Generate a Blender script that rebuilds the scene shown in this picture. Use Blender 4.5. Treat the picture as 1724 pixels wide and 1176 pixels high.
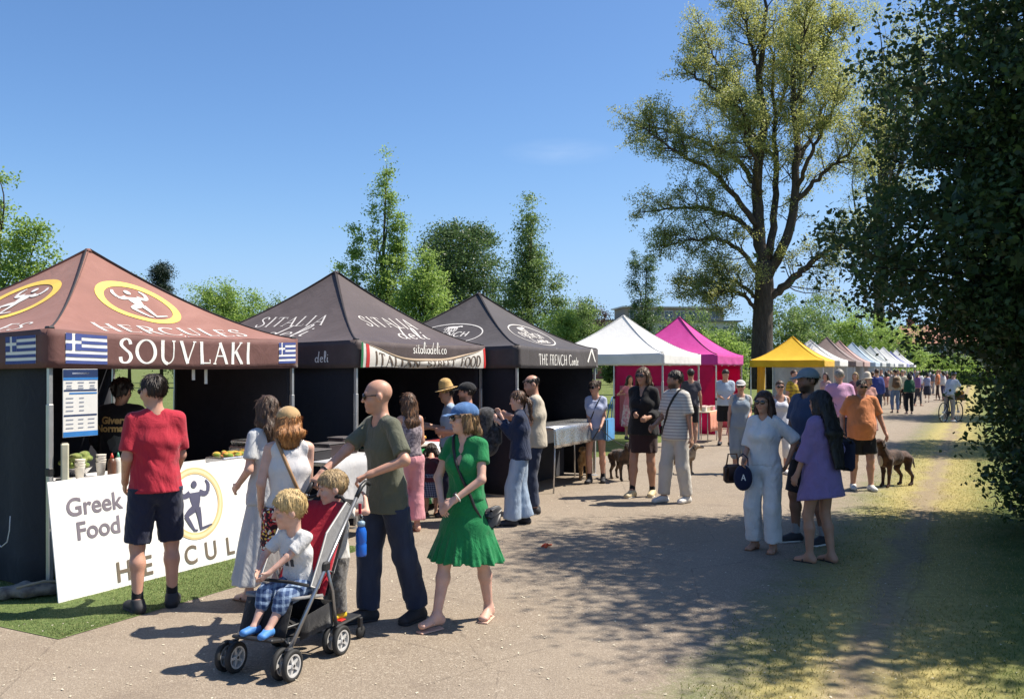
import bpy, math, random
import numpy as np
from mathutils import Vector, Matrix, Quaternion
from mathutils.bvhtree import BVHTree
R = math.radians
rng = np.random.default_rng(7)
random.seed(7)
for o in list(bpy.data.objects):
    bpy.data.objects.remove(o)
SC = bpy.context.scene
COL = SC.collection

# ------------------------------------------------------------------ camera, sky, sun, exposure
FPX, HORIZ, CAMZ = 1500.0, 619.0, 1.86          # focal length in photo pixels, horizon row, eye height
cam_data = bpy.data.cameras.new('camera')
cam = bpy.data.objects.new('camera', cam_data)
COL.objects.link(cam)
cam.location = (0, 0, CAMZ)
cam.rotation_euler = (R(90), 0, 0)
cam_data.sensor_width = 36.0
cam_data.lens = FPX / 1724.0 * 36.0
cam_data.shift_y = (HORIZ - 588.0) / 1724.0
cam_data.clip_start = 0.05
cam_data.clip_end = 3000
SC.camera = cam

SUN_AZ, SUN_EL = R(78), R(57)                    # azimuth from +Y towards +X
SUND = Vector((math.sin(SUN_AZ) * math.cos(SUN_EL), math.cos(SUN_AZ) * math.cos(SUN_EL), math.sin(SUN_EL)))
world = bpy.data.worlds.new('World')
SC.world = world
world.use_nodes = True
wn, wl = world.node_tree.nodes, world.node_tree.links
wn.clear()
sky = wn.new('ShaderNodeTexSky')
sky.sky_type = 'NISHITA'
sky.sun_disc = False
sky.sun_elevation = SUN_EL
sky.sun_rotation = SUN_AZ
sky.altitude = 50
sky.air_density = 0.85
sky.dust_density = 0.7
sky.ozone_density = 4.0
bg = wn.new('ShaderNodeBackground')
bg.inputs[1].default_value = 0.087
wo = wn.new('ShaderNodeOutputWorld')
# thin wisp of cirrus mixed into the sky high above the tents
hs_ = wn.new('ShaderNodeHueSaturation')
hs_.inputs['Saturation'].default_value = 1.13
hs_.inputs['Hue'].default_value = 0.501
sp_ = wn.new('ShaderNodeSeparateColor'); cb_ = wn.new('ShaderNodeCombineColor'); wl.new(sky.outputs[0], sp_.inputs[0])
for i_, lim in enumerate((2.9, 4.1, 5.9)):          # soft cap on each sky colour channel: keeps the low sky blue instead of white
    mn_ = wn.new('ShaderNodeMath'); mn_.operation = 'SMOOTH_MIN'; mn_.inputs[1].default_value = lim; mn_.inputs[2].default_value = lim * .45
    wl.new(sp_.outputs[i_], mn_.inputs[0]); wl.new(mn_.outputs[0], cb_.inputs[i_])
wl.new(cb_.outputs[0], hs_.inputs['Color'])
tcw = wn.new('ShaderNodeTexCoord')
cdir = Vector(((945 - 862.0) / FPX, 1.0, (HORIZ - 256) / FPX)).normalized()
sb = wn.new('ShaderNodeVectorMath'); sb.operation = 'SUBTRACT'; sb.inputs[1].default_value = cdir
wl.new(tcw.outputs['Generated'], sb.inputs[0])
mpw = wn.new('ShaderNodeMapping'); mpw.inputs['Scale'].default_value = (16, 16, 70); mpw.inputs['Rotation'].default_value = (0, R(6), 0); wl.new(sb.outputs[0], mpw.inputs[0])
ln = wn.new('ShaderNodeVectorMath'); ln.operation = 'LENGTH'; wl.new(mpw.outputs[0], ln.inputs[0])
nzw = wn.new('ShaderNodeTexNoise'); nzw.inputs['Scale'].default_value = 2.2; nzw.inputs['Detail'].default_value = 6; wl.new(mpw.outputs[0], nzw.inputs['Vector'])
rw = wn.new('ShaderNodeMapRange'); rw.inputs[1].default_value = 1.1; rw.inputs[2].default_value = 0.0; rw.inputs[3].default_value = 0.0; rw.inputs[4].default_value = 1.0; wl.new(ln.outputs['Value'], rw.inputs[0])
mw_ = wn.new('ShaderNodeMath'); mw_.operation = 'MULTIPLY'; wl.new(rw.outputs[0], mw_.inputs[0]); wl.new(nzw.outputs['Fac'], mw_.inputs[1])
m2 = wn.new('ShaderNodeMath'); m2.operation = 'MULTIPLY'; m2.inputs[1].default_value = 0.22; wl.new(mw_.outputs[0], m2.inputs[0])
mxw = wn.new('ShaderNodeMix'); mxw.data_type = 'RGBA'; wl.new(m2.outputs[0], mxw.inputs[0]); wl.new(hs_.outputs[0], mxw.inputs[6]); mxw.inputs[7].default_value = (5.0, 5.6, 6.6, 1)
wl.new(mxw.outputs[2], bg.inputs[0])
wl.new(bg.outputs[0], wo.inputs[0])

sun_data = bpy.data.lights.new('sun', 'SUN')
sun_data.energy = 4.2
sun_data.angle = R(0.55)
sun_data.color = (1.0, 0.92, 0.80)
sun = bpy.data.objects.new('sun', sun_data)
COL.objects.link(sun)
sun.rotation_euler = SUND.to_track_quat('Z', 'Y').to_euler()
sun.location = (20, 5, 40)

SC.view_settings.view_transform = 'Standard'
SC.view_settings.look = 'None'
SC.view_settings.exposure = 1.08
SC.view_settings.gamma = 1.0
SC.cycles.max_bounces = 6
SC.cycles.transparent_max_bounces = 8
SC.cycles.use_denoising = True

# row frame: u runs along the row of stalls away from us, v points behind the stalls
TH = R(27.5)
U = Vector((math.sin(TH), math.cos(TH), 0))
V = Vector((-math.cos(TH), math.sin(TH), 0))
ROWROT = math.atan2(U.y, U.x)

def gp(px, Y, z=0.0):                            # ground position at a column of the photo and a distance
    return Vector(((px - 862.0) / FPX * Y, Y, z))
def dy(py):
    return FPX * CAMZ / (py - HORIZ)
def row(a, b, z=0.0):                            # point in row frame: a along u, b = across (negative v = towards path right)
    return U * a - V * b + Vector((0, 0, z))
# ------------------------------------------------------------------ helpers
def lin(c):
    return tuple(((x / 12.92) if x <= 0.04045 else ((x + 0.055) / 1.055) ** 2.4) for x in c)
def rgb(r, g, b):                                # 0-255 display colour -> linear
    return lin((r / 255.0, g / 255.0, b / 255.0))

class NT:
    """small node-tree helper"""
    def __init__(s, name):
        s.m = bpy.data.materials.new(name)
        s.m.use_nodes = True
        s.n, s.l = s.m.node_tree.nodes, s.m.node_tree.links
        s.b = s.n['Principled BSDF']
        s.out = s.n['Material Output']
        s.tc = s.n.new('ShaderNodeTexCoord')
    def link(s, a, b): s.l.new(a, b)
    def mapping(s, scale=(1, 1, 1), src='Object', rot=(0, 0, 0)):
        mp = s.n.new('ShaderNodeMapping')
        mp.inputs['Scale'].default_value = scale
        mp.inputs['Rotation'].default_value = rot
        s.link(s.tc.outputs[src], mp.inputs[0])
        return mp.outputs[0]
    def noise(s, vec, scale, detail=4, rough=0.55, dist=0.0):
        t = s.n.new('ShaderNodeTexNoise')
        t.inputs['Scale'].default_value = scale
        t.inputs['Detail'].default_value = detail
        t.inputs['Roughness'].default_value = rough
        t.inputs['Distortion'].default_value = dist
        if vec is not None: s.link(vec, t.inputs['Vector'])
        return t.outputs['Fac']
    def voro(s, vec, scale, feature='F1', out='Distance', rnd=1.0):
        t = s.n.new('ShaderNodeTexVoronoi')
        t.feature = feature
        t.inputs['Scale'].default_value = scale
        t.inputs['Randomness'].default_value = rnd
        if vec is not None: s.link(vec, t.inputs['Vector'])
        return t.outputs[out]
    def ramp(s, fac, stops, interp='LINEAR'):
        r = s.n.new('ShaderNodeValToRGB')
        e = r.color_ramp.elements
        r.color_ramp.interpolation = interp
        while len(e) < len(stops): e.new(0.5)
        for k, (p, c) in enumerate(stops):
            e[k].position = p
            e[k].color = (*c, 1) if len(c) == 3 else c
        s.link(fac, r.inputs[0])
        return r.outputs[0]
    def mix(s, fac, a, b, mode='MIX'):
        m = s.n.new('ShaderNodeMix')
        m.data_type = 'RGBA'
        m.blend_type = mode
        for sock, v in ((m.inputs[0], fac), (m.inputs[6], a), (m.inputs[7], b)):
            if hasattr(v, 'is_linked') or hasattr(v, 'links'): s.link(v, sock)
            elif isinstance(v, (int, float)): sock.default_value = v
            else: sock.default_value = (*v, 1) if len(v) == 3 else v
        return m.outputs[2]
    def math(s, op, a, b=None, c=None):
        m = s.n.new('ShaderNodeMath')
        m.operation = op
        for i, v in enumerate((a, b, c)):
            if v is None: continue
            if isinstance(v, (int, float)): m.inputs[i].default_value = v
            else: s.link(v, m.inputs[i])
        return m.outputs[0]
    def sep(s, vec):
        x = s.n.new('ShaderNodeSeparateXYZ')
        s.link(vec, x.inputs[0])
        return x.outputs
    def attr(s, name):
        a = s.n.new('ShaderNodeAttribute')
        a.attribute_name = name
        return a
    def bump(s, h, strength=0.3, dist=0.01, normal=None):
        b = s.n.new('ShaderNodeBump')
        b.inputs['Strength'].default_value = strength
        b.inputs['Distance'].default_value = dist
        s.link(h, b.inputs['Height'])
        if normal is not None: s.link(normal, b.inputs['Normal'])
        s.link(b.outputs[0], s.b.inputs['Normal'])
        return b.outputs[0]
    def col(s, v):
        if hasattr(v, 'links'): s.link(v, s.b.inputs['Base Color'])
        else: s.b.inputs['Base Color'].default_value = (*v, 1)
    def set(s, rough=0.6, metal=0.0, spec=0.5, sheen=0.0):
        s.b.inputs['Roughness'].default_value = rough
        s.b.inputs['Metallic'].default_value = metal
        s.b.inputs['Specular IOR Level'].default_value = spec
        s.b.inputs['Sheen Weight'].default_value = sheen
        return s

_mc = {}
def M_plain(c, rough=0.5, metal=0.0, spec=0.5, var=0.12, bump=0.0, bscale=80, name='paint'):
    key = ('p', c, rough, metal, spec, var, bump, bscale)
    if key in _mc: return _mc[key]
    t = NT(name)
    v = t.mapping()
    n = t.noise(v, 6.0, 5)
    lo = tuple(x * (1 - var) for x in c); hi = tuple(min(1, x * (1 + var)) for x in c)
    t.col(t.ramp(n, [(0.3, lo), (0.7, hi)]))
    t.set(rough, metal, spec)
    r = t.math('MULTIPLY_ADD', t.noise(v, 22, 3), 0.2, rough - 0.1)
    t.link(r, t.b.inputs['Roughness'])
    if bump: t.bump(t.noise(v, bscale, 4), bump, 0.004)
    _mc[key] = t.m
    return t.m

def M_fabric(c, c2=None, pattern=None, scale=1.0, rough=0.85, transl=0.0, name='fabric', bump=0.25):
    key = ('f', c, c2, pattern, scale, rough, transl, bump)
    if key in _mc: return _mc[key]
    t = NT(name)
    v = t.mapping()
    big = t.noise(v, 5.0, 4)
    base = t.ramp(big, [(0.25, tuple(x * 0.86 for x in c)), (0.75, tuple(min(1, x * 1.1) for x in c))])
    if pattern == 'hstripe':
        z = t.sep(v)[2]
        f = t.math('GREATER_THAN', t.math('FRACT', t.math('MULTIPLY', z, scale)), 0.62)
        base = t.mix(f, base, c2)
    elif pattern == 'plaid':
        x, y, z = t.sep(v)
        fx = t.math('GREATER_THAN', t.math('FRACT', t.math('MULTIPLY', t.math('ADD', x, t.math('MULTIPLY', y, 0.6)), scale)), 0.6)
        fz = t.math('GREATER_THAN', t.math('FRACT', t.math('MULTIPLY', z, scale)), 0.6)
        f = t.math('MULTIPLY', t.math('ADD', fx, fz), 0.5)
        base = t.mix(f, base, c2)
    elif pattern == 'floral':
        vc = t.voro(v, scale, out='Color')
        hue = t.ramp(t.sep(vc)[0], [(0.0, c), (0.45, c), (0.46, c2), (0.7, c2), (0.71, (0.75, 0.45, 0.08)), (0.8, (0.8, 0.7, 0.6)), (0.92, c)], 'CONSTANT')
        base = hue
    elif pattern == 'denim':
        n2 = t.noise(t.mapping((1, 1, 0.25)), 9.0, 5)
        base = t.ramp(n2, [(0.3, c), (0.7, c2)])
    elif pattern == 'mottle':
        n2 = t.noise(v, scale, 5, 0.6)
        base = t.ramp(n2, [(0.42, c), (0.58, c2)])
    t.col(base)
    t.set(rough, 0, 0.25, 0.15)
    fine = t.noise(v, 260, 2)
    crease = t.noise(t.mapping((1, 1, 0.55)), 7, 3, 0.5, 1.4)
    h = t.math('ADD', t.math('MULTIPLY', fine, 0.12), t.math('ADD', crease, t.math('MULTIPLY', t.noise(t.mapping((1, 1, .7)), 5, 3, .5, 2.0), .9)))
    t.bump(h, min(1.0, bump * 1.7), 0.03)
    if transl > 0:
        tr = t.n.new('ShaderNodeBsdfTranslucent')
        if hasattr(base, 'links'): t.link(base, tr.inputs[0])
        ms = t.n.new('ShaderNodeMixShader')
        ms.inputs[0].default_value = transl
        t.link(t.b.outputs[0], ms.inputs[1]); t.link(tr.outputs[0], ms.inputs[2])
        t.link(ms.outputs[0], t.out.inputs[0])
    _mc[key] = t.m
    return t.m

def mk(name, verts, faces, mat=None, parent=None, smooth=False, uv=None):
    """link a mesh object; faces: (n,3)/(n,4) int arrays or list of lists"""
    me = bpy.data.meshes.new(name)
    verts = np.asarray(verts, dtype=np.float32)
    if isinstance(faces, np.ndarray):
        nf, k = faces.shape
        me.vertices.add(len(verts)); me.vertices.foreach_set('co', verts.ravel())
        me.loops.add(nf * k); me.loops.foreach_set('vertex_index', faces.astype(np.int32).ravel())
        me.polygons.add(nf)
        me.polygons.foreach_set('loop_start', np.arange(0, nf * k, k, dtype=np.int32))
        me.update(calc_edges=True)
    else:
        me.from_pydata([tuple(map(float, p)) for p in verts], [], [tuple(f) for f in faces])
        me.update()
    me.validate()
    if mat is not None: me.materials.append(mat)
    if smooth and len(me.polygons): me.polygons.foreach_set('use_smooth', [True] * len(me.polygons))
    ob = bpy.data.objects.new(name, me)
    COL.objects.link(ob)
    if parent is not None: ob.parent = parent
    return ob

class MB:
    """collects shapes into one mesh"""
    def __init__(s): s.v, s.f, s.nv = [], [], 0
    def add(s, verts, faces):
        verts = np.asarray(verts, float).reshape(-1, 3)
        s.v.append(verts); s.f += [[i + s.nv for i in f] for f in faces]; s.nv += len(verts)
        return s
    def box(s, c, size, rot=None, bevel=0.0):
        c = np.array(c, float); h = np.array(size, float) / 2
        if bevel <= 0:
            P = np.array([[x, y, z] for x in (-1, 1) for y in (-1, 1) for z in (-1, 1)], float) * h
            F = [[0, 1, 3, 2], [4, 6, 7, 5], [0, 4, 5, 1], [2, 3, 7, 6], [0, 2, 6, 4], [1, 5, 7, 3]]
        else:
            b = min(bevel, h.min() * 0.9)
            P, idx = [], {}
            for x in (-1, 1):
                for y in (-1, 1):
                    for z in (-1, 1):
                        for a in range(3):
                            q = np.array([x, y, z], float) * (h - b)
                            q[a] = (x, y, z)[a] * h[a]
                            idx[(x, y, z, a)] = len(P); P.append(q)
            P = np.array(P); F = []
            for a in range(3):
                o = [i for i in range(3) if i != a]
                for sgn in (-1, 1):
                    loop = []
                    for (p, q) in ((-1, -1), (1, -1), (1, 1), (-1, 1)):
                        k = [0, 0, 0]; k[a] = sgn; k[o[0]] = p; k[o[1]] = q
                        loop.append(idx[(*k, a)])
                    flip = (sgn < 0) ^ (a == 1)
                    F.append(loop[::-1] if flip else loop)
            for a in range(3):
                o = [i for i in range(3) if i != a]
                for p in (-1, 1):
                    for q in (-1, 1):
                        k0 = [0, 0, 0]; k1 = [0, 0, 0]
                        k0[a], k1[a] = -1, 1
                        for k in (k0, k1): k[o[0]], k[o[1]] = p, q
                        loop = [idx[(*k0, o[0])], idx[(*k1, o[0])], idx[(*k1, o[1])], idx[(*k0, o[1])]]
                        F.append(loop)
            for x in (-1, 1):
                for y in (-1, 1):
                    for z in (-1, 1): F.append([idx[(x, y, z, a)] for a in range(3)])
        if rot is not None: P = P @ np.array(rot).T
        return s.add(P + c, F)
    def tube(s, pts, r, n=8, caps=True):
        pts = np.asarray(pts, float)
        rr = np.broadcast_to(np.asarray(r, float), (len(pts),))
        T = np.gradient(pts, axis=0); T /= np.linalg.norm(T, axis=1)[:, None] + 1e-9
        a = np.array([0, 0, 1.0]) if abs(T[0][2]) < 0.9 else np.array([1.0, 0, 0])
        N = np.cross(T[0], a); N /= np.linalg.norm(N)
        P = []
        for i in range(len(pts)):
            N = N - T[i] * N.dot(T[i]); N /= np.linalg.norm(N) + 1e-9
            B = np.cross(T[i], N)
            for k in range(n):
                w = 2 * math.pi * k / n
                P.append(pts[i] + rr[i] * (math.cos(w) * N + math.sin(w) * B))
        F = [[i * n + k, i * n + (k + 1) % n, (i + 1) * n + (k + 1) % n, (i + 1) * n + k] for i in range(len(pts) - 1) for k in range(n)]
        if caps: F += [list(range(n))[::-1], [(len(pts) - 1) * n + k for k in range(n)]]
        return s.add(P, F)
    def lathe(s, prof, c=(0, 0, 0), n=20, axis='z', rot=None):
        P = []
        for (r, z) in prof:
            for k in range(n):
                w = 2 * math.pi * k / n
                P.append((r * math.cos(w), r * math.sin(w), z))
        P = np.array(P)
        if axis == 'x': P = P[:, [2, 0, 1]]
        if axis == 'y': P = P[:, [1, 2, 0]]
        if rot is not None: P = P @ np.array(rot).T
        F = [[i * n + k, i * n + (k + 1) % n, (i + 1) * n + (k + 1) % n, (i + 1) * n + k] for i in range(len(prof) - 1) for k in range(n)]
        if prof[0][0] > 1e-6: F.append(list(range(n))[::-1])
        if prof[-1][0] > 1e-6: F.append([(len(prof) - 1) * n + k for k in range(n)])
        return s.add(P + np.array(c), F)
    def grid(s, fn, nu, nv):
        P = [fn(i / nu, j / nv) for j in range(nv + 1) for i in range(nu + 1)]
        F = [[j * (nu + 1) + i, j * (nu + 1) + i + 1, (j + 1) * (nu + 1) + i + 1, (j + 1) * (nu + 1) + i] for j in range(nv) for i in range(nu)]
        return s.add(P, F)
    def poly(s, pts):
        return s.add(pts, [list(range(len(pts)))])
    def build(s, name, mat, parent=None, smooth=False):
        return mk(name, np.concatenate(s.v), s.f, mat, parent, smooth)

def empty(name, loc, rz=0.0, label=None, cat=None, group=None):
    o = bpy.data.objects.new(name, None)
    COL.objects.link(o)
    o.location = loc; o.rotation_euler = (0, 0, rz)
    o.empty_display_size = 0.1
    if label: tag(o, label, cat, group)
    return o
def tag(o, label=None, cat=None, group=None, kind=None):
    if label: o['label'] = label
    if cat: o['category'] = cat
    if group: o['group'] = group
    if kind: o['kind'] = kind
    return o
def thicken(ob, t, off=0.0):
    m = ob.modifiers.new('thickness', 'SOLIDIFY'); m.thickness = t; m.offset = off
    return ob

def wav(p, seed, f=1.0):
    """cheap smooth pseudo noise in [-1,1]; p (...,3) array or tuple"""
    r = np.random.default_rng(seed)
    p = np.asarray(p, float)
    out = 0
    for i in range(4):
        k = r.normal(size=3) * f * (1 + 0.7 * i); ph = r.uniform(0, 6.28)
        out = out + np.sin(p @ k + ph) / (1 + 0.6 * i)
    return out / 2.2

# ------------------------------------------------------------------ lettering (pen-stroke alphabet, mapped on to cloth)
def _arc(cx, cy, rx, ry, a0, a1, n=14):
    return [(cx + rx * math.cos(R(a0 + (a1 - a0) * i / n)), cy + ry * math.sin(R(a0 + (a1 - a0) * i / n))) for i in range(n + 1)]
def _spl(pts, n=4):
    P = [np.array(p, float) for p in pts]; P = [2 * P[0] - P[1]] + P + [2 * P[-1] - P[-2]]
    out = []
    for i in range(1, len(P) - 2):
        for k in range(n):
            t = k / n
            out.append(tuple(0.5 * (2 * P[i] + (P[i + 1] - P[i - 1]) * t + (2 * P[i - 1] - 5 * P[i] + 4 * P[i + 1] - P[i + 2]) * t * t + (3 * P[i] - P[i - 1] - 3 * P[i + 1] + P[i + 2]) * t ** 3)))
    out.append(tuple(P[-2]))
    return out
GL = {}   # letter -> (width, [(polyline, width mode)], serif points)
GL['S'] = (.56, [(_spl([(.47, .78), (.42, .93), (.27, 1), (.1, .9), (.08, .73), (.25, .56), (.42, .42), (.48, .24), (.38, .06), (.22, 0), (.08, .06), (.04, .24)]), 'a')], [])
GL['O'] = (.86, [(_arc(.43, .5, .39, .5, 90, 450, 32), 'a')], [])
GL['C'] = (.74, [(_arc(.43, .5, .39, .5, 48, 312, 26), 'a')], [])
GL['G'] = (.8, [(_arc(.43, .5, .39, .5, 48, 330, 26), 'a'), ([(.74, .03), (.74, .42)], 'T')], [(.74, .42)])
GL['U'] = (.78, [([(.14, 1), (.14, .36)] + _arc(.39, .32, .25, .32, 180, 270, 8), 'T'), (_arc(.39, .32, .25, .32, 270, 360, 8) + [(.64, 1)], 't')], [(.14, 1), (.64, 1)])
GL['V'] = (.76, [([(.06, 1), (.38, 0)], 'T'), ([(.38, 0), (.7, 1)], 't')], [(.06, 1), (.7, 1)])
GL['L'] = (.58, [([(.14, 1), (.14, 0)], 'T'), ([(.14, .03), (.54, .03), (.54, .2)], 't')], [(.14, 1), (.14, 0)])
GL['A'] = (.76, [([(.38, 1), (.06, 0)], 't'), ([(.36, 1), (.7, 0)], 'T'), ([(.18, .36), (.58, .36)], 't')], [(.06, 0), (.7, 0)])
GL['K'] = (.7, [([(.14, 1), (.14, 0)], 'T'), ([(.16, .42), (.58, 1)], 't'), ([(.3, .58), (.64, 0)], 'T')], [(.14, 1), (.14, 0), (.58, 1), (.64, 0)])
GL['I'] = (.3, [([(.15, 1), (.15, 0)], 'T')], [(.15, 1), (.15, 0)])
GL['H'] = (.8, [([(.14, 1), (.14, 0)], 'T'), ([(.66, 1), (.66, 0)], 'T'), ([(.14, .52), (.66, .52)], 't')], [(.14, 1), (.14, 0), (.66, 1), (.66, 0)])
GL['E'] = (.6, [([(.14, 1), (.14, 0)], 'T'), ([(.14, .97), (.52, .97), (.52, .84)], 't'), ([(.14, .53), (.42, .53)], 't'), ([(.14, .03), (.55, .03), (.55, .18)], 't')], [])
GL['F'] = (.56, [([(.14, 1), (.14, 0)], 'T'), ([(.14, .97), (.52, .97), (.52, .84)], 't'), ([(.14, .53), (.42, .53)], 't')], [(.14, 0)])
GL['R'] = (.68, [([(.14, 1), (.14, 0)], 'T'), ([(.14, .97), (.3, .97)] + _arc(.32, .74, .22, .23, 90, -90, 10) + [(.14, .51)], 'a'), ([(.32, .5), (.62, 0)], 'T')], [(.14, 0), (.62, 0)])
GL['T'] = (.66, [([(.33, 1), (.33, 0)], 'T'), ([(.04, .82), (.04, .97), (.62, .97), (.62, .82)], 't')], [(.33, 0)])
GL['N'] = (.8, [([(.14, 0), (.14, 1)], 't'), ([(.12, 1), (.66, 0)], 'T'), ([(.66, 0), (.66, 1)], 't')], [(.14, 0), (.66, 1)])
GL['D'] = (.8, [([(.14, 1), (.14, 0)], 'T'), ([(.14, .97), (.3, .97)] + _arc(.32, .5, .4, .47, 90, -90, 14) + [(.14, .03)], 'a')], [])
GL['M'] = (.92, [([(.12, 0), (.14, 1)], 't'), ([(.14, 1), (.46, .1)], 'T'), ([(.46, .1), (.78, 1)], 't'), ([(.78, 1), (.8, 0)], 'T')], [(.12, 0), (.8, 0)])
GL['P'] = (.64, [([(.14, 1), (.14, 0)], 'T'), ([(.14, .97), (.3, .97)] + _arc(.32, .72, .24, .25, 90, -90, 10) + [(.14, .47)], 'a')], [(.14, 0)])
# a few small letters (script like)
GL['d'] = (.5, [(_arc(.22, .22, .17, .22, 60, 420, 16), 'a'), (_spl([(.5, 1), (.41, .5), (.38, .1), (.48, 0)]), 'T')], [])
GL['e'] = (.42, [([(.06, .24), (.34, .3)] + _arc(.22, .24, .15, .23, 20, 320, 16), 'a')], [])
GL['l'] = (.26, [(_spl([(.05, .1), (.2, .6), (.22, .95), (.1, .95), (.08, .3), (.12, .03), (.24, .05)]), 'a')], [])
GL['i'] = (.22, [(_spl([(.1, .45), (.08, .1), (.2, .02)]), 'T'), ([(.12, .62), (.13, .7)], 'T')], [])
GL['o'] = (.44, [(_arc(.2, .23, .16, .22, 90, 450, 16), 'a')], [])
GL['m'] = (.62, [([(.06, .44), (.06, 0)], 'T'), (_spl([(.06, .3), (.18, .45), (.27, .36), (.27, 0)]), 'T'), (_spl([(.27, .3), (.4, .45), (.5, .36), (.5, .0)]), 'T')], [])
GL['n'] = (.44, [([(.06, .44), (.06, 0)], 'T'), (_spl([(.06, .3), (.2, .45), (.31, .36), (.32, 0)]), 'T')], [])
GL['t'] = (.34, [(_spl([(.16, .78), (.14, .2), (.2, .02), (.3, .06)]), 'T'), ([(.02, .48), (.3, .48)], 't')], [])
GL['h'] = (.46, [([(.08, 1), (.06, 0)], 'T'), (_spl([(.06, .28), (.2, .46), (.32, .36), (.33, 0)]), 'T')], [])
GL['a'] = (.46, [(_arc(.2, .22, .16, .22, 50, 410, 16), 'a'), ([(.37, .45), (.37, 0)], 'T')], [])
GL['s'] = (.36, [(_spl([(.3, .4), (.2, .46), (.08, .38), (.18, .24), (.29, .12), (.18, 0), (.05, .06)]), 'a')], [])
GL['c'] = (.38, [(_arc(.2, .22, .16, .22, 50, 310, 14), 'a')], [])
GL['.'] = (.16, [([(.07, 0), (.07, .07)], 'T')], [])
GL['/'] = (.3, [([(.02, -.1), (.26, 1)], 't')], [])

def strokes(text, height, thick=.13, thin=.05, serif=.16, spacing=.06, slant=0.0):
    """-> verts2d (n,2) with tiny level index, quads; centred on x, baseline y=0"""
    x = 0; Vv, F, Lv = [], [], []
    lvl = 0
    def ribbon(pts, mode):
        nonlocal lvl
        # subdivide long pieces
        q = [pts[0]]
        for a, b in zip(pts, pts[1:]):
            n = max(1, int(math.hypot(b[0] - a[0], b[1] - a[1]) / .25))
            q += [(a[0] + (b[0] - a[0]) * i / n, a[1] + (b[1] - a[1]) * i / n) for i in range(1, n + 1)]
        P = np.array(q, float)
        T = np.gradient(P, axis=0); T /= np.linalg.norm(T, axis=1)[:, None] + 1e-9
        if mode == 'T': w = np.full(len(P), thick)
        elif mode == 't': w = np.full(len(P), thin)
        else: w = thin + (thick - thin) * np.abs(T[:, 1]) ** 1.3
        N = np.stack([-T[:, 1], T[:, 0]], 1) * w[:, None] / 2
        base = len(Vv)
        for p, nn in zip(P, N):
            for e in (p + nn, p - nn):
                Vv.append(((e[0] + slant * e[1] + x) * height, e[1] * height)); Lv.append(lvl)
        for i in range(len(P) - 1):
            F.append([base + 2 * i, base + 2 * i + 1, base + 2 * i + 3, base + 2 * i + 2])
        lvl += 1
    for ch in text:
        if ch == ' ': x += .42; continue
        w, st, se = GL[ch]
        for pts, mode in st: ribbon(pts, mode)
        if serif > 0:
            for (sx, sy) in se:
                ribbon([(sx - serif / 2, sy), (sx + serif / 2, sy)], 't')
        x += w + spacing
    A = np.array(Vv); A[:, 0] -= (x - spacing) * height / 2
    return A, F, np.array(Lv)

def text_on(name, text, height, fn, mat, parent, cx=0, cy=0, off=.0035, sx=1.0, **kw):
    """fn(a, b, off) -> 3d point on the cloth; a sideways metres, b upward metres"""
    A, F, L = strokes(text, height, **kw)
    P = [fn(cx + a * sx, cy + b, off + .00025 * (l % 12)) for (a, b), l in zip(A, L)]
    return mk(name, P, F, mat, parent)

def font_mesh(text, size, bold=0.0, extrude=0.0):
    cu = bpy.data.curves.new('txt', 'FONT')
    cu.body = text; cu.size = size; cu.offset = bold; cu.extrude = extrude
    cu.align_x = 'CENTER'; cu.resolution_u = 5
    ob = bpy.data.objects.new('txt', cu)
    COL.objects.link(ob)
    bpy.context.view_layer.update()
    me = bpy.data.meshes.new_from_object(ob.evaluated_get(bpy.context.evaluated_depsgraph_get()))
    P = np.array([v.co[:] for v in me.vertices]); F = [list(p.vertices) for p in me.polygons]
    bpy.data.objects.remove(ob); bpy.data.curves.remove(cu); bpy.data.meshes.remove(me)
    return P, F
def font_on(name, text, size, fn, mat, parent, cx=0, cy=0, off=.006, bold=0.0, sx=1.0):
    P, F = font_mesh(text, size, bold)
    return mk(name, [fn(cx + p[0] * sx, cy + p[1], off) for p in P], F, mat, parent)
# ------------------------------------------------------------------ ground, path, verge
def ground_color(t, v):
    big = t.noise(v, 0.35, 5)
    mid = t.noise(v, 3.0, 5)
    g = t.ramp(mid, [(0.3, (0.060, 0.095, 0.024)), (0.55, (0.105, 0.135, 0.036)), (0.75, (0.20, 0.18, 0.066))])
    g = t.mix(t.ramp(big, [(0.4, (0, 0, 0)), (0.6, (1, 1, 1))]), g, t.ramp(mid, [(0.3, (0.08, 0.12, 0.032)), (0.7, (0.15, 0.17, 0.055))]))
    # dry worn verge beside the path, measured across the path
    x, y, z = t.sep(v)
    w0 = t.math('SUBTRACT', t.math('MULTIPLY', x, math.cos(TH)), t.math('MULTIPLY', y, math.sin(TH)))
    w = t.math('ADD', w0, t.math('MULTIPLY', t.math('SUBTRACT', t.noise(v, 1.3, 4), 0.5), 0.7))
    dirt = t.ramp(t.math('ABSOLUTE', t.math('ADD', w, 0.62)), [(0.04, (.8, .8, .8)), (0.26, (0, 0, 0))])
    dry = t.ramp(t.math('ABSOLUTE', t.math('ADD', w, 0.60)), [(0.35, (.8, .8, .8)), (0.95, (0, 0, 0))])
    dryc = t.ramp(t.noise(v, 14, 4), [(0.3, (0.28, 0.22, 0.085)), (0.7, (0.46, 0.375, 0.15))])
    dirtc = t.ramp(t.noise(v, 18, 5), [(0.3, (0.17, 0.125, 0.085)), (0.7, (0.27, 0.205, 0.145))])
    g = t.mix(dry, g, dryc)
    g = t.mix(dirt, g, dirtc)
    return t.mix(t.math('MULTIPLY', t.math('GREATER_THAN', t.noise(v, 130, 2), 0.63), 0.5), g, (0.42, 0.38, 0.25)), w0
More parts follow.
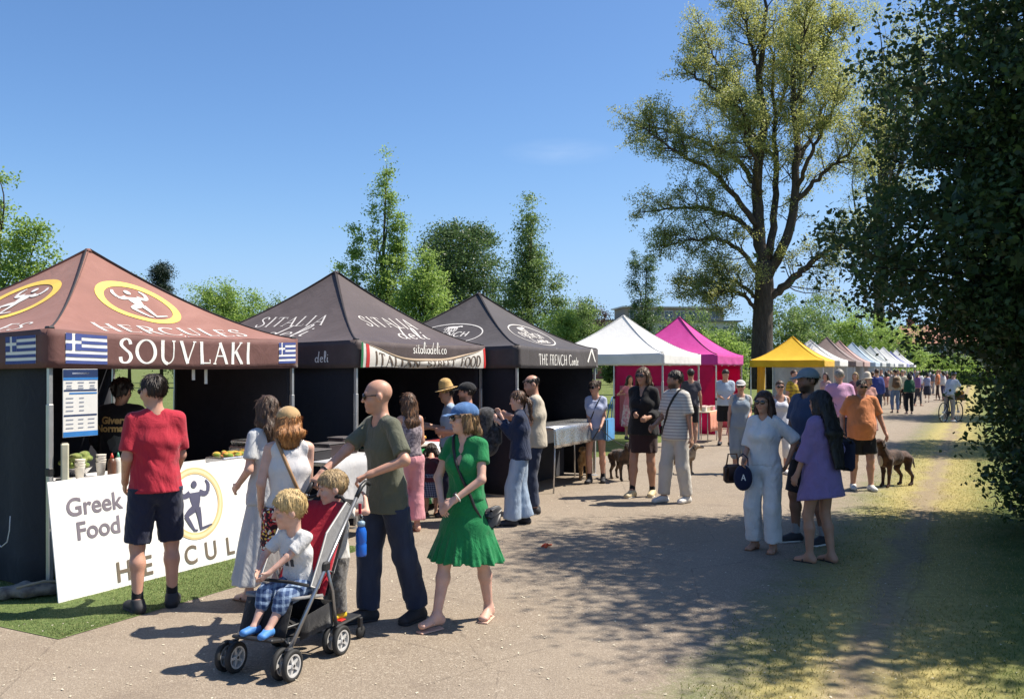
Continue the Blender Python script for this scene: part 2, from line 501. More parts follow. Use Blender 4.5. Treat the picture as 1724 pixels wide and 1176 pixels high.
def M_ground():
    t = NT('turf_soil')
    v = t.mapping()
    g, _ = ground_color(t, v)
    t.col(g)
    t.set(0.95, 0, 0.15)
    t.bump(t.math('ADD', t.noise(v, 60, 3), t.noise(v, 9, 4)), 0.5, 0.03)
    return t.m
def M_path():
    t = NT('worn_tarmac')
    v = t.mapping()
    grain = t.voro(v, 120, out='Color')
    gr = t.ramp(t.sep(grain)[0], [(0.0, (0.175, 0.142, 0.108)), (0.35, (0.222, 0.182, 0.140)), (0.75, (0.258, 0.212, 0.165)), (0.95, (0.33, 0.28, 0.22)), (1.0, (0.42, 0.37, 0.30))])
    patch = t.noise(v, 0.55, 6, 0.6)
    c = t.mix(t.ramp(patch, [(0.35, (0, 0, 0)), (0.7, (1, 1, 1))]), gr, t.mix(0.5, gr, (0.25, 0.20, 0.148)))
    st = t.noise(t.mapping((1, 1, 1)), 2.6, 6, 0.65, 0.6)
    c = t.mix(t.math('MULTIPLY', t.ramp(st, [(0.52, (0, 0, 0)), (0.66, (1, 1, 1))]), 0.35), c, (0.155, 0.122, 0.096))
    wx_, wy_, wz_ = t.sep(v)
    wl_ = t.math('SUBTRACT', t.math('MULTIPLY', wx_, math.cos(TH)), t.math('MULTIPLY', wy_, math.sin(TH)))
    trk = t.math('SINE', t.math('ADD', t.math('MULTIPLY', wl_, 2.6), t.math('MULTIPLY', t.noise(v, .8, 3), 3.0)))
    c = t.mix(t.math('MULTIPLY', t.ramp(trk, [(.35, (0, 0, 0)), (.95, (1, 1, 1))]), .22), c, (0.30, 0.252, 0.20))
    crk = t.voro(t.mapping((1, 1, 1)), .55, 'DISTANCE_TO_EDGE')
    c = t.mix(t.math('MULTIPLY', t.math('LESS_THAN', t.math('ADD', crk, t.math('MULTIPLY', t.noise(v, 9, 5), .03)), .0175), .35), c, (0.10, 0.08, 0.065))
    # pebbles and blossom specks pressed in the surface
    sp = t.math('LESS_THAN', t.voro(v, 7.5), 0.055)
    c = t.mix(t.math('MULTIPLY', sp, 0.7), c, (0.52, 0.47, 0.38))
    # the tarmac frays into soil and dry grass at the verge
    gc, w0 = ground_color(t, v)
    e = t.math('ADD', w0, t.math('ADD', t.math('MULTIPLY', t.math('SUBTRACT', t.noise(v, 2.2, 6, .65), 0.5), 0.9), t.math('MULTIPLY', t.math('SUBTRACT', t.noise(v, 26, 4, .6), 0.5), 0.7)))
    mr = t.n.new('ShaderNodeMapRange'); mr.inputs[1].default_value = -1.75; mr.inputs[2].default_value = -1.05; t.link(e, mr.inputs[0])
    c = t.mix(mr.outputs[0], c, gc)
    t.col(c)
    t.set(0.92, 0, 0.2)
    t.bump(t.math('ADD', t.voro(v, 95), t.math('MULTIPLY', t.noise(v, 12, 5), 0.8)), 0.35, 0.012)
    return t.m
G = 900
gr = MB()
gr.grid(lambda a, b: ((a - .5) * 2 * G, (b - .1) * G * 1.6, 0.0), 40, 40)
tag(gr.build('ground', M_ground()), kind='structure')

# path strip, ragged along its edges: across coordinate w from -6.6 to -1.2
def path_pts():
    P, n = [], 900
    for i in range(n + 1):
        a = -8 + 200 * (i / n) ** 1.5
        bend = max(0, a - 60) ** 2 * 0.0009
        e = .03 * math.sin(a * 2.3) + .03 * math.sin(a * 5.9 + 1) + .03 * math.sin(a * 17) + random.uniform(-.05, .05)
        e2 = .10 * math.sin(a * 1.7 + 2) + random.uniform(-.04, .04)
        for k in range(9):
            b = (-7.0 + e2) + (k / 8) * ((-.46 + e * .5) - (-7.0 + e2))
            P.append(tuple(row(a, b - bend, .004)))
    F = [[i * 9 + k, i * 9 + k + 1, (i + 1) * 9 + k + 1, (i + 1) * 9 + k] for i in range(n) for k in range(8)]
    return P, [f[::-1] for f in F]
P, F = path_pts()
tag(mk('path', P, F, M_path()), kind='structure')

def acrossY(a, b):                                # row frame (along, across) -> world xy
    p = row(a, b); return p.x, p.y

# grass blades of the verge and beyond it
def blades(name, A, B, hgt, wid, mat, lean=.5, tintfn=None, z0=0.0):
    n = len(A)
    X = A * U.x - B * V.x; Y = A * U.y - B * V.y
    ang = rng.uniform(0, 2 * np.pi, n); h = hgt * rng.uniform(.5, 1.3, n); w = wid * rng.uniform(.6, 1.3, n)
    dx, dyv = np.cos(ang), np.sin(ang)
    la = rng.uniform(0, 2 * np.pi, n); lm = lean * h * rng.uniform(.2, 1.2, n)
    P = np.zeros((n, 3, 3), np.float32)
    P[:, 0] = np.stack([X - dx * w, Y - dyv * w, np.full(n, z0)], 1)
    P[:, 1] = np.stack([X + dx * w, Y + dyv * w, np.full(n, z0)], 1)
    P[:, 2] = np.stack([X + np.cos(la) * lm, Y + np.sin(la) * lm, z0 + h], 1)
    ob = mk(name, P.reshape(-1, 3), np.arange(n * 3).reshape(n, 3), mat)
    tint = tintfn(A, B, n) if tintfn else rng.uniform(0, 1, n)
    at = ob.data.attributes.new('tint', 'FLOAT', 'POINT')
    at.data.foreach_set('value', np.repeat(np.clip(tint, 0, 1), 3).astype(np.float32))
    return ob
def M_blade(stops, name='grass_blade', tr=.35):
    t = NT(name)
    c = t.ramp(t.attr('tint').outputs['Fac'], stops)
    t.col(c); t.set(.7, 0, .25)
    b = t.n.new('ShaderNodeBsdfTranslucent'); t.link(c, b.inputs[0])
    ms = t.n.new('ShaderNodeMixShader'); ms.inputs[0].default_value = tr
    t.link(t.b.outputs[0], ms.inputs[1]); t.link(b.outputs[0], ms.inputs[2]); t.link(ms.outputs[0], t.out.inputs[0])
    return t.m
GRASS = M_blade([(0, (.070, .115, .028)), (.40, (.130, .170, .045)), (.7, (.37, .31, .115)), (1, (.56, .46, .21))], tr=.5)
def wn2(A, B, s, f):
    return wav(np.stack([A, B, A * 0], 1), s, f)
n = 250000
A = 3.2 + 26 * rng.uniform(0, 1, n) ** 1.7
B = -1.85 + 7.8 * rng.uniform(0, 1, n) ** 1.2
dens = np.ones(n)
trk = np.abs(B + .62 + .10 * wn2(A, B, 3, 1.5))
dens *= np.clip((trk - .06) / .22, .06, 1)
dens *= np.clip((B + 1.62 + .22 * wn2(A, B, 5, 2.2) + .16 * wn2(A, B, 6, 6.0)) / .8, .0, 1) ** 1.5
dens *= np.clip((29 - A) / 12, 0, 1)
keep = rng.uniform(0, 1, n) < dens
A, B = A[keep], B[keep]
def vt(A, B, n):
    dry = np.clip(1.08 - np.abs(B + .6) / 1.1, .0, 1)
    return .24 + .62 * dry + .2 * wn2(A, B, 9, 1.3) * 1.0 + rng.normal(0, .17, n)
tag(blades('verge_grass', A, B, .021, .0034, GRASS, 1.1, vt, .004), 'short dry and green grass of the trodden verge right of the path', 'grass', kind='stuff')

# fallen blossom and grit on the tarmac
n = 2600
A = 2.5 + 20 * rng.uniform(0, 1, n) ** 1.6; B = rng.uniform(-6.2, 1.5, n)
X = A * U.x - B * V.x; Y = A * U.y - B * V.y
ang = rng.uniform(0, 6.28, n); s = rng.uniform(.003, .009, n)
Pq = np.zeros((n, 4, 3), np.float32)
for k, (p, q) in enumerate(((-1, -.6), (1, -.6), (1, .6), (-1, .6))):
    Pq[:, k, 0] = X + s * (p * np.cos(ang) - q * np.sin(ang)); Pq[:, k, 1] = Y + s * (p * np.sin(ang) + q * np.cos(ang))
    Pq[:, k, 2] = .007 + rng.uniform(0, .006, n)
tag(mk('fallen_blossom', Pq.reshape(-1, 3), np.arange(n * 4).reshape(n, 4), M_plain((.55, .5, .38), .8)), 'pale blossom flecks strewn over the path', 'blossom', kind='stuff')
# ------------------------------------------------------------------ market gazebos
def M_canvas(c, transl=.12, fade=None, name='canvas', rough=.7, streak=.25):
    key = ('cv', c, transl, fade, rough)
    if key in _mc: return _mc[key]
    t = NT(name)
    v = t.mapping()
    n = t.noise(v, 1.7, 6, .6, .4)
    f = fade or tuple(min(1, x * 1.25) for x in c)
    base = t.ramp(n, [(.3, tuple(x * .88 for x in c)), (.5, c), (.72, f)])
    dirt = t.noise(t.mapping((1, 1, .3)), 7, 6, .65)
    base = t.mix(t.math('MULTIPLY', t.ramp(dirt, [(.55, (0, 0, 0)), (.75, (1, 1, 1))]), streak), base, tuple(x * .6 for x in c))
    t.col(base); t.set(rough, 0, .3, .1)
    wr = t.noise(v, 4.5, 5, .55, 1.5)
    t.bump(t.math('ADD', t.math('MULTIPLY', t.noise(v, 300, 2), .06), wr), .28, .03)
    if transl:
        tr = t.n.new('ShaderNodeBsdfTranslucent'); t.link(base, tr.inputs[0])
        ms = t.n.new('ShaderNodeMixShader'); ms.inputs[0].default_value = transl
        t.link(t.b.outputs[0], ms.inputs[1]); t.link(tr.outputs[0], ms.inputs[2]); t.link(ms.outputs[0], t.out.inputs[0])
    _mc[key] = t.m
    return t.m
ALU = M_plain((.55, .55, .55), .38, .75, name='aluminium', var=.08)
BLACKP = M_plain((.02, .02, .022), .45, name='black_plastic')
WHITEP = M_canvas((.80, .78, .74), 0, (.86, .85, .82), 'print_white', .7, .06)
PRINTW = M_canvas((.60, .57, .54), 0, (.68, .66, .63), 'faded_print', .75, .12)
PRINTBLUE = M_plain((.050, .075, .25), .7, name='print_blue')
PRINTYEL = M_plain((.78, .52, .10), .7, name='print_yellow')
PIPING = M_plain((.03, .026, .03), .8, name='seam_tape')

class Tent:
    def __init__(s, fl, label, roof, val=None, S=3.0, zE=2.185, dv=.325, zP=3.10, p=1.42, cat='gazebo', name='market_tent', rot=None, seam=None,
                 legmat=None, detail=2, group=None, walls=(), sag=.02, seed=0):
        s.S, s.zE, s.dv, s.zP, s.p, s.seed, s.sag = S, zE, dv, zP, p, seed, sag
        s.e = empty(name, (fl.x, fl.y, 0), ROWROT if rot is None else rot, label, cat, group)
        s.L = math.hypot(S / 2, zP - zE)
        val = val or roof
        nn = 20 if detail >= 2 else 8
        for k in range(4):
            m = MB(); m.grid(lambda a, b: s.roof(k, (a - .5) * S * (1 - b * .985), b * s.L, 0), nn, nn)
            m.build('canopy_panel', roof, s.e, True)
        for k in range(4):
            m = MB(); m.grid(lambda a, b: s.val(k, (a - .5) * (S + .03), -b * dv, 0), 30 if detail >= 2 else 10, 5)
            thicken(m.build('valance', val, s.e, True), .003)
        if detail >= 1:
            for k in range(4):                      # taped seams along the hips
                pts = [s.roof(k, -.5 * S * (1 - b * .985), b * s.L, .004) for b in np.linspace(0, 1, 12)]
                m = MB(); m.tube(pts, .009 if detail >= 2 else .011, 5); m.build('hip_seam', seam or PIPING, s.e)
            m = MB(); c = S / 2; m.lathe([(.0, s.zP + .012), (.03, s.zP + .008), (.05, s.zP - .03)], (c, c, 0), 10); m.build('peak_cap', roof, s.e, True)
        lm = legmat or ALU
        for (x, y) in ((.03, .03), (S - .03, .03), (S - .03, S - .03), (.03, S - .03)):
            m = MB()
            m.box((x, y, 1.55), (.032, .032, 1.24)); m.box((x, y, .80), (.044, .044, 1.52), bevel=.005)
            lg = m.build('leg', lm, s.e)
            if detail >= 1:
                m = MB(); m.box((x, y, .004), (.12, .12, .008)); m.build('foot_plate', lm, lg)
                for (zz, w_, h_) in ((1.0, .056, .07), (zE - .03, .06, .10)):
                    m = MB(); m.box((x, y, zz), (w_, w_, h_), bevel=.008); m.build('bracket', BLACKP if detail >= 2 else lm, lg)
        if detail >= 2:                             # scissor truss behind the valance
            for k in range(4):
                m = MB()
                for i in range(4):
                    x0, x1 = -S / 2 + .04 + i * (S - .08) / 4, -S / 2 + .04 + (i + 1) * (S - .08) / 4
                    for (za, zb, yy) in ((2.16, 1.92, .05), (1.92, 2.16, .075)):
                        m.tube([s.side(k, x0, yy, za), s.side(k, x1, yy, zb)], .011, 4)
                m.build('scissor_truss', lm, s.e)
        for w in walls:
            s.wall(*w)
    def side(s, k, a, d, z):
        """a sideways, d inwards from side k, z up -> local point"""
        x, y = a, -s.S / 2 + d
        for _ in range(k): x, y = -y, x
        return (x + s.S / 2, y + s.S / 2, z)
    def roof(s, k, a, b, off=0.0):
        t = max(0.0, min(1.0, b / s.L)) if b >= 0 else b / s.L
        z = s.zE + (s.zP - s.zE) * (abs(t) ** s.p if t >= 0 else t * .4)
        hw = s.S / 2 * (1 - t) + 1e-4
        e = max(0, 1 - (a / hw) ** 2)
        z -= s.sag * e * (1 - t) * (t < .999) * 1.2
        w = .010 * float(wav((a * 2.2, b * 2.2, k * 3.1), s.seed + 11, 1.4)) * e * (1 - t)
        dz = (s.zP - s.zE) * s.p * max(t, .02) ** (s.p - 1); n = math.hypot(dz, s.S / 2)
        return s.side(k, a, t * s.S / 2 - (off + w) * dz / n, z + (off + w) * s.S / 2 / n)
    def val(s, k, a, b, off=0.0):
        """b measured downwards from eave as negative"""
        e = max(0, 1 - (2 * a / s.S) ** 2)
        q = -b / s.dv
        w = .016 * float(wav((a * 2.6, b * 4, k * 2.3), s.seed + 21, 1.3)) * e * min(1, q * 2)
        z = s.zE + b - s.sag * e * 1.2 * (1 - .6 * q)
        return s.side(k, a, -.014 - off + w, z)
    def wall(s, k, mat, a0=None, a1=None, z0=.02, z1=None, name='side_wall', d=.05):
        a0 = -s.S / 2 + .06 if a0 is None else a0; a1 = s.S / 2 - .06 if a1 is None else a1
        z1 = s.zE - .06 if z1 is None else z1
        def f(a, b):
            A = a0 + (a1 - a0) * a
            w = .022 * math.sin(A * 7 + k) * (.4 + .6 * (1 - b)) + .012 * float(wav((A * 3, b * 2, k), s.seed + 5, 1.5))
            return s.side(k, A, d + w, z0 + (z1 - z0) * b)
        m = MB(); m.grid(f, 36, 8)
        return thicken(m.build(name, mat, s.e, True), .003)
    def rfn(s, k): return lambda a, b, off: s.roof(k, a, b, off)
    def vfn(s, k): return lambda a, b, off: s.val(k, a, b, off)

def ribbons_on(name, rib, fn, mat, parent, cx=0, cy=0, sc=1.0, off=.006, disc=()):
    """flat silhouettes from tapered ribbons [(pts, widths)] and discs [(x,y,r)]"""
    P, F, lv = [], [], 0
    for pts, wd in rib:
        pp = np.array(_spl(pts, 3)) if len(pts) > 2 else np.array(pts, float)
        ww = np.interp(np.linspace(0, 1, len(pp)), np.linspace(0, 1, len(wd)), wd)
        T = np.gradient(pp, axis=0); T /= np.linalg.norm(T, axis=1)[:, None] + 1e-9
        b = len(P)
        for (x, y), (tx, ty), w in zip(pp, T, ww):
            for sg in (1, -1): P.append(fn(cx + sc * (x - sg * ty * w / 2), cy + sc * (y + sg * tx * w / 2), off + .0004 * lv))
        F += [[b + 2 * i, b + 2 * i + 1, b + 2 * i + 3, b + 2 * i + 2] for i in range(len(pp) - 1)]
        lv += 1
    for (x, y, r) in disc:
        b = len(P)
        for k in range(14): P.append(fn(cx + sc * (x + r * math.cos(k * 6.2832 / 14)), cy + sc * (y + r * math.sin(k * 6.2832 / 14)), off + .0004 * lv))
        F.append(list(range(b, b + 14))); lv += 1
    return mk(name, P, F, mat, parent)
def ring_on(name, rx, ry, wd, fn, mat, parent, cx=0, cy=0, off=.006, n=48, dash=False):
    P, F = [], []
    for i in range(n):
        w = 2 * math.pi * i / n
        for q in (1, 0):
            P.append(fn(cx + (rx - q * wd) * math.cos(w), cy + (ry - q * wd) * math.sin(w), off))
    for i in range(n):
        if dash and i % 2: continue
        j = (i + 1) % n
        F.append([2 * i, 2 * i + 1, 2 * j + 1, 2 * j])
    return mk(name, P, F, mat, parent)
# flexing athlete, one knee bent (unit height about 1, centred)
ATHLETE = [([(0, .28), (0, .1), (.0, -.1)], [.36, .30, .17]), ([(-.14, .27), (-.30, .22), (-.40, .26)], [.15, .12, .10]), ([(-.40, .26), (-.42, .42), (-.36, .54)], [.10, .10, .05]),
           ([(.14, .27), (.30, .22), (.40, .26)], [.15, .12, .10]), ([(.40, .26), (.43, .42), (.36, .54)], [.10, .10, .05]),
           ([(-.05, -.08), (-.22, -.16), (-.34, -.24)], [.18, .15, .10]), ([(-.33, -.22), (-.22, -.42), (-.12, -.58)], [.11, .10, .05]), ([(-.14, -.58), (-.02, -.6)], [.05, .04]),
           ([(.04, -.08), (.07, -.3), (.08, -.56)], [.17, .12, .07]), ([(.05, -.58), (.3, -.54), (.42, -.52)], [.06, .05, .03])]
ATH_DISC = [(0, .47, .085)]
COW = [([(-.42, .1), (-.1, .14), (.25, .16)], [.22, .26, .22]), ([(.25, .2), (.42, .26), (.52, .16)], [.16, .14, .08]), ([(-.4, .1), (-.42, -.25)], [.09, .06]), ([(-.26, .05), (-.25, -.25)], [.09, .06]),
       ([(.12, .05), (.13, -.25)], [.09, .06]), ([(.26, .05), (.27, -.25)], [.09, .06]), ([(-.5, .18), (-.55, .0), (-.53, -.12)], [.04, .03, .05])]
def flag_on(fn, parent, cx, cy, w, h):
    def rect(m, x0, y0, x1, y1, off, n=4):
        m.grid(lambda a, b: fn(cx + (x0 + (x1 - x0) * a) * w, cy + (y0 + (y1 - y0) * b) * h, off), n, 2)
    m = MB(); rect(m, -.5, -.5, .5, .5, .004, 10); fl = m.build('flag_print', WHITEP, parent, True)
    m = MB()
    for i in range(0, 9, 2):
        y1 = .5 - i / 9; rect(m, (-.13 if i < 5 else -.5), y1 - 1 / 9, .5, y1, .0065, 8)
    for (x0, x1) in ((-.5, -.352), (-.278, -.13)):
        for (y0, y1) in ((.5 - 2 / 9, .5), (-.055, .5 - 3 / 9)): rect(m, x0, y0, x1, y1, .0075, 3)
    m.build('flag_stripes', PRINTBLUE, fl, True)

NAVYW = M_canvas((.012, .0135, .022), 0, (.018, .020, .030), 'navy_sidewall', .75)
# --- stall 1: terracotta Greek stall
ROOF1 = M_canvas((.272, .128, .102), .12, (.33, .165, .135), 'terracotta_canvas', .75)
VAL1 = M_canvas((.135, .062, .055), .05, (.18, .085, .075), 'maroon_valance', .7)
T1FL = gp(82, 7.323)
T1 = Tent(T1FL, 'terracotta canopied food stall lettered SOUVLAKI with a striped flag at each end', ROOF1, VAL1, zP=3.10, seed=1, sag=.03)
T1.wall(3, NAVYW); T1.wall(1, NAVYW, -1.44, .36); T1.wall(2, NAVYW)
text_on('lettering', 'SOUVLAKI', .225, T1.vfn(0), WHITEP, T1.e, cx=-.02, cy=-.265, thick=.15, thin=.06, sx=1.12, spacing=.16)
flag_on(T1.vfn(0), T1.e, -1.16, -.155, .40, .26); flag_on(T1.vfn(0), T1.e, 1.34, -.155, .27, .23)
flag_on(T1.vfn(3), T1.e, 1.16, -.165, .40, .24)
for k in (0, 3):
    ring_on('emblem_ring', .44, .40, .085, T1.rfn(k), PRINTYEL, T1.e, cy=.86)
    ribbons_on('emblem_figure', ATHLETE, T1.rfn(k), PRINTW, T1.e, cy=.86, sc=.44, disc=ATH_DISC)
    text_on('lettering', 'HERCULES', .22, T1.rfn(k), PRINTW, T1.e, cy=.13, thick=.13, thin=.05, spacing=.14, sx=1.3)
for xx_, ll_ in ((1.62, .13), (1.78, .17)):
    m = MB(); m.box((xx_, .10, 1.87 - ll_ / 2), (.035, .006, ll_)); m.build('tie_strap', WHITEP, T1.e)
# --- stall 2: charcoal Italian stall
ROOF2 = M_canvas((.068, .049, .049), .04, (.098, .074, .074), 'charcoal_canvas', .62)
T2FL = gp(600, 10.3)
T2 = Tent(T2FL, 'faded charcoal stall canopy lettered SITALIA deli with a sagging white banner', ROOF2, zP=3.19, seed=2)
T2.wall(3, NAVYW, .1, 1.44); T2.wall(1, NAVYW); T2.wall(2, NAVYW)
for k in (0, 3):
    text_on('lettering', 'SITALIA', .24, T2.rfn(k), PRINTW, T2.e, cy=.62, thick=.10, thin=.04, spacing=.13)
    text_on('lettering', 'deli', .34, T2.rfn(k), PRINTW, T2.e, cx=.12, cy=.30, thick=.07, thin=.03, serif=0, slant=.25, sx=1.3)
text_on('lettering', 'sitaliadeli.co', .15, T2.vfn(0), WHITEP, T2.e, cy=-.12, cx=.05, thick=.10, thin=.07, serif=0, spacing=.05)
text_on('lettering', 'deli', .13, T2.vfn(3), WHITEP, T2.e, cy=-.25, cx=1.0, thick=.10, thin=.07, serif=0)
# --- stall 3: charcoal French stall
ROOF3 = M_canvas((.052, .044, .046), .04, (.078, .067, .070), 'black_canvas', .62)
T3FL = gp(872, 12.8)
T3 = Tent(T3FL, 'dark grey stall canopy with a cow in an oval ring, valance lettered THE FRENCH', ROOF3, zP=3.10, seed=3)
T3.wall(3, NAVYW); T3.wall(1, NAVYW); T3.wall(2, NAVYW)
for k in (0, 3):
    ring_on('emblem_ring', .62, .36, .022, T3.rfn(k), PRINTW, T3.e, cy=.60)
    ribbons_on('emblem_cow', COW, T3.rfn(k), PRINTW, T3.e, cy=.80, sc=.28)
    text_on('lettering', 'FRENCH', .16, T3.rfn(k), PRINTW, T3.e, cy=.54, thick=.16, thin=.10, serif=0, spacing=.08)
    text_on('lettering', 'Comte'.replace('C', 'C'), .20, T3.rfn(k), PRINTW, T3.e, cy=.36, thick=.14, thin=.08, serif=0, slant=.2, spacing=.05)
    text_on('lettering', 'the', .10, T3.rfn(k), PRINTW, T3.e, cy=.71, thick=.16, thin=.12, serif=0)
text_on('lettering', 'THE FRENCH Comte', .17, T3.vfn(0), WHITEP, T3.e, cy=-.27, cx=-.10, thick=.12, thin=.07, serif=0, sx=.82, spacing=.08)
ribbons_on('emblem_peak', [([(-.16, -.1), (0, .12)], [.05, .04]), ([(0, .12), (.17, -.1)], [.05, .03])], T3.vfn(0), WHITEP, T3.e, cx=1.22, cy=-.12)
# --- white, pink, yellow
WH = M_canvas((.80, .79, .77), .22, (.84, .84, .82), 'white_canvas', .6, .08)
T4 = Tent(gp(1117, 20.0), 'open white gazebo between the dark cow stall and the pink stall', WH, zE=2.20, dv=.27, zP=3.15, detail=2, seed=4, seam=WH, p=1.45)
PINK = M_canvas((.62, .050, .32), .25, (.66, .07, .37), 'pink_canvas', .6, .05)
PINKW = M_canvas((.62, .010, .12), .45, (.66, .015, .16), 'pink_sidewall', .6, .05)
PINKL = M_canvas((.66, .22, .24), .5, (.70, .28, .30), 'pink_mesh', .7, .05)
T5 = Tent(gp(1207, 24.5), 'hot pink gazebo with red-pink side walls', PINK, zE=2.24, dv=.30, zP=3.38, detail=2, seed=5, S=3.05)
T5.wall(3, PINKW); T5.wall(2, PINKW, z0=1.1); T5.wall(2, PINKL, z0=.02, z1=1.1); T5.wall(1, PINKW, z0=1.1); T5.wall(1, PINKL, z1=1.1)
T5.wall(3, PINKL, -1.3, .35, .25, 1.35, 'window_mesh', d=-.03)
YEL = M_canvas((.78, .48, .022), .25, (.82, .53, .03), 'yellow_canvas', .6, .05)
T6 = Tent(gp(1387, 36.6), 'bright yellow gazebo in front of the big tree trunk', YEL, zE=2.20, dv=.30, zP=3.22, detail=1, seed=6, seam=YEL)
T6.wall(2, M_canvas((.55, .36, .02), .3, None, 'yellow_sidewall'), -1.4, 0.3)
GREYW = M_canvas((.42, .44, .47), .1, None, 'grey_sidewall')
def far_tent(t, label, roof, zP=3.35, S=3.0, wallm=None, b=0, val=None):
    c = Vector((12.17, 38.6, 0)) + U * t
    fl = c - U * S / 2 - V * S / 2 - V * b
    T = Tent(fl, label, roof, val, S=S, zE=2.22, dv=.30, zP=zP, detail=1, seed=int(t * 10), seam=roof, group='gazebos far along the path')
    if wallm: T.wall(1, wallm); T.wall(3, wallm); T.wall(2, wallm)
    return T
BRN = M_canvas((.22, .165, .155), .1, None, 'brown_canvas'); RUS = M_canvas((.46, .30, .27), .15, None, 'rust_canvas')
BLW = M_canvas((.42, .52, .62), .2, None, 'pale_blue_canvas'); LGR = M_canvas((.52, .55, .54), .2, None, 'light_grey_canvas'); PUR = M_canvas((.30, .31, .55), .2, None, 'lilac_canvas')
far_tent(4.6, 'white gazebo directly behind the yellow one', WH, 3.2, 3.0, GREYW)
far_tent(10.0, 'tall brown gazebo roof behind the white one', BRN, 3.5, 3.2, GREYW)
far_tent(14.8, 'dusty pink gazebo roof behind the brown one', RUS, 3.45, 3.0, GREYW)
far_tent(21.0, 'pale blue gazebo behind the dusty pink one', BLW, 3.5)
far_tent(25.5, 'pale grey gazebo just behind the pale blue one', LGR, 3.4)
far_tent(31.8, 'grey gazebo midway in the far row', LGR, 3.5, 3.0, GREYW)
far_tent(36.2, 'white gazebo squeezed behind the grey one', WH, 3.5)
far_tent(42.5, 'tall white gazebo, third from the far end of the row', WH, 3.65, 3.4)
far_tent(50.0, 'lilac gazebo near the far end of the row', PUR, 3.4)
far_tent(56.5, 'last white gazebo at the far end of the row', WH, 3.65, 3.4)

# guy string hanging on the dark wall of the first stall
# ------------------------------------------------------------------ implicit-surface bodies: people, clothes, dogs
def nrm(v):
    v = np.asarray(v, float); return v / (np.linalg.norm(v) + 1e-9)
class Bone:
    """elliptic round cone from a to b; side = axis of the first radius"""
    __slots__ = ('a', 'b', 'R', 'L', 'ra', 'rb', 'k', 'op', 'f0', 'f1', 'mx')
    def __init__(s, a, b, ra, rb=None, side=(1, 0, 0), k=.03, op='u', f0=False, f1=False):
        rb = ra if rb is None else rb
        s.ra = np.array((ra, ra) if np.isscalar(ra) else ra, float); s.rb = np.array((rb, rb) if np.isscalar(rb) else rb, float)
        s.a, s.b = np.array(a, float), np.array(b, float)
        d = s.b - s.a; s.L = float(np.linalg.norm(d))
        ez = d / s.L if s.L > 1e-6 else np.array([0, 0, 1.0])
        sd = np.array(side, float); sd = sd - ez * sd.dot(ez)
        if np.linalg.norm(sd) < 1e-3:
            sd = np.cross(ez, (0, 1, 0) if abs(ez[1]) < .9 else (1, 0, 0))
        ex = nrm(sd); s.R = np.stack([ex, np.cross(ez, ex), ez])
        s.k, s.op, s.f0, s.f1 = k, op, f0, f1
        s.mx = max(s.ra.max(), s.rb.max())
    def ev(s, X, Y, Z):
        x, y, z = X - s.a[0], Y - s.a[1], Z - s.a[2]
        r = s.R
        lx = r[0, 0] * x + r[0, 1] * y + r[0, 2] * z
        ly = r[1, 0] * x + r[1, 1] * y + r[1, 2] * z
        lz = r[2, 0] * x + r[2, 1] * y + r[2, 2] * z
        L = max(s.L, 1e-6)
        t = np.clip(lz / L, 0, 1)
        rx = s.ra[0] + (s.rb[0] - s.ra[0]) * t; ry = s.ra[1] + (s.rb[1] - s.ra[1]) * t
        mn = np.minimum(rx, ry)
        e = lz - t * L
        d = (np.sqrt((lx / rx) ** 2 + (ly / ry) ** 2 + (e / mn) ** 2) - 1) * mn
        if s.f1: d = np.maximum(d, lz - s.L)
        if s.f0: d = np.maximum(d, -lz)
        return d
    def box(s, m):
        w = s.mx + m
        return np.minimum(s.a, s.b) - w, np.maximum(s.a, s.b) + w
class Ell:
    """ellipsoid with axes R (rows) and radii"""
    __slots__ = ('c', 'r', 'R', 'k', 'op')
    def __init__(s, c, r, R=None, k=.03, op='u'):
        s.c, s.r = np.array(c, float), np.array(r, float)
        s.R = np.eye(3) if R is None else np.array(R, float); s.k, s.op = k, op
    def ev(s, X, Y, Z):
        x, y, z = X - s.c[0], Y - s.c[1], Z - s.c[2]; r = s.R
        q = np.sqrt(((r[0, 0] * x + r[0, 1] * y + r[0, 2] * z) / s.r[0]) ** 2 + ((r[1, 0] * x + r[1, 1] * y + r[1, 2] * z) / s.r[1]) ** 2 + ((r[2, 0] * x + r[2, 1] * y + r[2, 2] * z) / s.r[2]) ** 2)
        return (q - 1) * s.r.min()
    def box(s, m):
        w = np.sqrt(((s.R * s.r[:, None]) ** 2).sum(0)) + m
        return s.c - w, s.c + w

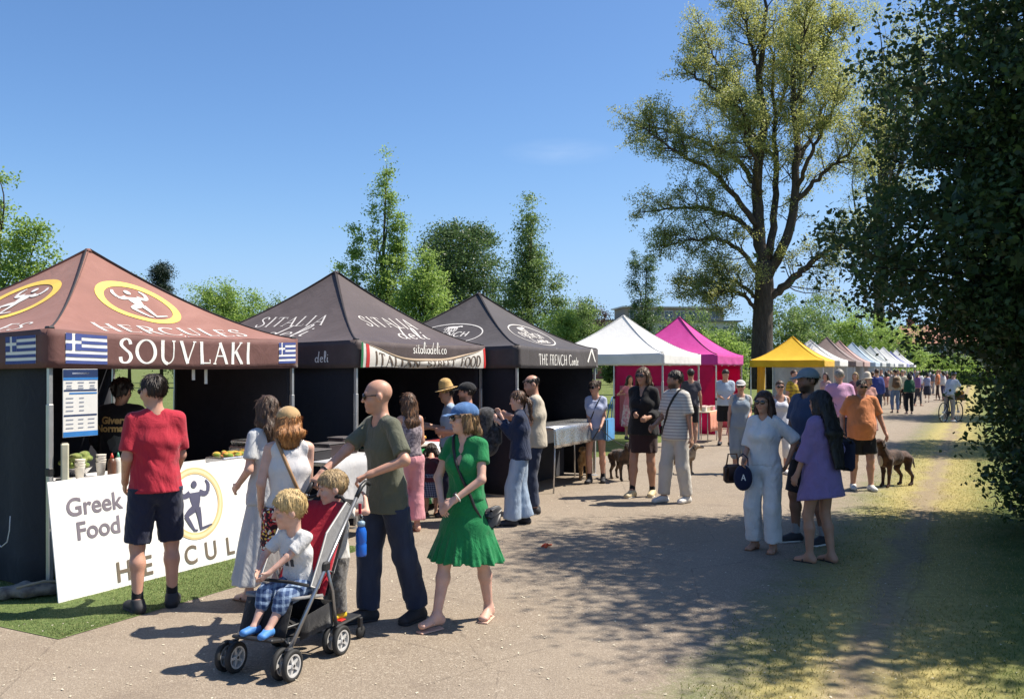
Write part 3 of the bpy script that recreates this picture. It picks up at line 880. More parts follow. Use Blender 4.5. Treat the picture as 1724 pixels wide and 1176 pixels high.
def surfnet(F, org, h):
    nx, ny, nz = F.shape
    I = F < 0
    c = np.zeros((nx - 1, ny - 1, nz - 1), np.uint8)
    offs = [(i, j, k) for i in (0, 1) for j in (0, 1) for k in (0, 1)]
    for (i, j, k) in offs: c += I[i:nx - 1 + i, j:ny - 1 + j, k:nz - 1 + k]
    act = (c > 0) & (c < 8)
    ix = np.argwhere(act)
    if not len(ix): return np.zeros((0, 3)), np.zeros((0, 4), int)
    idm = np.full(act.shape, -1, np.int32); idm[act] = np.arange(len(ix))
    val = {o: F[ix[:, 0] + o[0], ix[:, 1] + o[1], ix[:, 2] + o[2]] for o in offs}
    acc = np.zeros((len(ix), 3)); cnt = np.zeros(len(ix))
    for o in offs:
        for ax in range(3):
            if o[ax]: continue
            p = list(o); p[ax] = 1; p = tuple(p)
            a, b = val[o], val[p]
            m = (a < 0) != (b < 0)
            t = np.where(m, a / np.where(m, a - b, 1), 0)
            q = np.array(o, float)[None, :].repeat(len(ix), 0); q[:, ax] = t
            acc[m] += q[m]; cnt[m] += 1
    P = (ix + acc / cnt[:, None]) * h + org
    quads = []
    for ax in range(3):
        o1, o2 = [i for i in range(3) if i != ax]
        sl0 = [slice(None)] * 3; sl1 = [slice(None)] * 3
        sl0[ax] = slice(0, -1); sl1[ax] = slice(1, None)
        A, B = I[tuple(sl0)], I[tuple(sl1)]
        e = np.argwhere(A != B)
        e = e[(e[:, o1] > 0) & (e[:, o2] > 0) & (e[:, o1] < F.shape[o1] - 1) & (e[:, o2] < F.shape[o2] - 1)]
        if not len(e): continue
        s = A[tuple(e.T)]
        def cid(d1, d2):
            q = e.copy(); q[:, o1] += d1; q[:, o2] += d2
            return idm[tuple(q.T)]
        q = np.stack([cid(-1, -1), cid(0, -1), cid(0, 0), cid(-1, 0)], 1)
        flip = s if ax != 1 else ~s
        q[~flip] = q[~flip][:, ::-1]
        quads.append(q)
    Q = np.concatenate(quads)
    return P, Q[(Q >= 0).all(1)]

def field(prims, h, post=None, pad=None):
    pad = h * 3 if pad is None else pad
    lo = np.min([p.box(pad)[0] for p in prims if p.op == 'u'], 0); hi = np.max([p.box(pad)[1] for p in prims if p.op == 'u'], 0)
    n = np.ceil((hi - lo) / h).astype(int) + 2
    xs = [(lo[i] + h * np.arange(n[i])).astype(np.float32) for i in range(3)]
    F = np.full(n, .12, np.float32)
    for p in prims:
        m = p.k + 2.5 * h + (.03 if p.op == 'u' else .01)
        a, b = p.box(m)
        i0 = np.maximum(0, np.floor((a - lo) / h).astype(int)); i1 = np.minimum(n, np.ceil((b - lo) / h).astype(int) + 1)
        if (i1 <= i0).any(): continue
        sl = tuple(slice(i0[i], i1[i]) for i in range(3))
        d = p.ev(xs[0][sl[0]][:, None, None], xs[1][sl[1]][None, :, None], xs[2][sl[2]][None, None, :]).astype(np.float32)
        f = F[sl]
        if p.op == 'u':
            r = np.minimum(f, d)
            if p.k > 0: r -= np.maximum(p.k - np.abs(f - d), 0) ** 2 / (4 * p.k)
        else:
            r = np.maximum(f, -d)
            if p.k > 0: r += np.maximum(p.k - np.abs(f + d), 0) ** 2 / (4 * p.k)
        F[sl] = r
    if post is not None:
        F = post(F, xs[0][:, None, None], xs[1][None, :, None], xs[2][None, None, :])
    return F, lo, h
def sdf(name, prims, h, mat, parent=None, post=None, smooth=True):
    F, lo, h = field(prims, h, post)
    P, Q = surfnet(F, lo, h)
    if not len(Q): return None
    return mk(name, P, Q, mat, parent, smooth)
def rotz(a):
    c, s = math.cos(a), math.sin(a); return np.array([[c, -s, 0], [s, c, 0], [0, 0, 1.0]])
def rotx(a):
    c, s = math.cos(a), math.sin(a); return np.array([[1, 0, 0], [0, c, -s], [0, s, c]])
def roty(a):
    c, s = math.cos(a), math.sin(a); return np.array([[c, 0, s], [0, 1, 0], [-s, 0, c]])
def folds(X, Y, Z, seed, amp, f=1.0, zs=.45):
    r = np.random.default_rng(seed); o = 0
    wx = .03 * np.sin(14 * Z + r.uniform(0, 6)); wy = .03 * np.sin(11 * Z + r.uniform(0, 6))
    for i in range(4):
        a = r.uniform(0, 6.28); k = f * r.uniform(14, 38)
        o = o + np.sin(k * (np.cos(a) * (X + wx) + np.sin(a) * (Y + wy)) + k * zs * r.uniform(-1, 1) * Z + r.uniform(0, 6))
    return amp * o / 2
def drape(X, Y, Z, seed, amp):
    """near-vertical ridged folds, outward only"""
    r = np.random.default_rng(seed); o = 0
    wx = .035 * np.sin(9 * Z + r.uniform(0, 6)) + .012 * np.sin(31 * Z + r.uniform(0, 6)); wy = .03 * np.sin(8 * Z + r.uniform(0, 6))
    for i in range(3):
        a = r.uniform(0, 3.14); k = r.uniform(17, 34)
        o = o + (1 - np.abs(np.sin(k * (np.cos(a) * (X + wx) + np.sin(a) * (Y + wy)) + r.uniform(-4, 4) * Z + r.uniform(0, 6)))) ** 1.6
    return amp * o / 1.7
def ik(a, c, l1, l2, pole):
    a, c = np.array(a, float), np.array(c, float)
    d = c - a; D = np.linalg.norm(d); mxd = (l1 + l2) * .999
    if D > mxd: c = a + d / D * mxd; d = c - a; D = mxd
    D = max(D, abs(l1 - l2) + .01)
    x = (l1 * l1 - l2 * l2 + D * D) / (2 * D); y = math.sqrt(max(l1 * l1 - x * x, 1e-6))
    n = nrm(d); p = np.array(pole, float); p = nrm(p - n * p.dot(n))
    return a + n * x + p * y, c

def strands(hob, mat, hair, Hc, seed, wd, hat):
    me = hob.data; n = len(me.vertices); r = np.random.default_rng(seed)
    co = np.empty(n * 3, np.float32); me.vertices.foreach_get('co', co); co = co.reshape(-1, 3)
    no = np.empty(n * 3, np.float32); me.vertices.foreach_get('normal', no); no = no.reshape(-1, 3)
    q = r.choice(n, min(n, 1500 if wd < .004 else 500), replace=False)
    p, nn = co[q], no[q]
    dn = np.array([0, 0, -1.0]) + (p - Hc) * np.array([2.5, 2.5, 0]); d = dn - nn * (dn * nn).sum(1)[:, None]
    d = d / (np.linalg.norm(d, axis=1)[:, None] + 1e-6) + nn * r.uniform(.03, .24, len(q))[:, None] + r.normal(size=(len(q), 3)) * (.14 if hair['style'] == 'short' else .11)
    d /= np.linalg.norm(d, axis=1)[:, None]
    L = r.uniform(.03, .075, len(q)) * (.7 if hair['style'] == 'short' else (.62 if hat else 1.0))
    sd = np.cross(d, nn); sd /= np.linalg.norm(sd, axis=1)[:, None] + 1e-6
    root = p - nn * .002
    P = np.stack([root - sd * wd, root + sd * wd, root + d * L[:, None] * .6 + sd * wd * .7, root + d * L[:, None] - nn * .006], 1)
    ob = mk('strands', P.reshape(-1, 3), np.arange(len(q) * 4).reshape(-1, 4), mat, hob)
def M_skin(tone):
    key = ('skin', tone)
    if key in _mc: return _mc[key]
    t = NT('skin')
    v = t.mapping()
    at = t.attr('feat').outputs['Color']
    n = t.noise(v, 14, 4)
    base = t.ramp(n, [(.3, tuple(x * .9 for x in tone)), (.7, tuple(min(1, x * 1.08) for x in tone))])
    x, y, z = t.sep(at)
    c = t.mix(x, base, (tone[0] * .78, tone[1] * .42, tone[2] * .42))     # lips, cheeks
    c = t.mix(y, c, (.035, .022, .015))                                    # brows, eyes, stubble
    t.col(c)
    t.set(.5, 0, .4)
    t.b.inputs['Subsurface Weight'].default_value = .12
    t.b.inputs['Subsurface Radius'].default_value = (.012, .004, .002)
    t.b.inputs['Subsurface Scale'].default_value = .5
    t.bump(t.noise(v, 180, 3), .08, .004)
    _mc[key] = t.m
    return t.m
def M_hair(c, c2=None):
    key = ('hair', c, c2)
    if key in _mc: return _mc[key]
    t = NT('hair')
    v = t.mapping((1, 1, .12))
    n = t.noise(v, 70, 4, .6)
    c2 = c2 or tuple(min(1, x * 1.9 + .004) for x in c)
    t.col(t.ramp(n, [(.32, tuple(x * .55 for x in c)), (.5, c), (.7, c2)]))
    t.set(.5, 0, .4)
    t.bump(n, .6, .012)
    _mc[key] = t.m
    return t.m
FAIR, PALE, TAN, BROWN = (.50, .27, .19), (.58, .35, .27), (.40, .215, .14), (.20, .105, .07)
HB = {'black': (.010, .008, .007), 'dark': (.022, .014, .010), 'brown': (.055, .030, .017), 'lbrown': (.13, .075, .038), 'ginger': (.28, .115, .035), 'blond': (.46, .32, .14), 'dblond': (.28, .19, .095), 'grey': (.22, .20, .18)}
GLASSM = M_plain((.012, .010, .010), .08, 0, .8, name='dark_lens')
DBG = {}

def person(px, Y, H, yaw, label, h=None, *, pos=None, z=0.0, fem=False, tone=FAIR, build=1.0, belly=0.0, lean=0.0, side=0.0, twist=0.0, head=(0, 0, 0),
           feet=None, hips=None, knees=None, hands=None, elbows=None, footyaw=(0, 0), top=None, bottom=None, hair=None, hat=None, glasses=None, shoes=None, socks=None,
           group=None, fing=True, seed=0, child=0.0, curl=.5, sandal=False, palm=None, foottilt=(0, 0), jacket=None, beard=None, cat='person'):
    """one person. Local frame: faces -y, left hand towards +x, canonical height 1.75 scaled to H. yaw degrees, 0 = facing camera"""
    loc = gp(px, Y, z) if pos is None else Vector(pos)
    E = empty('person', loc, R(yaw), label, cat, group)
    S = H / 1.75
    if h is None: h = float(np.clip(loc.y / 891 * .95, .0068, .05))
    h = h / S * (1.12 if h < .0075 else 1.38)
    hs = 1 + .75 * child                                # children's heads are relatively larger
    E.scale = (S, S, S)
    legk = 1 - .18 * child
    sw = (.152 if fem else .172) * build; hw = (.092 if fem else .088) * (build * .5 + .5)
    hips = (0, 0, .93 * legk) if hips is None else hips
    Pv = np.array(hips, float)
    Lr = rotx(R(lean)) @ roty(R(side))                  # lean > 0 bends forward (towards -y)
    up = Lr @ np.array([0, 0, 1.0])
    tl = 1 + .02 * child
    Wst, Ch, Nk = Pv + up * .16 * tl, Pv + up * .36 * tl, Pv + up * .555 * tl
    Tw = rotz(R(twist)); sx = Lr @ Tw @ np.array([1.0, 0, 0]); fw = Lr @ Tw @ np.array([0, -1.0, 0]); bx = np.array([1.0, 0, 0])
    Sh = [Pv + up * .495 * tl - sx * sw * .93, Pv + up * .495 * tl + sx * sw * .93]            # right(-x), left(+x)
    Hp = [Pv + np.array([-hw, 0, -.02]), Pv + np.array([hw, 0, -.02])]
    feet = feet or ((-.10, .0, 0), (.10, -.02, 0))
    An, Kn, fd = [], [], []
    l1, l2 = .43 * legk, .405 * legk
    for i in (0, 1):
        fy = R(footyaw[i] + (-8, 8)[i]); ft = R(foottilt[i])
        f = np.array([math.sin(fy) * math.cos(ft), -math.cos(fy) * math.cos(ft), -math.sin(ft)])
        an = np.array(feet[i], float) + np.array([0, 0, .085 * (1 if not child else .8)])
        kp = knees[i] if knees else (f[0] * .6 + (-.12, .12)[i], -1, 0)
        k_, an = ik(Hp[i], an, l1, l2, kp)
        An.append(an); Kn.append(k_); fd.append(f)
    ua, fa = .285 * (1 - .05 * child), .255 * (1 - .05 * child)
    if hands is None: hands = (None, None)
    Wr, El = [], []
    for i in (0, 1):
        sg = (-1, 1)[i]
        t_ = hands[i]
        if t_ is None: t_ = Sh[i] + sx * sg * .07 + fw * .05 - np.array([0, 0, .525])
        pl = elbows[i] if elbows and elbows[i] is not None else (sx * sg * .28 - fw * 1.0 - np.array([0, 0, .15]))
        e, w = ik(Sh[i], t_, ua, fa, pl)
        El.append(e); Wr.append(w)
    Hr = Lr @ rotz(R(head[0])) @ rotx(R(head[1])) @ roty(R(head[2]))
    hx, hf, hu = Hr @ np.array([1.0, 0, 0]), Hr @ np.array([0, -1.0, 0]), Hr @ np.array([0, 0, 1.0])
    Hc = Nk + up * .024 + hu * .125 * hs + hf * .012
    def hp(s_, f_, u_): return Hc + (hx * s_ + hf * f_ + hu * u_) * hs
    HR = np.stack([hx, hf, hu])
    sb = build
    # ---- torso pieces, reused (inflated) for the clothes
    def torso(g=0.0, lo=0.0, k=.05):
        T = [Bone(Pv - up * .03, Pv + up * .05, ((.160 if fem else .150) * (sb * .7 + .3) + g, .108 * sb + g + belly * .3), ((.145 if fem else .145) * sb + g, .100 * sb + g + belly * .55), bx, k),
             Bone(Pv + up * .10 + fw * belly * .5, Ch - up * .05, ((.122 if fem else .138) * sb + g + belly * .4, .092 * sb + g + belly), ((.138 if fem else .155) * sb + g, .105 * sb + g + belly * .3), sx, k),
             Bone(Ch - up * .02, Ch + up * .075, ((.142 if fem else .165) * sb + g, .104 * sb + g), ((.125 if fem else .15) * sb + g, .085 * sb + g), sx, k),
             Bone(Sh[0] + sx * .03, Sh[1] - sx * .03, .051 * sb + g * .62, None, (0, 1, 0), min(k, .03)),
             Bone(Sh[0] + sx * .05 + up * .012, Nk - up * .02 - sx * .02, .036 + g * .8, .044 + g * .6, (0, 1, 0), .03), Bone(Sh[1] - sx * .05 + up * .012, Nk - up * .02 + sx * .02, .036 + g * .8, .044 + g * .6, (0, 1, 0), .03)]
        if fem and child < .3:
            T += [Ell(Ch + fw * .078 + s_ * sx * .068 - up * .015, (.062 + g * .6,) * 3, None, .05) for s_ in (-1, 1)]
        return T
    ath = (.082, .052) if fem else (.080, .055)
    def leg(i, g0=0.0, g1=0.0, t0=0.0, upto=2.0, flat=False, k=.03):
        q = (sb * .6 + .4)
        B = []
        kk = Kn[i]
        if upto <= 1:
            e = Hp[i] + (kk - Hp[i]) * upto
            B.append(Bone(Hp[i], e, ath[0] * q + g0, (ath[0] + (ath[1] - ath[0]) * upto) * q + g1, bx, k, f1=flat))
        else:
            gm = g0 + (g1 - g0) * .5
            B.append(Bone(Hp[i], kk, ath[0] * q + g0, ath[1] * q + gm, bx, k))
            e = kk + (An[i] - kk) * (upto - 1)
            cm = kk + (An[i] - kk) * .32 + np.array([0, .012, 0])
            if flat or g1 > .006:
                B.append(Bone(kk, e, ath[1] * q + gm, (.040 * q + g1), bx, k, f1=flat))
                B.append(Bone(kk, cm, ath[1] * q + gm * .9, .052 * q + gm * .9, bx, .02))
            else:
                B.append(Bone(kk, cm, .050 * q + g1, .053 * q + g1, bx, k)); B.append(Bone(cm, e, .053 * q + g1, .034 * q + g1, bx, k))
        return B
    def arm(i, g0=0.0, g1=0.0, upto=2.0, flat=False, k=.02):
        q = (sb * .75 + .25) * (.9 if fem else 1.0)
        B = []
        if upto <= 1:
            e = Sh[i] + (El[i] - Sh[i]) * upto
            B.append(Bone(Sh[i], e, .046 * q + g0, (.046 - .008 * upto) * q + g1, (0, 1, 0), k, f1=flat))
        else:
            B.append(Bone(Sh[i], El[i], .046 * q + g0, .037 * q + (g0 + g1) / 2, (0, 1, 0), k))
            e = El[i] + (Wr[i] - El[i]) * (upto - 1)
            B.append(Bone(El[i], e, .038 * q + (g0 + g1) / 2, .026 * q + g1, (0, 1, 0), k, f1=flat))
        return B
    # ---- body
    B = torso() + leg(0, upto=2) + leg(1, upto=2)
    for i in (0, 1): B += arm(i)
    for i in (0, 1):                                    # feet
        a = An[i]; f = fd[i]
        fl = .185 * (1 - .25 * child)
        heel = a - np.array([0, 0, .045]) - f * .035
        toe = a + f * fl * .78 - np.array([0, 0, .062])
        if abs(foottilt[i]) < 1: toe[2] = max(toe[2], feet[i][2] + .022)
        B += [Bone(a, heel, .036, .034, bx, .02), Bone(heel, toe, (.034, .034), (.042, .020), np.cross(f, (0, 0, 1)), .03), Bone(a - np.array([0, 0, .01]), toe, .030, .018, bx, .03)]
    # head
    B += [Bone(Nk - up * .04, hp(0, -.012, -.055), .052 * (1.0 if fem else 1.1) * (.3 * hs + .7), .050 * hs, bx, .03),
          Ell(hp(0, -.012, .030), np.array((.076, .096, .088)) * hs, HR, .03), Ell(hp(0, .026, -.040), np.array((.058, .066, .074)) * hs, HR, .035),
          Ell(hp(0, .070, -.094), np.array((.024, .022, .020)) * hs, HR, .03)]
    if h * S < .029:
        B += [Bone(hp(0, .090, .014), hp(0, .108, -.022), .008 * hs, .0125 * hs, hx, .012), Bone(hp(-.04, .076, .030), hp(.04, .076, .030), .013 * hs, None, hu, .02),
              Ell(hp(0, .086, -.058), np.array((.022, .011, .012)) * hs, HR, .012)]
        for s_ in (-1, 1):
            B += [Ell(hp(.081 * s_, -.010, -.004), np.array((.014, .022, .034)) * hs, HR, .006), Ell(hp(.040 * s_, .062, -.026), np.array((.022, .022, .022)) * hs, HR, .03),
                  Ell(hp(.031 * s_, .100, .010), np.array((.015, .012, .010)) * hs, HR, .014, 's')]
    # hands
    for i in (0, 1):
        sg = (-1, 1)[i]
        ax = nrm(Wr[i] - El[i])
        pn = np.array(palm[i], float) if palm and palm[i] is not None else -sx * sg * 1.0 + fw * .15   # palm normal
        pn = nrm(pn - ax * ax.dot(pn)); ac = np.cross(ax, pn) * (1 if i == 0 else -1)     # towards the thumb
        if ac.dot(fw) < 0 and palm is None: ac = -ac
        hsz = (.9 if fem else 1.0) * (1 - .1 * child)
        w = Wr[i]; kn = w + ax * .085 * hsz
        B.append(Bone(w - ax * .01, kn, (.026 * hsz, .018 * hsz), (.038 * hsz, .014 * hsz), ac, .02))
        if fing and h * S < .021:
            for q, ln in ((.030, .072), (.010, .082), (-.010, .076), (-.029, .060)):
                b0 = kn + ac * q * hsz - ax * .008
                ca, sa = math.cos(curl * .7), math.sin(curl * .7)
                d1 = ax * ca + pn * sa; d2 = ax * math.cos(curl * 1.9) + pn * math.sin(curl * 1.9)
                m_ = b0 + d1 * ln * .55 * hsz; e_ = m_ + d2 * ln * .5 * hsz
                rr = max(.0085 * hsz, h * .75)
                B += [Bone(b0, m_, rr, rr * .95, bx, .005), Bone(m_, e_, rr * .95, rr * .8, bx, .004)]
            t0 = w + ax * .025 * hsz + ac * .022 * hsz; d = nrm(ax * .7 + ac * .7 + pn * .25)
            t1 = t0 + d * .042 * hsz; t2 = t1 + nrm(ax + pn * .4 + ac * .15) * .036 * hsz
            rr = max(.0105 * hsz, h * .8)
            B += [Bone(t0, t1, rr * 1.25, rr, bx, .012), Bone(t1, t2, rr, rr * .85, bx, .004)]
        else:
            B.append(Bone(kn, kn + ax * .07 * hsz + pn * .03 * curl, (.034 * hsz, .013 * hsz), (.022 * hsz, .011 * hsz), ac, .01))
    body = sdf('body', B, h, M_skin(tone), E)
    n = len(body.data.vertices); co = np.empty(n * 3, np.float32); body.data.vertices.foreach_get('co', co); co = co.reshape(-1, 3)
    fe = np.zeros((n, 4), np.float32); fe[:, 3] = 1
    lp = ((co - Hc) @ HR.T) / hs
    def blob(s_, f_, u_, rx, rf, ru): return np.clip(1.6 - 1.6 * np.sqrt(((lp[:, 0] - s_) / rx) ** 2 + ((lp[:, 1] - f_) / rf) ** 2 + ((lp[:, 2] - u_) / ru) ** 2), 0, 1)
    if h * S < .03:
        fe[:, 0] = np.maximum(blob(0, .09, -.058, .030, .03, .013), .25 * np.maximum(blob(.042, .07, -.03, .03, .04, .03), blob(-.042, .07, -.03, .03, .04, .03)))
        fe[:, 1] = np.maximum(np.maximum(blob(.031, .09, .010, .016, .03, .009), blob(-.031, .09, .010, .016, .03, .009)), .8 * np.maximum(blob(.033, .09, .030, .024, .03, .007), blob(-.033, .09, .030, .024, .03, .007)))
        if beard: fe[:, 1] = np.maximum(fe[:, 1], beard * np.clip((-.030 - lp[:, 2]) / .03, 0, 1) * np.clip((lp[:, 1] + .02) / .04, 0, 1) * ((lp[:, 2] > -.13) & (lp[:, 1] > -.02)) * (1 - fe[:, 0]))
    at = body.data.attributes.new('feat', 'FLOAT_COLOR', 'POINT'); at.data.foreach_set('color', fe.ravel())
    # ---- bottoms
    pz = Pv[2]
    if bottom:
        kd = bottom['kind']; m = bottom['mat']
        if kd in ('trousers', 'shorts'):
            up_ = bottom.get('to', 1.94 if kd == 'trousers' else .85); g0, g1 = bottom.get('g', (.014, .022))
            pr = [Bone(Pv - up * .02, Pv + up * .09, ((.164 if fem else .154) * (sb * .7 + .3) + .012, .112 * sb + .012 + belly * .5), ((.135 if fem else .146) * sb + .010 + belly * .3, .100 * sb + .010 + belly * .8), bx, .03)]
            for i in (0, 1): pr += leg(i, g0, g1, upto=up_, flat=True, k=.025)
            wz = Pv + up * bottom.get('waist', .115)
            if top and not top.get('tuck') and top.get('hem', pz - .02) + .035 < wz[2]: wz = Pv + up * (top.get('hem', pz - .02) + .035 - pz)
            def post(F, X, Y_, Z):
                F = F - (drape(X, Y_, Z, seed + 3, .007) if h * S < .029 else 0) - folds(X, Y_, Z, seed + 9, .002, 2.0, 1.5)
                return np.maximum(F, (X - wz[0]) * up[0] + (Y_ - wz[1]) * up[1] + (Z - wz[2]) * up[2])
            sdf(bottom.get('name', kd), pr, h * 1.22, m, E, post)
        else:                                           # skirts and dresses hanging below the waist
            zb = bottom['hem']; rb = bottom.get('r', (.24, .2)); fl = bottom.get('flare', None)
            cx, cy = Pv[0], Pv[1] - bottom.get('fwd', 0.0)
            zt = pz + bottom.get('waist', .12)
            seg = [(zt, .130 * sb + .012, .098 * sb + .012 + belly), (pz - .03, (.166 if fem else .155) * (sb * .7 + .3) + .016, .118 * sb + .016 + belly * .6)]
            if fl: seg.append((fl[0], fl[1], fl[2]))
            seg.append((zb, rb[0], rb[1]))
            pr = [Bone((cx, cy, a[0]), (cx, cy, b[0]), (a[1], a[2]), (b[1], b[2]), bx, .02, f1=(j == len(seg) - 2)) for j, (a, b) in enumerate(zip(seg, seg[1:]))]
            np_, pa, p0 = bottom.get('pleat', (9, .012, pz - .1))
            def post(F, X, Y_, Z):
                th = np.arctan2(Y_ - cy, X - cx)
                s_ = np.clip((p0 - Z) / max(p0 - zb, .05), 0, 1)
                F = F - pa * s_ * (np.sin(np_ * th + 2 * np.sin(3 * th + seed) + 3 * Z) + .5 * np.sin(2.3 * np_ * th + seed))
                return np.maximum(np.maximum(F, zb - Z), Z - zt)
            sdf(bottom.get('name', 'skirt'), pr, h * 1.1, m, E, post)
    # ---- tops
    def make_top(top, extra=0.0, nm=None):
        g = top.get('g', .014) + extra; m = top['mat']; sl = top.get('sleeve', .6); nk = top.get('neck', 'crew')
        pr = torso(g, k=.035)
        hem = top.get('hem', pz - .02)
        if hem < pz - .01:
            hw_ = top.get('hemr', None)
            rr = hw_ if hw_ else ((.165 if fem else .155) * (sb * .7 + .3) + g + .006, .115 * sb + g + .006 + belly * .6)
            pr.append(Bone(Pv + up * .1, (Pv[0], Pv[1], hem - .02), (.135 * sb + g + belly * .3, .1 * sb + g + belly), rr, bx, .04))
        if sl > 0:
            for i in (0, 1): pr += arm(i, g * .45 + .003, top.get('cuff', g * .8 + .010), upto=sl if not isinstance(sl, tuple) else sl[i], flat=True, k=.018)
        nb, nt = Nk - up * .035, Nk + up * .12
        if nk == 'collar': pr.append(Bone(Nk - up * .03, Nk + up * .03, .060 + g * .4, .062 + g * .4, bx, .015, f1=True))
        elif nk == 'crew': pr.append(Bone(nb + fw * .012, nt + fw * .03, .062, .075, bx, .012, 's'))
        elif nk == 'v':
            pr.append(Bone(nb, nt, .060, .075, bx, .012, 's'))
            pr.append(Bone(Nk + fw * .10 + up * .05, Ch + fw * .14 - up * top.get('vdeep', .03), .075, .006, sx, .01, 's'))
        elif nk == 'tank':
            pr.append(Bone(nb - up * .04 + fw * .05, nt + fw * .05, .072, .09, bx, .015, 's')); pr.append(Bone(nb - fw * .02, nt, .065, .08, bx, .015, 's'))
        if sl == 0:
            for i in (0, 1):
                sg = (-1, 1)[i]
                pr.append(Bone(Sh[i] + sx * sg * .030 + up * .06, Sh[i] + sx * sg * .055 - up * .12, .072, .058, (0, 1, 0), .012, 's'))
        wz = np.array([0, 0, hem])
        open_ = top.get('open', 0)
        def post(F, X, Y_, Z):
            if h * S < .029:
                msk = .15 + .85 * np.clip((Ch[2] + .03 - Z) / max(Ch[2] + .03 - hem, .1), 0, 1)
                F = F - drape(X, Y_, Z, seed + 5, top.get('fold', .009)) * msk - folds(X, Y_, Z, seed + 8, .0025, 1.6, .9)
            if open_:
                lx = (X - Pv[0]) * sx[0] + (Y_ - Pv[1]) * sx[1] + (Z - Pv[2]) * sx[2]
                lf = (X - Pv[0]) * fw[0] + (Y_ - Pv[1]) * fw[1] + (Z - Pv[2]) * fw[2]
                F = np.maximum(F, np.minimum(open_ - np.abs(lx), lf))
            pl = top.get('pleat')
            if pl:
                th = np.arctan2(Y_ - Pv[1], X - Pv[0]); s_ = np.clip((Ch[2] - Z) / (Ch[2] - hem), 0, 1)
                F = F - pl[1] * s_ * np.sin(pl[0] * th + 2 * np.sin(2 * th + seed))
            return np.maximum(F, hem + top.get('tilt', 0) * Y_ - Z)
        return sdf(nm or top.get('name', 'shirt'), pr, h * 1.22, m, E, post)
    tob = make_top(top) if top else None
    if jacket: make_top(jacket, .010, 'jacket')
    # ---- shoes and socks
    if shoes:
        for i in (0, 1):
            a = An[i]; f = fd[i]; sd = np.cross(f, (0, 0, 1.0)); zg = feet[i][2]
            fl = .185 * (1 - .25 * child)
            heel = a - np.array([0, 0, .045]) - f * .035; toe = a + f * fl * .85 - np.array([0, 0, .060])
            if abs(foottilt[i]) < 1: heel[2] = zg + .040; toe[2] = zg + .034
            if shoes.get('sandal'):
                so = np.array([0, 0, -.030]) if abs(foottilt[i]) < 1 else np.array([0, 0, -.036])
                pr = [Bone(heel + so - f * .008, toe + so * .75 + f * .012, (.042, .009), (.048, .009), sd, .005)]
                st = [Bone(a + f * .06 - sd * .046 + np.array([0, 0, -.055]), a + f * .075 + np.array([0, 0, -.028]), .009, None, sd, .003), Bone(a + f * .06 + sd * .046 + np.array([0, 0, -.055]), a + f * .075 + np.array([0, 0, -.028]), .009, None, sd, .003),
                      Bone(a + f * .075 + np.array([0, 0, -.028]), a + f * .125 + np.array([0, 0, -.042]), .008, None, sd, .003)]
                sdf('sandal', pr + st, max(h * .8, .005), shoes['mat'], E)
            else:
                hi = shoes.get('high', 0.0)
                pr = [Bone(heel, toe, (.043, .042), (.047, .032), sd, .03), Bone(a + np.array([0, 0, hi]), heel, .044, .043, sd, .03), Bone(a - np.array([0, 0, .01]), toe, .040, .028, sd, .03)]
                zc = (a[2] + .012 + hi)
                post = (lambda F, X, Y_, Z, zc=zc, zg=zg: np.maximum(np.maximum(F, Z - zc), zg + .004 - Z)) if abs(foottilt[i]) < 1 else (lambda F, X, Y_, Z, zc=zc: np.maximum(F, Z - zc))
                so = sdf('shoe', pr, h, shoes['mat'], E, post)
                if shoes.get('sole') and h * S < .02:
                    pr = [Bone(heel + np.array([0, 0, -.020]), toe + np.array([0, 0, -.018]) + f * .004, (.047, .04), (.050, .03), sd, .03)]
                    sdf('sole', pr, h, shoes['sole'], so, lambda F, X, Y_, Z, zg=zg: np.maximum(np.maximum(F, zg + .001 - Z), Z - zg - .022))
    if socks:
        for i in (0, 1):
            sdf('sock', [Bone(An[i] + (Kn[i] - An[i]) * socks.get('len', .28), An[i] - np.array([0, 0, .02]), .041, .043, bx, .02, f0=True)], h, socks['mat'], E)
    # ---- hair
    hm = None
    if hair:
        st = hair['style']; hm = hair['mat']; gz = hair.get('g', .012)
        pr = [Ell(hp(0, -.015, .036), np.array((.076 + gz * .75, .095 + gz * .85, .086 + gz)) * hs, HR, .03)]
        ln = hair.get('len', .3); wd = hair.get('w', .085)
        n0 = hp(0, -.075, -.02)
        if st in ('long', 'bob'):
            dn = np.array([0, 0, -1.0]); bk = -hf
            n1 = n0 + dn * ln * .45 - fw * (.02 + .45 * hair.get('out', .03)); n2 = n0 + dn * ln - fw * hair.get('out', .03)
            pr += [Bone(n0, n1, (wd * hs, .045 * hs), (wd * 1.05 * hs, .042), hx, .04), Bone(n1, n2, (wd * 1.05 * hs, .042), (wd * .75, .025), hx, .04)]
            for s_ in (-1, 1):
                a0 = hp(.070 * s_, .0, .03); a1 = hp(.082 * s_, -.008, -.09); a2 = a1 + dn * min(ln * .55, .3) + fw * hair.get('front', .0) + sx * s_ * .01
                pr += [Bone(a0, a1, (.03 * hs, .045 * hs), (.028 * hs, .042 * hs), hx, .03)]
                if ln > .22: pr.append(Bone(a1, a2, (.028 * hs, .042 * hs), (.02, .028), hx, .03))
        if st == 'pony':
            p0 = hp(0, -.115, .01); p1 = hp(0, -.150, -.05); p2 = p1 + np.array([0, 0, -ln]) - fw * .02
            pr += [Bone(p0, p1, .026, .032, hx, .01), Bone(p1, p2, .034, .018, hx, .02)]
        if st == 'bun': pr.append(Ell(hp(0, -.105, .085), (.042, .042, .042), None, .012))
        hl = hair.get('line', -.004)
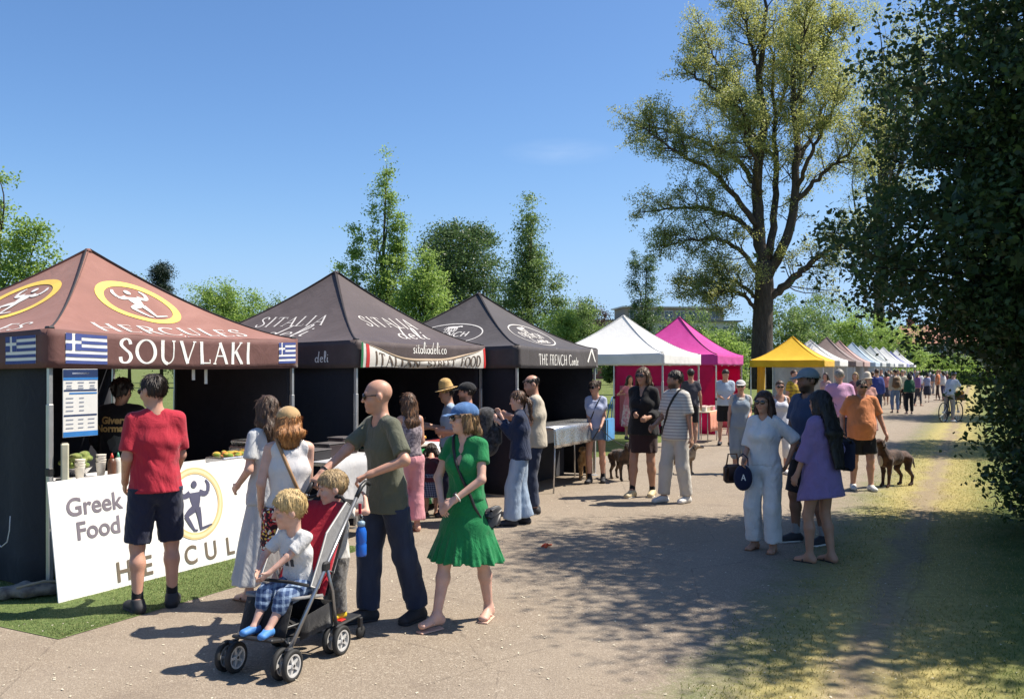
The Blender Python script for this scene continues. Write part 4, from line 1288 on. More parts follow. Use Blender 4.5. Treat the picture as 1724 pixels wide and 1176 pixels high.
        def post(F, X, Y_, Z):
            x, y, z_ = X - Hc[0], Y_ - Hc[1], Z - Hc[2]
            f_ = (hf[0] * x + hf[1] * y + hf[2] * z_) / hs; u_ = (hu[0] * x + hu[1] * y + hu[2] * z_) / hs; s_ = (hx[0] * x + hx[1] * y + hx[2] * z_) / hs
            if st in ('long', 'bob'):
                cut = np.minimum(.657 * f_ - .754 * u_ + hl, f_ - (.028 + .25 * np.clip(np.abs(s_) - .05, 0, .1)))
            else:
                cut = .657 * f_ - .754 * u_ + hl
                if st == 'pony': cut = np.minimum(cut, f_ + .06)
            if hair.get('receding'):
                cut = np.maximum(cut, u_ - hair['receding'])
            if hat: cut = np.maximum(cut, u_ - .042)
            F = np.maximum(F, cut * hs)
            th = np.arctan2(s_, -f_ + .01)
            wv = 2.2 * np.sin(23 * u_ + 3 * f_ * 10 + seed) + 1.7 * np.sin(41 * f_ + 1.3 * seed + 29 * s_)
            return F - hair.get('rough', .0022) * (np.sin(17 * th + wv) + .8 * np.sin(47 * s_ / .6 + 30 * u_ + wv * 1.4 + seed) + .6 * np.sin(80 * f_ + 60 * s_ + wv))
        hob = sdf('hair', pr, min(h, .012) if h * S < .022 else h, hm, E, post)
        if hob and h * S < .022: strands(hob, hm, hair, Hc, seed, .0028 if h * S < .010 else .005, hat)
    if glasses:
        pr = []
        for s_ in (-1, 1):
            pr += [Ell(hp(.033 * s_, .098, .008), np.array((.031, .010, .024)) * hs, HR, .004), Bone(hp(.058 * s_, .088, .016), hp(.080 * s_, -.005, .012), .005 * hs, None, hx, .004)]
        pr.append(Bone(hp(-.015, .104, .014), hp(.015, .104, .014), .005, None, hx, .004))
        gob = sdf('sunglasses', pr, min(h, .0065) if h * S < .029 else h, glasses if not isinstance(glasses, bool) else GLASSM, E)
    if hat:
        st = hat['style']; m = hat['mat']
        tb = hat.get('back', 0)
        if st == 'cap':
            pr = [Ell(hp(0, -.012, .036), np.array((.096, .117, .094)) * hs, HR, .02)]
            def post(F, X, Y_, Z):
                x, y, z_ = X - Hc[0], Y_ - Hc[1], Z - Hc[2]
                f_ = (hf[0] * x + hf[1] * y + hf[2] * z_) / hs; u_ = (hu[0] * x + hu[1] * y + hu[2] * z_) / hs
                return np.maximum(F, (.026 + .12 * f_ - u_) * hs)
            c = sdf('cap', pr, min(h, .009) if h * S < .029 else h, m, E, post)
            sdf('brim', [Bone(hp(0, .075, .046), hp(0, .165, .030), (.082 * hs, .0075), (.066 * hs, .007), hx, .006)], min(h, .007) if h * S < .029 else h * .7, hat.get('brim', m), c)
        else:
            br = hat.get('r', .165)
            pr = [Bone(hp(0, -.012, .055), hp(0, -.012, .125), (.092 * hs, .105 * hs), (.078 * hs, .088 * hs), hx, .01)]
            c = sdf('hat_crown', pr, min(h, .010), m, E, None)
            sdf('hat_brim', [Ell(hp(0, -.008, .052), np.array((br, br + .012, .011)) * hs, HR, .01)], min(h, .008) if h * S < .029 else h * .7, m, c)
            if hat.get('band'): sdf('hat_band', [Bone(hp(0, -.012, .060), hp(0, -.012, .074), (.097 * hs, .110 * hs), (.095 * hs, .108 * hs), hx, .005, f0=True, f1=True)], min(h, .008), hat['band'], c)
    info = dict(E=E, S=S, Wr=Wr, El=El, Sh=Sh, Pv=Pv, Ch=Ch, Nk=Nk, fw=fw, sx=sx, up=up, Hc=Hc, hp=hp, An=An, body=body, top=tob, h=h, torso=torso, Kn=Kn)
    mw = Matrix.Translation(loc) @ Matrix.Rotation(R(yaw), 4, 'Z') @ Matrix.Scale(S, 4)
    info['mw'] = mw
    info['w'] = lambda p: mw @ Vector([float(q) for q in p])
    return info
F_ = M_fabric
# ------------------------------------------------------------------ people
def w2l(px, Y, H, yaw, pt, z=0.0):
    """world point -> canonical local coordinates of a person"""
    p = np.array(pt, float) - np.array(gp(px, Y, z)); return tuple(rotz(-R(yaw)) @ p / (H / 1.75))
DENIM_D = F_((.018, .024, .048), (.035, .048, .085), 'denim'); DENIM_L = F_((.20, .27, .38), (.34, .42, .52), 'denim'); DENIM_M = F_((.09, .14, .25), (.17, .24, .36), 'denim')
BLACKF = F_((.010, .010, .012)); NAVYF = F_((.016, .020, .045)); WHITEF = F_((.66, .64, .62)); GREYF = F_((.25, .26, .27)); CREAMF = F_((.50, .47, .42))
SHOE_D = M_plain((.020, .020, .024), .7, name='dark_shoe'); SHOE_W = M_plain((.62, .60, .56), .6, name='white_shoe'); SHOE_T = M_plain((.52, .42, .25), .6, name='tan_shoe'); SOLEW = M_plain((.6, .58, .54), .7, name='sole')
LEATH = M_plain((.16, .07, .03), .5, name='brown_leather'); PINKSAN = M_plain((.62, .38, .28), .5, name='blush_sandal')
PEOPLE = {}
PEOPLE['red'] = person(262, 6.87, 1.80, -152, 'man in red T-shirt and navy shorts at the Greek stall counter', seed=1, head=(34, 6, 0), feet=((-.12, -.03, 0), (.13, .05, 0)), footyaw=(-6, 8),
    hands=((-.17, -.24, .98), (.20, -.14, .95)), elbows=((-.2, 1, -.2), (.2, 1, -.2)), top=dict(mat=F_((.40, .020, .040), bump=.4), sleeve=.82, hem=.885, g=.015, fold=.009, hemr=(.182, .142)), bottom=dict(kind='shorts', mat=NAVYF, to=.93, g=(.022, .034)),
    hair=dict(style='short', mat=M_hair(HB['dark']), g=.012, rough=.0015), glasses=True, shoes=dict(mat=SHOE_D, sole=SHOE_D, high=.01), socks=dict(mat=BLACKF, len=.24))
PEOPLE['vendor'] = person(203, 9.0, 1.74, -172, 'stallholder in black sweatshirt seen from behind, inside the Greek stall', seed=2, head=(-15, 8, 0), build=1.12, tone=TAN,
    hands=((-.22, -.22, 1.0), (.22, -.22, 1.0)), top=dict(mat=F_((.008, .008, .010)), sleeve=1.92, hem=.86, g=.028), bottom=dict(kind='trousers', mat=BLACKF, g=(.016, .02)),
    hair=dict(style='short', mat=M_hair(HB['black']), g=.022, rough=.008), shoes=dict(mat=SHOE_D))
PEOPLE['whitedress'] = person(452, 7.05, 1.63, -132, 'woman in long pale grey dress half hidden behind the woman in tan cap', seed=3, fem=True, tone=PALE, head=(5, 5, 0), feet=((-.08, .10, 0), (.10, -.14, 0)),
    hands=((-.16, -.20, .98), (.2, -.16, 1.0)), top=dict(mat=F_((.50, .51, .52)), sleeve=.7, hem=.85, g=.020, name='dress_top'), bottom=dict(kind='skirt', name='dress_skirt', mat=F_((.50, .51, .52)), hem=.20, r=(.31, .27), pleat=(8, .02, .8)),
    hair=dict(style='long', mat=M_hair(HB['brown']), len=.28, g=.014), shoes=dict(mat=LEATH, sandal=True))
PEOPLE['cap'] = person(487, 6.42, 1.575, -165, 'woman in white tank top and tan cap beside the pushchair', seed=4, fem=True, tone=PALE, build=1.08, head=(12, 10, 0), feet=((-.10, .02, 0), (.11, -.06, 0)), curl=.4,
    hands=((-.10, -.28, 1.02), (.22, -.10, .94)), top=dict(mat=F_((.62, .60, .60)), sleeve=0, hem=.93, g=.012, neck='tank', fold=.009), bottom=dict(kind='shorts', mat=F_((.035, .012, .018), (.45, .04, .05), 'floral', 60), to=.66, g=(.028, .055)),
    hair=dict(style='bob', mat=M_hair(HB['ginger'], (.5, .24, .08)), len=.17, w=.09, g=.016), hat=dict(style='cap', mat=F_((.42, .27, .13))), shoes=dict(mat=LEATH, sandal=True))
HANDLE_R, HANDLE_L = Vector((-1.385, 6.27, 1.06)), Vector((-1.025, 6.13, 1.06))
_a = (652, 6.53, 1.775, -52)
PEOPLE['olive'] = person(*_a, 'bald man in olive T-shirt and sunglasses pushing the pushchair', seed=5, lean=5, head=(-28, 2, 0), feet=((-.10, -.10, 0), (.10, .20, 0)), footyaw=(0, 12), build=.98, curl=.95, beard=.22,
    hands=(w2l(*_a, HANDLE_R + Vector((.045, .03, .06))), w2l(*_a, HANDLE_L + Vector((.035, .075, .06)))), elbows=((-.6, .3, -.6), (.7, .35, -.5)), palm=((0, -.2, -1), (0, -.2, -1)),
    top=dict(mat=F_((.105, .108, .075), bump=.4), sleeve=.82, hem=.80, g=.016, fold=.009, hemr=(.18, .145)), bottom=dict(kind='trousers', mat=DENIM_D, g=(.022, .038), to=1.97), glasses=True, shoes=dict(mat=SHOE_D, sole=SHOE_D))
_a = (785, 6.5, 1.60, -28)
PEOPLE['green'] = person(*_a, 'woman in bright green dress and blue cap walking in front', seed=6, fem=True, tone=PALE, head=(-44, 4, 0), feet=((-.106, -.28, 0), (.094, .20, 0)), footyaw=(-12, 4), curl=.55,
    hands=((-.085, -.235, .99), (.045, -.245, 1.02)), elbows=((-1, .35, -.3), (1, .3, -.3)), palm=((.35, .6, -.6), (-.3, .7, -.6)),
    top=dict(mat=F_((.008, .185, .058), bump=.45), sleeve=.52, hem=.99, g=.014, neck='v', vdeep=.05, fold=.009, name='dress_top'),
    bottom=dict(kind='skirt', name='dress_skirt', mat=F_((.008, .185, .058), bump=.45), hem=.505, r=(.315, .25), flare=(.745, .225, .175), pleat=(15, .013, .76), waist=.14),
    hair=dict(style='bob', mat=M_hair(HB['lbrown'], (.45, .28, .12)), len=.19, g=.012, w=.075), hat=dict(style='cap', mat=F_((.055, .13, .29), (.09, .19, .38), 'mottle', 8)), glasses=True, shoes=dict(mat=PINKSAN, sandal=True))
PEOPLE['pinktrousers'] = person(690, 10.1, 1.57, -150, 'woman with very long brown hair in pink trousers facing the Italian stall', seed=7, fem=True, head=(10, 12, 0),
    hands=((-.14, -.22, 1.0), (.2, -.2, .98)), top=dict(mat=F_((.30, .25, .27), (.10, .08, .10), 'mottle', 25), sleeve=.0, hem=.95, neck='tank'), bottom=dict(kind='trousers', mat=F_((.58, .25, .28)), g=(.02, .065), to=1.85),
    hair=dict(style='long', mat=M_hair((.055, .028, .016), (.26, .12, .05)), len=.52, w=.09, g=.014), shoes=dict(mat=M_plain((.55, .12, .04), .5), sandal=True))
PEOPLE['child_skirt'] = person(726, 11.2, 1.02, -175, 'small child in navy checked skirt bending over at the Italian stall', seed=8, fem=True, child=.8, lean=42, head=(0, 20, 0), hips=(0, .06, .80),
    top=dict(mat=F_((.12, .03, .04)), sleeve=.5, hem=.74, g=.016), bottom=dict(kind='skirt', mat=F_((.03, .04, .085), (.30, .32, .40), 'plaid', 22), hem=.42, r=(.24, .22)), hair=dict(style='long', mat=M_hair(HB['dark']), len=.2), shoes=dict(mat=LEATH))
PEOPLE['straw'] = person(757, 11.2, 1.66, -80, 'person in a straw hat looking at a phone, behind the woman in green', seed=9, head=(0, 14, 0), tone=TAN, hands=((-.10, -.28, 1.20), (.02, -.30, 1.18)),
    top=dict(mat=F_((.28, .38, .52)), sleeve=.7), bottom=dict(kind='trousers', mat=NAVYF), hair=dict(style='short', mat=M_hair(HB['black'])), hat=dict(style='straw', mat=F_((.52, .33, .12), bump=.6), band=F_((.09, .05, .03)), r=.155), shoes=dict(mat=SHOE_D))
PEOPLE['blackcap'] = person(788, 10.7, 1.68, -105, 'man in black cap and pale pink shirt behind the woman in green', seed=10, head=(10, 4, 0), hands=((-.15, -.3, 1.1), (.1, -.3, 1.15)), beard=.8,
    top=dict(mat=F_((.52, .38, .40)), sleeve=.7), bottom=dict(kind='trousers', mat=NAVYF), hair=dict(style='short', mat=M_hair(HB['dark'])), hat=dict(style='cap', mat=BLACKF), shoes=dict(mat=SHOE_D))
PEOPLE['navyjacket'] = person(876, 10.55, 1.58, -95, 'woman in navy jacket and wide pale jeans eating by the cow stall', seed=11, fem=True, tone=PALE, head=(8, 10, 0), feet=((-.09, .06, 0), (.09, -.1, 0)),
    hands=((-.06, -.26, 1.42), (.04, -.28, 1.36)), top=dict(mat=F_((.014, .024, .060), bump=.5), sleeve=1.8, hem=.86, g=.026, neck='collar'), bottom=dict(kind='trousers', mat=DENIM_L, g=(.02, .075), to=1.98),
    hair=dict(style='pony', mat=M_hair(HB['brown'], (.25, .11, .05)), len=.22, g=.013), shoes=dict(mat=SHOE_D))
PEOPLE['beigetee'] = person(901, 11.4, 1.77, -85, 'balding man in beige T-shirt and dark jeans by the cow stall', seed=12, head=(10, 16, 0), tone=FAIR, beard=.6, hands=((-.12, -.30, 1.2), (.10, -.32, 1.24)), build=1.05,
    top=dict(mat=F_((.50, .44, .35)), sleeve=.75, hem=.84, g=.026), bottom=dict(kind='trousers', mat=DENIM_D, g=(.014, .03)), hair=dict(style='short', mat=M_hair(HB['dark']), g=.006, receding=.075), shoes=dict(mat=SHOE_D, sole=SOLEW))
PEOPLE['lightblue'] = person(1003, 14.4, 1.65, -14, 'woman in pale blue T-shirt and denim shorts holding dog leads', seed=13, fem=True, head=(-32, 4, 0), feet=((-.10, -.05, 0), (.11, .1, 0)), hands=((-.05, -.24, 1.0), (.12, -.24, .98)),
    top=dict(mat=F_((.38, .42, .58)), sleeve=.55, hem=.93, g=.02), bottom=dict(kind='shorts', mat=DENIM_M, to=.38, g=(.02, .03)), hair=dict(style='bun', mat=M_hair(HB['brown']), g=.01), glasses=True, shoes=dict(mat=SHOE_D, high=.05), socks=dict(mat=BLACKF, len=.25))
PEOPLE['blackdress'] = person(1083, 12.9, 1.86, -28, 'tall person in black top and short brown skirt beside the striped shirt', seed=14, fem=True, tone=TAN, build=1.12, head=(-8, 0, 0), feet=((-.10, -.16, 0), (.11, .06, 0)),
    hands=((-.02, -.26, 1.12), (.14, -.22, 1.08)), top=dict(mat=BLACKF, sleeve=1.7, hem=.84, g=.03, neck='v', vdeep=.02), bottom=dict(kind='skirt', mat=F_((.035, .016, .016)), hem=.60, r=(.205, .175), pleat=(7, .008, .8)),
    hair=dict(style='bob', mat=M_hair(HB['brown'], (.3, .16, .07)), len=.2), glasses=True, shoes=dict(mat=SHOE_T, sole=SOLEW), socks=dict(mat=BLACKF, len=.2))
PEOPLE['striped'] = person(1138, 12.3, 1.81, -52, 'man in cream striped shirt and cream trousers with a black strap', seed=15, head=(-32, 2, 0), tone=TAN, beard=.9, feet=((-.11, -.12, 0), (.10, .10, 0)), hands=((-.20, -.22, 1.02), (.25, .02, .88)),
    top=dict(mat=F_((.58, .55, .50), (.36, .33, .31), 'hstripe', 24), sleeve=.85, hem=.84, g=.034, neck='collar', hemr=(.20, .16)), bottom=dict(kind='trousers', mat=CREAMF, g=(.022, .038)), hair=dict(style='short', mat=M_hair(HB['dark']), g=.016), shoes=dict(mat=SHOE_W))
PEOPLE['darktee'] = person(1163, 21.0, 1.83, 170, 'person in dark T-shirt and shorts behind the striped shirt', seed=16, tone=TAN, top=dict(mat=F_((.05, .05, .065)), sleeve=.6), bottom=dict(kind='shorts', mat=BLACKF), hair=dict(style='short', mat=M_hair(HB['black'])), shoes=dict(mat=SHOE_D))
PEOPLE['pinkdress'] = person(1060, 23.2, 1.66, 20, 'person in pink patterned dress mostly behind the black top', seed=17, fem=True, hands=((-.28, -.2, 1.25), None), top=dict(mat=F_((.5, .18, .25)), sleeve=.4), bottom=dict(kind='skirt', mat=F_((.5, .18, .25), (.6, .5, .5), 'mottle', 14), hem=.35, r=(.25, .2)), hair=dict(style='long', mat=M_hair(HB['black']), len=.25), shoes=dict(mat=SHOE_D))
PEOPLE['blueshirt'] = person(1221, 21.4, 1.83, -12, 'man in pale blue shirt and black shorts in front of the pink stall', seed=18, head=(5, 22, 0), feet=((-.12, .05, 0), (.10, -.12, 0)), hands=((-.08, -.26, 1.1), (.08, -.26, 1.1)),
    top=dict(mat=F_((.40, .48, .58)), sleeve=.65, g=.026), bottom=dict(kind='shorts', mat=BLACKF, g=(.02, .03)), hair=dict(style='short', mat=M_hair(HB['dark'])), glasses=True, shoes=dict(mat=SHOE_D))
PEOPLE['dungarees'] = person(1247, 15.7, 1.64, -10, 'person in pale cap, sunglasses and grey-blue dungarees', seed=19, fem=True, build=1.08, head=(-4, 2, 0), hands=(None, (.12, -.2, 1.0)),
    top=dict(mat=F_((.50, .46, .42)), sleeve=.5, g=.012), jacket=dict(mat=F_((.22, .27, .33)), sleeve=0, hem=.86, neck='tank', g=.016), bottom=dict(kind='shorts', mat=F_((.22, .27, .33)), to=1.15, g=(.03, .05)), hair=dict(style='short', mat=M_hair(HB['grey'])), hat=dict(style='cap', mat=F_((.48, .46, .45))), glasses=True, shoes=dict(mat=LEATH, sandal=True))
PEOPLE['white'] = person(1287, 9.1, 1.615, -36, 'woman in white blouse and wide white trousers with long dark hair', seed=20, fem=True, tone=TAN, head=(-6, 2, 0), feet=((-.11, .0, 0), (.12, -.06, 0)), hands=((-.16, -.20, 1.0), (.24, .06, .98)), elbows=(None, (1, .6, 0)),
    top=dict(mat=F_((.62, .63, .64), bump=.5), sleeve=1.0, hem=.94, g=.026, cuff=.042, neck='v', vdeep=.0, tuck=1), bottom=dict(kind='trousers', mat=F_((.64, .64, .64), bump=.45), g=(.024, .052), to=1.93, waist=.14),
    hair=dict(style='long', mat=M_hair((.030, .014, .010), (.12, .05, .03)), len=.50, w=.095, g=.016, front=.13), glasses=True, shoes=dict(mat=LEATH, sandal=True))
PEOPLE['purple'] = person(1383, 8.5, 1.63, -143, 'woman in oversized purple shirt and very long black hair, back turned', seed=21, fem=True, tone=TAN, head=(4, 4, 0), feet=((-.10, .05, 0), (.10, -.07, 0)), hands=((-.2, -.16, 1.0), (.24, -.14, .86)),
    top=dict(mat=F_((.20, .145, .31), bump=.5), sleeve=1.45, hem=.66, g=.048, neck='collar', hemr=(.27, .225), fold=.009, cuff=.05, tilt=.18), bottom=dict(kind='shorts', mat=NAVYF, to=.48, g=(.02, .03)), hair=dict(style='long', mat=M_hair((.008, .007, .008)), len=.62, w=.125, g=.022, out=.15), shoes=dict(mat=SHOE_D, sandal=True))
PEOPLE['navyman'] = person(1362, 9.45, 1.85, -65, 'bearded man in grey-blue cap and dark blue shirt behind the purple shirt', seed=22, tone=BROWN, head=(-10, 4, 0), beard=1.0, build=1.08, feet=((-.12, -.06, 0), (.12, .08, 0)), hands=((-.15, -.28, 1.05), (.2, -.2, 1.02)),
    top=dict(mat=F_((.035, .055, .11)), sleeve=.7, hem=.84, g=.028), bottom=dict(kind='shorts', mat=F_((.02, .02, .024)), to=.95, g=(.02, .035)), hair=dict(style='short', mat=M_hair(HB['black'])), hat=dict(style='cap', mat=F_((.16, .20, .23))), shoes=dict(mat=SHOE_D, sole=SOLEW), socks=dict(mat=GREYF, len=.3))
PEOPLE['whitetank'] = person(1313, 15.6, 1.63, -5, 'woman in white tank top and white trousers seen behind the long dark hair', seed=23, fem=True, head=(-6, 0, 0), top=dict(mat=F_((.52, .53, .60)), sleeve=0, neck='tank', hem=.86), bottom=dict(kind='shorts', mat=WHITEF, to=1.2), hair=dict(style='bun', mat=M_hair(HB['brown'])), glasses=True, shoes=dict(mat=SHOE_W))
PEOPLE['yellowplaid'] = person(1337, 23.0, 1.80, 20, 'person in yellow checked shirt under the yellow gazebo edge', seed=24, top=dict(mat=F_((.55, .36, .03), (.2, .13, .03), 'plaid', 12), sleeve=.7), bottom=dict(kind='trousers', mat=BLACKF), hair=dict(style='short', mat=M_hair(HB['brown'])), shoes=dict(mat=SHOE_D))
PEOPLE['pinkshirt'] = person(1413, 16.6, 1.83, 172, 'broad man in pink shirt and dark trousers walking away', seed=25, build=1.12, belly=.02, top=dict(mat=F_((.56, .30, .46)), sleeve=.75, g=.03), bottom=dict(kind='trousers', mat=NAVYF), hair=dict(style='short', mat=M_hair(HB['grey']), g=.008), shoes=dict(mat=SHOE_D))
PEOPLE['orange'] = person(1450, 13.6, 1.68, -6, 'stout man in orange T-shirt and black shorts walking a brown dog', seed=26, build=1.18, belly=.075, tone=(.46, .24, .16), beard=.5, head=(4, 4, 0), feet=((-.12, .02, 0), (.12, -.10, 0)), hands=((-.30, -.06, .95), (.34, -.10, .92)),
    top=dict(mat=F_((.60, .215, .085), bump=.4), sleeve=.85, hem=.80, g=.022, hemr=(.20, .19)), bottom=dict(kind='shorts', mat=BLACKF, to=.80, g=(.03, .045)), hair=dict(style='short', mat=M_hair(HB['dark']), g=.007), glasses=True, shoes=dict(mat=SHOE_W, sole=SOLEW), socks=dict(mat=WHITEF, len=.1))
PEOPLE['sunhat'] = person(1460, 19.5, 1.70, -10, 'person in pale sun hat just behind the stout man in orange', seed=27, fem=True, top=dict(mat=F_((.48, .24, .20)), sleeve=.5), bottom=dict(kind='skirt', mat=F_((.48, .24, .20)), hem=.5), hair=dict(style='bob', mat=M_hair(HB['dblond']), len=.16), hat=dict(style='straw', mat=F_((.55, .47, .38)), r=.13), shoes=dict(mat=SHOE_D))
PEOPLE['bluejacket'] = person(1476, 31.0, 1.82, 165, 'man in royal blue jacket walking away down the path', seed=28, top=dict(mat=F_((.035, .055, .22)), sleeve=1.85, g=.03), bottom=dict(kind='trousers', mat=DENIM_D), hair=dict(style='short', mat=M_hair(HB['brown'])), shoes=dict(mat=SHOE_D))
PEOPLE['rucksack'] = person(1507, 36.5, 1.80, 170, 'man in beige jacket and blue jeans with a brown rucksack, walking away', seed=29, top=dict(mat=F_((.46, .42, .33)), sleeve=1.85, g=.03), bottom=dict(kind='trousers', mat=DENIM_M), hair=dict(style='short', mat=M_hair(HB['dark'])), shoes=dict(mat=SHOE_D))
PEOPLE['beigecoat'] = person(1519, 40.5, 1.78, 150, 'person in cream jacket beside the brown rucksack', seed=30, top=dict(mat=F_((.52, .48, .38)), sleeve=1.85, g=.03), bottom=dict(kind='trousers', mat=BLACKF), hair=dict(style='short', mat=M_hair(HB['grey'])), shoes=dict(mat=SHOE_D))
PEOPLE['greenjacket'] = person(1531, 35.6, 1.66, 175, 'person in dark green jacket and black trousers on the far path', seed=31, fem=True, top=dict(mat=F_((.015, .085, .045)), sleeve=1.85, g=.03), bottom=dict(kind='trousers', mat=BLACKF, g=(.02, .04)), hair=dict(style='bob', mat=M_hair(HB['black']), len=.16), shoes=dict(mat=SHOE_D))
# cyclist astride a bicycle, one foot down
PEOPLE['cyclist'] = person(1598, 30.6, 1.78, 120, 'cyclist in pale grey top and grey trousers standing astride the bicycle', seed=32, lean=22, head=(0, -10, 0), feet=((-.16, .05, 0), (.18, -.02, 0)), hands=((-.22, -.46, 1.02), (.22, -.46, 1.02)), top=dict(mat=F_((.42, .46, .52)), sleeve=.8, g=.026), bottom=dict(kind='trousers', mat=F_((.28, .26, .25))), hair=dict(style='short', mat=M_hair(HB['dark'])), hat=dict(style='cap', mat=F_((.05, .07, .16))), shoes=dict(mat=SHOE_W))
# far strollers
far = [(1492, 44, 1.70, (.5, .2, .2), (.05, .05, .08), 'woman in faded red top far down the path', 1), (1548, 52, 1.72, (.55, .55, .6), (.03, .03, .05), 'person in white shirt and dark trousers far down the path', 0),
       (1561, 47, 1.64, (.25, .27, .42), (.03, .03, .05), 'person in slate blue top and dark skirt far down the path', 1), (1571, 60, 1.75, (.10, .10, .13), (.2, .2, .22), 'person in charcoal top, small and far away', 0),
       (1579, 50, 1.78, (.50, .16, .06), (.05, .03, .03), 'person in rust orange top near the far bicycle', 0), (1588, 49, 1.70, (.56, .52, .55), (.04, .04, .1), 'person in pale top carrying bags near the far bicycle', 1),
       (1540, 66, 1.72, (.15, .16, .3), (.1, .1, .12), 'tiny distant person in dark blue by the last gazebo', 0), (1554, 70, 1.70, (.5, .45, .3), (.1, .1, .16), 'tiny distant person in straw yellow top', 1), (1522, 56, 1.75, (.05, .05, .06), (.05, .05, .06), 'tiny distant person all in black', 0),
       (1500, 58, 1.68, (.5, .4, .42), (.3, .3, .35), 'tiny distant person in pale pink', 1), (1566, 78, 1.75, (.42, .45, .5), (.08, .08, .1), 'farthest walker in light grey on the path', 0), (1512, 47, 1.76, (.12, .2, .32), (.06, .06, .09), 'person in denim blue jacket in the middle of the far path', 0), (1534, 58, 1.66, (.6, .58, .55), (.5, .48, .45), 'tiny distant person all in cream', 1), (1545, 43, 1.70, (.20, .10, .26), (.04, .04, .06), 'person in dark violet top near the green jacket', 1), (1583, 64, 1.74, (.5, .5, .52), (.3, .25, .2), 'tiny distant person in white top and tan trousers', 0), (1484, 51, 1.78, (.28, .3, .3), (.08, .08, .1), 'person in slate grey top close to the far gazebos', 0), (1469, 42, 1.68, (.6, .5, .3), (.12, .16, .28), 'person in sand coloured top close to the far gazebos', 1), (1496, 64, 1.74, (.08, .14, .10), (.05, .05, .05), 'tiny distant person in bottle green', 0), (1594, 57, 1.68, (.16, .05, .07), (.03, .03, .04), 'tiny distant person in maroon at the right', 1), (1440, 27.5, 1.72, (.30, .12, .14), (.05, .05, .08), 'person in plum top near the white gazebo legs', 1), (1390, 29, 1.70, (.45, .30, .26), (.1, .08, .08), 'person in salmon top by the yellow gazebo leg', 1)]
for i, (px, Y, H, c1, c2, lb, fm) in enumerate(far):
    person(px, Y, H, [170, -20, 150, 10, -160][i % 5] + i * 7, lb, seed=40 + i, fem=bool(fm), feet=((-.09, -.12, 0), (.09, .12, 0)), top=dict(mat=F_(c1), sleeve=[.7, 1.8][i % 2], g=.024), bottom=dict(kind='skirt', mat=F_(c2), hem=.45) if (fm and i % 2 == 0) else dict(kind='trousers', mat=F_(c2)),
           hair=dict(style='bob' if fm else 'short', mat=M_hair(HB[['dark', 'brown', 'black', 'grey', 'dblond'][i % 5]]), len=.16), shoes=dict(mat=SHOE_D), group='strollers far down the path')
# ------------------------------------------------------------------ pushchair and the two children
PC = Vector((-1.425, 5.64, 0)); PCY = -22
def l2w(o, yaw, p): return o + Vector(tuple(rotz(R(yaw)) @ np.array(p, float)))
push = empty('pushchair', PC, R(PCY), 'grey and red umbrella-fold pushchair with a rear ride board', 'pushchair')
TUBE = M_plain((.33, .34, .36), .32, .85, name='anodised_tube', var=.1); TYRE = M_plain((.018, .018, .018), .75, name='tyre'); RIM = M_plain((.58, .58, .57), .35, .3, name='rim')
REDF = F_((.42, .010, .028)); GREYPF = F_((.20, .20, .205)); BLKF2 = F_((.012, .012, .014))
for sx_ in (-1, 1):
    m = MB(); m.tube([(.20 * sx_, -.25, .17), (.20 * sx_, .12, .575), (.20 * sx_, .50, .985)], .0135, 10); m.build('front_tube', TUBE, push, True)
    m = MB(); m.tube([(.20 * sx_, .50, .985), (.20 * sx_, .56, 1.05), (.20 * sx_, .615, 1.075), (.20 * sx_, .665, 1.055)], .016, 10); m.build('handle_grip', BLACKP, push, True)
    m = MB(); m.tube([(.205 * sx_, .25, .16), (.20 * sx_, .21, .42), (.20 * sx_, .14, .60)], .012, 10); m.build('rear_tube', TUBE, push, True)
    m = MB(); m.box((.20 * sx_, .135, .595), (.034, .07, .06), bevel=.01); m.build('hinge', BLACKP, push)
    m = MB(); m.tube([(.20 * sx_, .15, .57), (.17 * sx_, .27, .52), (.16 * sx_, .33, .60)], .006, 6); m.build('stay', TUBE, push, True)
    # side wing of the seat
    m = MB(); q = [(.19 * sx_, -.02, .50), (.19 * sx_, .06, .47), (.185 * sx_, .46, .93), (.18 * sx_, .40, .965), (.185 * sx_, .16, .80), (.19 * sx_, .10, .70)]
    m.poly(q); w_ = thicken(m.build('side_wing', GREYPF, push), .012)
    m = MB(); m.tube([(x + .004 * sx_, y, z) for x, y, z in q + [q[0]]], .005, 5); m.build('piping', SOLEW, w_)
for (yy, nm) in ((-.27, 'front'), (.26, 'rear')):
    for sx_ in (-1, 1):
        m = MB(); m.box((.205 * sx_, yy + (.01 if nm == 'front' else 0), .155), (.045, .06, .075), bevel=.012); m.build('wheel_fork', BLACKP, push)
        m = MB(); m.tube([(.205 * sx_ - .055, yy - .01, .095), (.205 * sx_ + .055, yy - .01, .095)], .009, 8); m.build('axle', BLACKP, push)
        for dx in (-.038, .038):
            wx = .205 * sx_ + dx
            wh = empty('wheel', (wx, yy - .01, .095)); wh.parent = push
            m = MB(); m.lathe([(.068, -.013), (.085, -.016), (.094, -.010), (.095, 0), (.094, .010), (.085, .016), (.068, .013), (.068, -.013)], n=28, axis='x'); m.build('tyre', TYRE, wh, True)
            m = MB(); m.lathe([(.058, -.012), (.069, -.013), (.069, .013), (.058, .012), (.058, -.012)], n=24, axis='x'); m.lathe([(.0, -.014), (.018, -.014), (.018, .014), (0, .014)], n=10, axis='x')
            for k in range(5):
                a = k * 2 * math.pi / 5 + .3
                rm = np.array(rotx(a))
                m.box(rm @ np.array([0, 0, .038]), (.016, .017, .048), rm)
            m.build('rim', RIM, wh)
m = MB(); m.tube([(-.2, .25, .165), (.2, .25, .165)], .009, 8); m.build('rear_crossbar', TUBE, push, True)
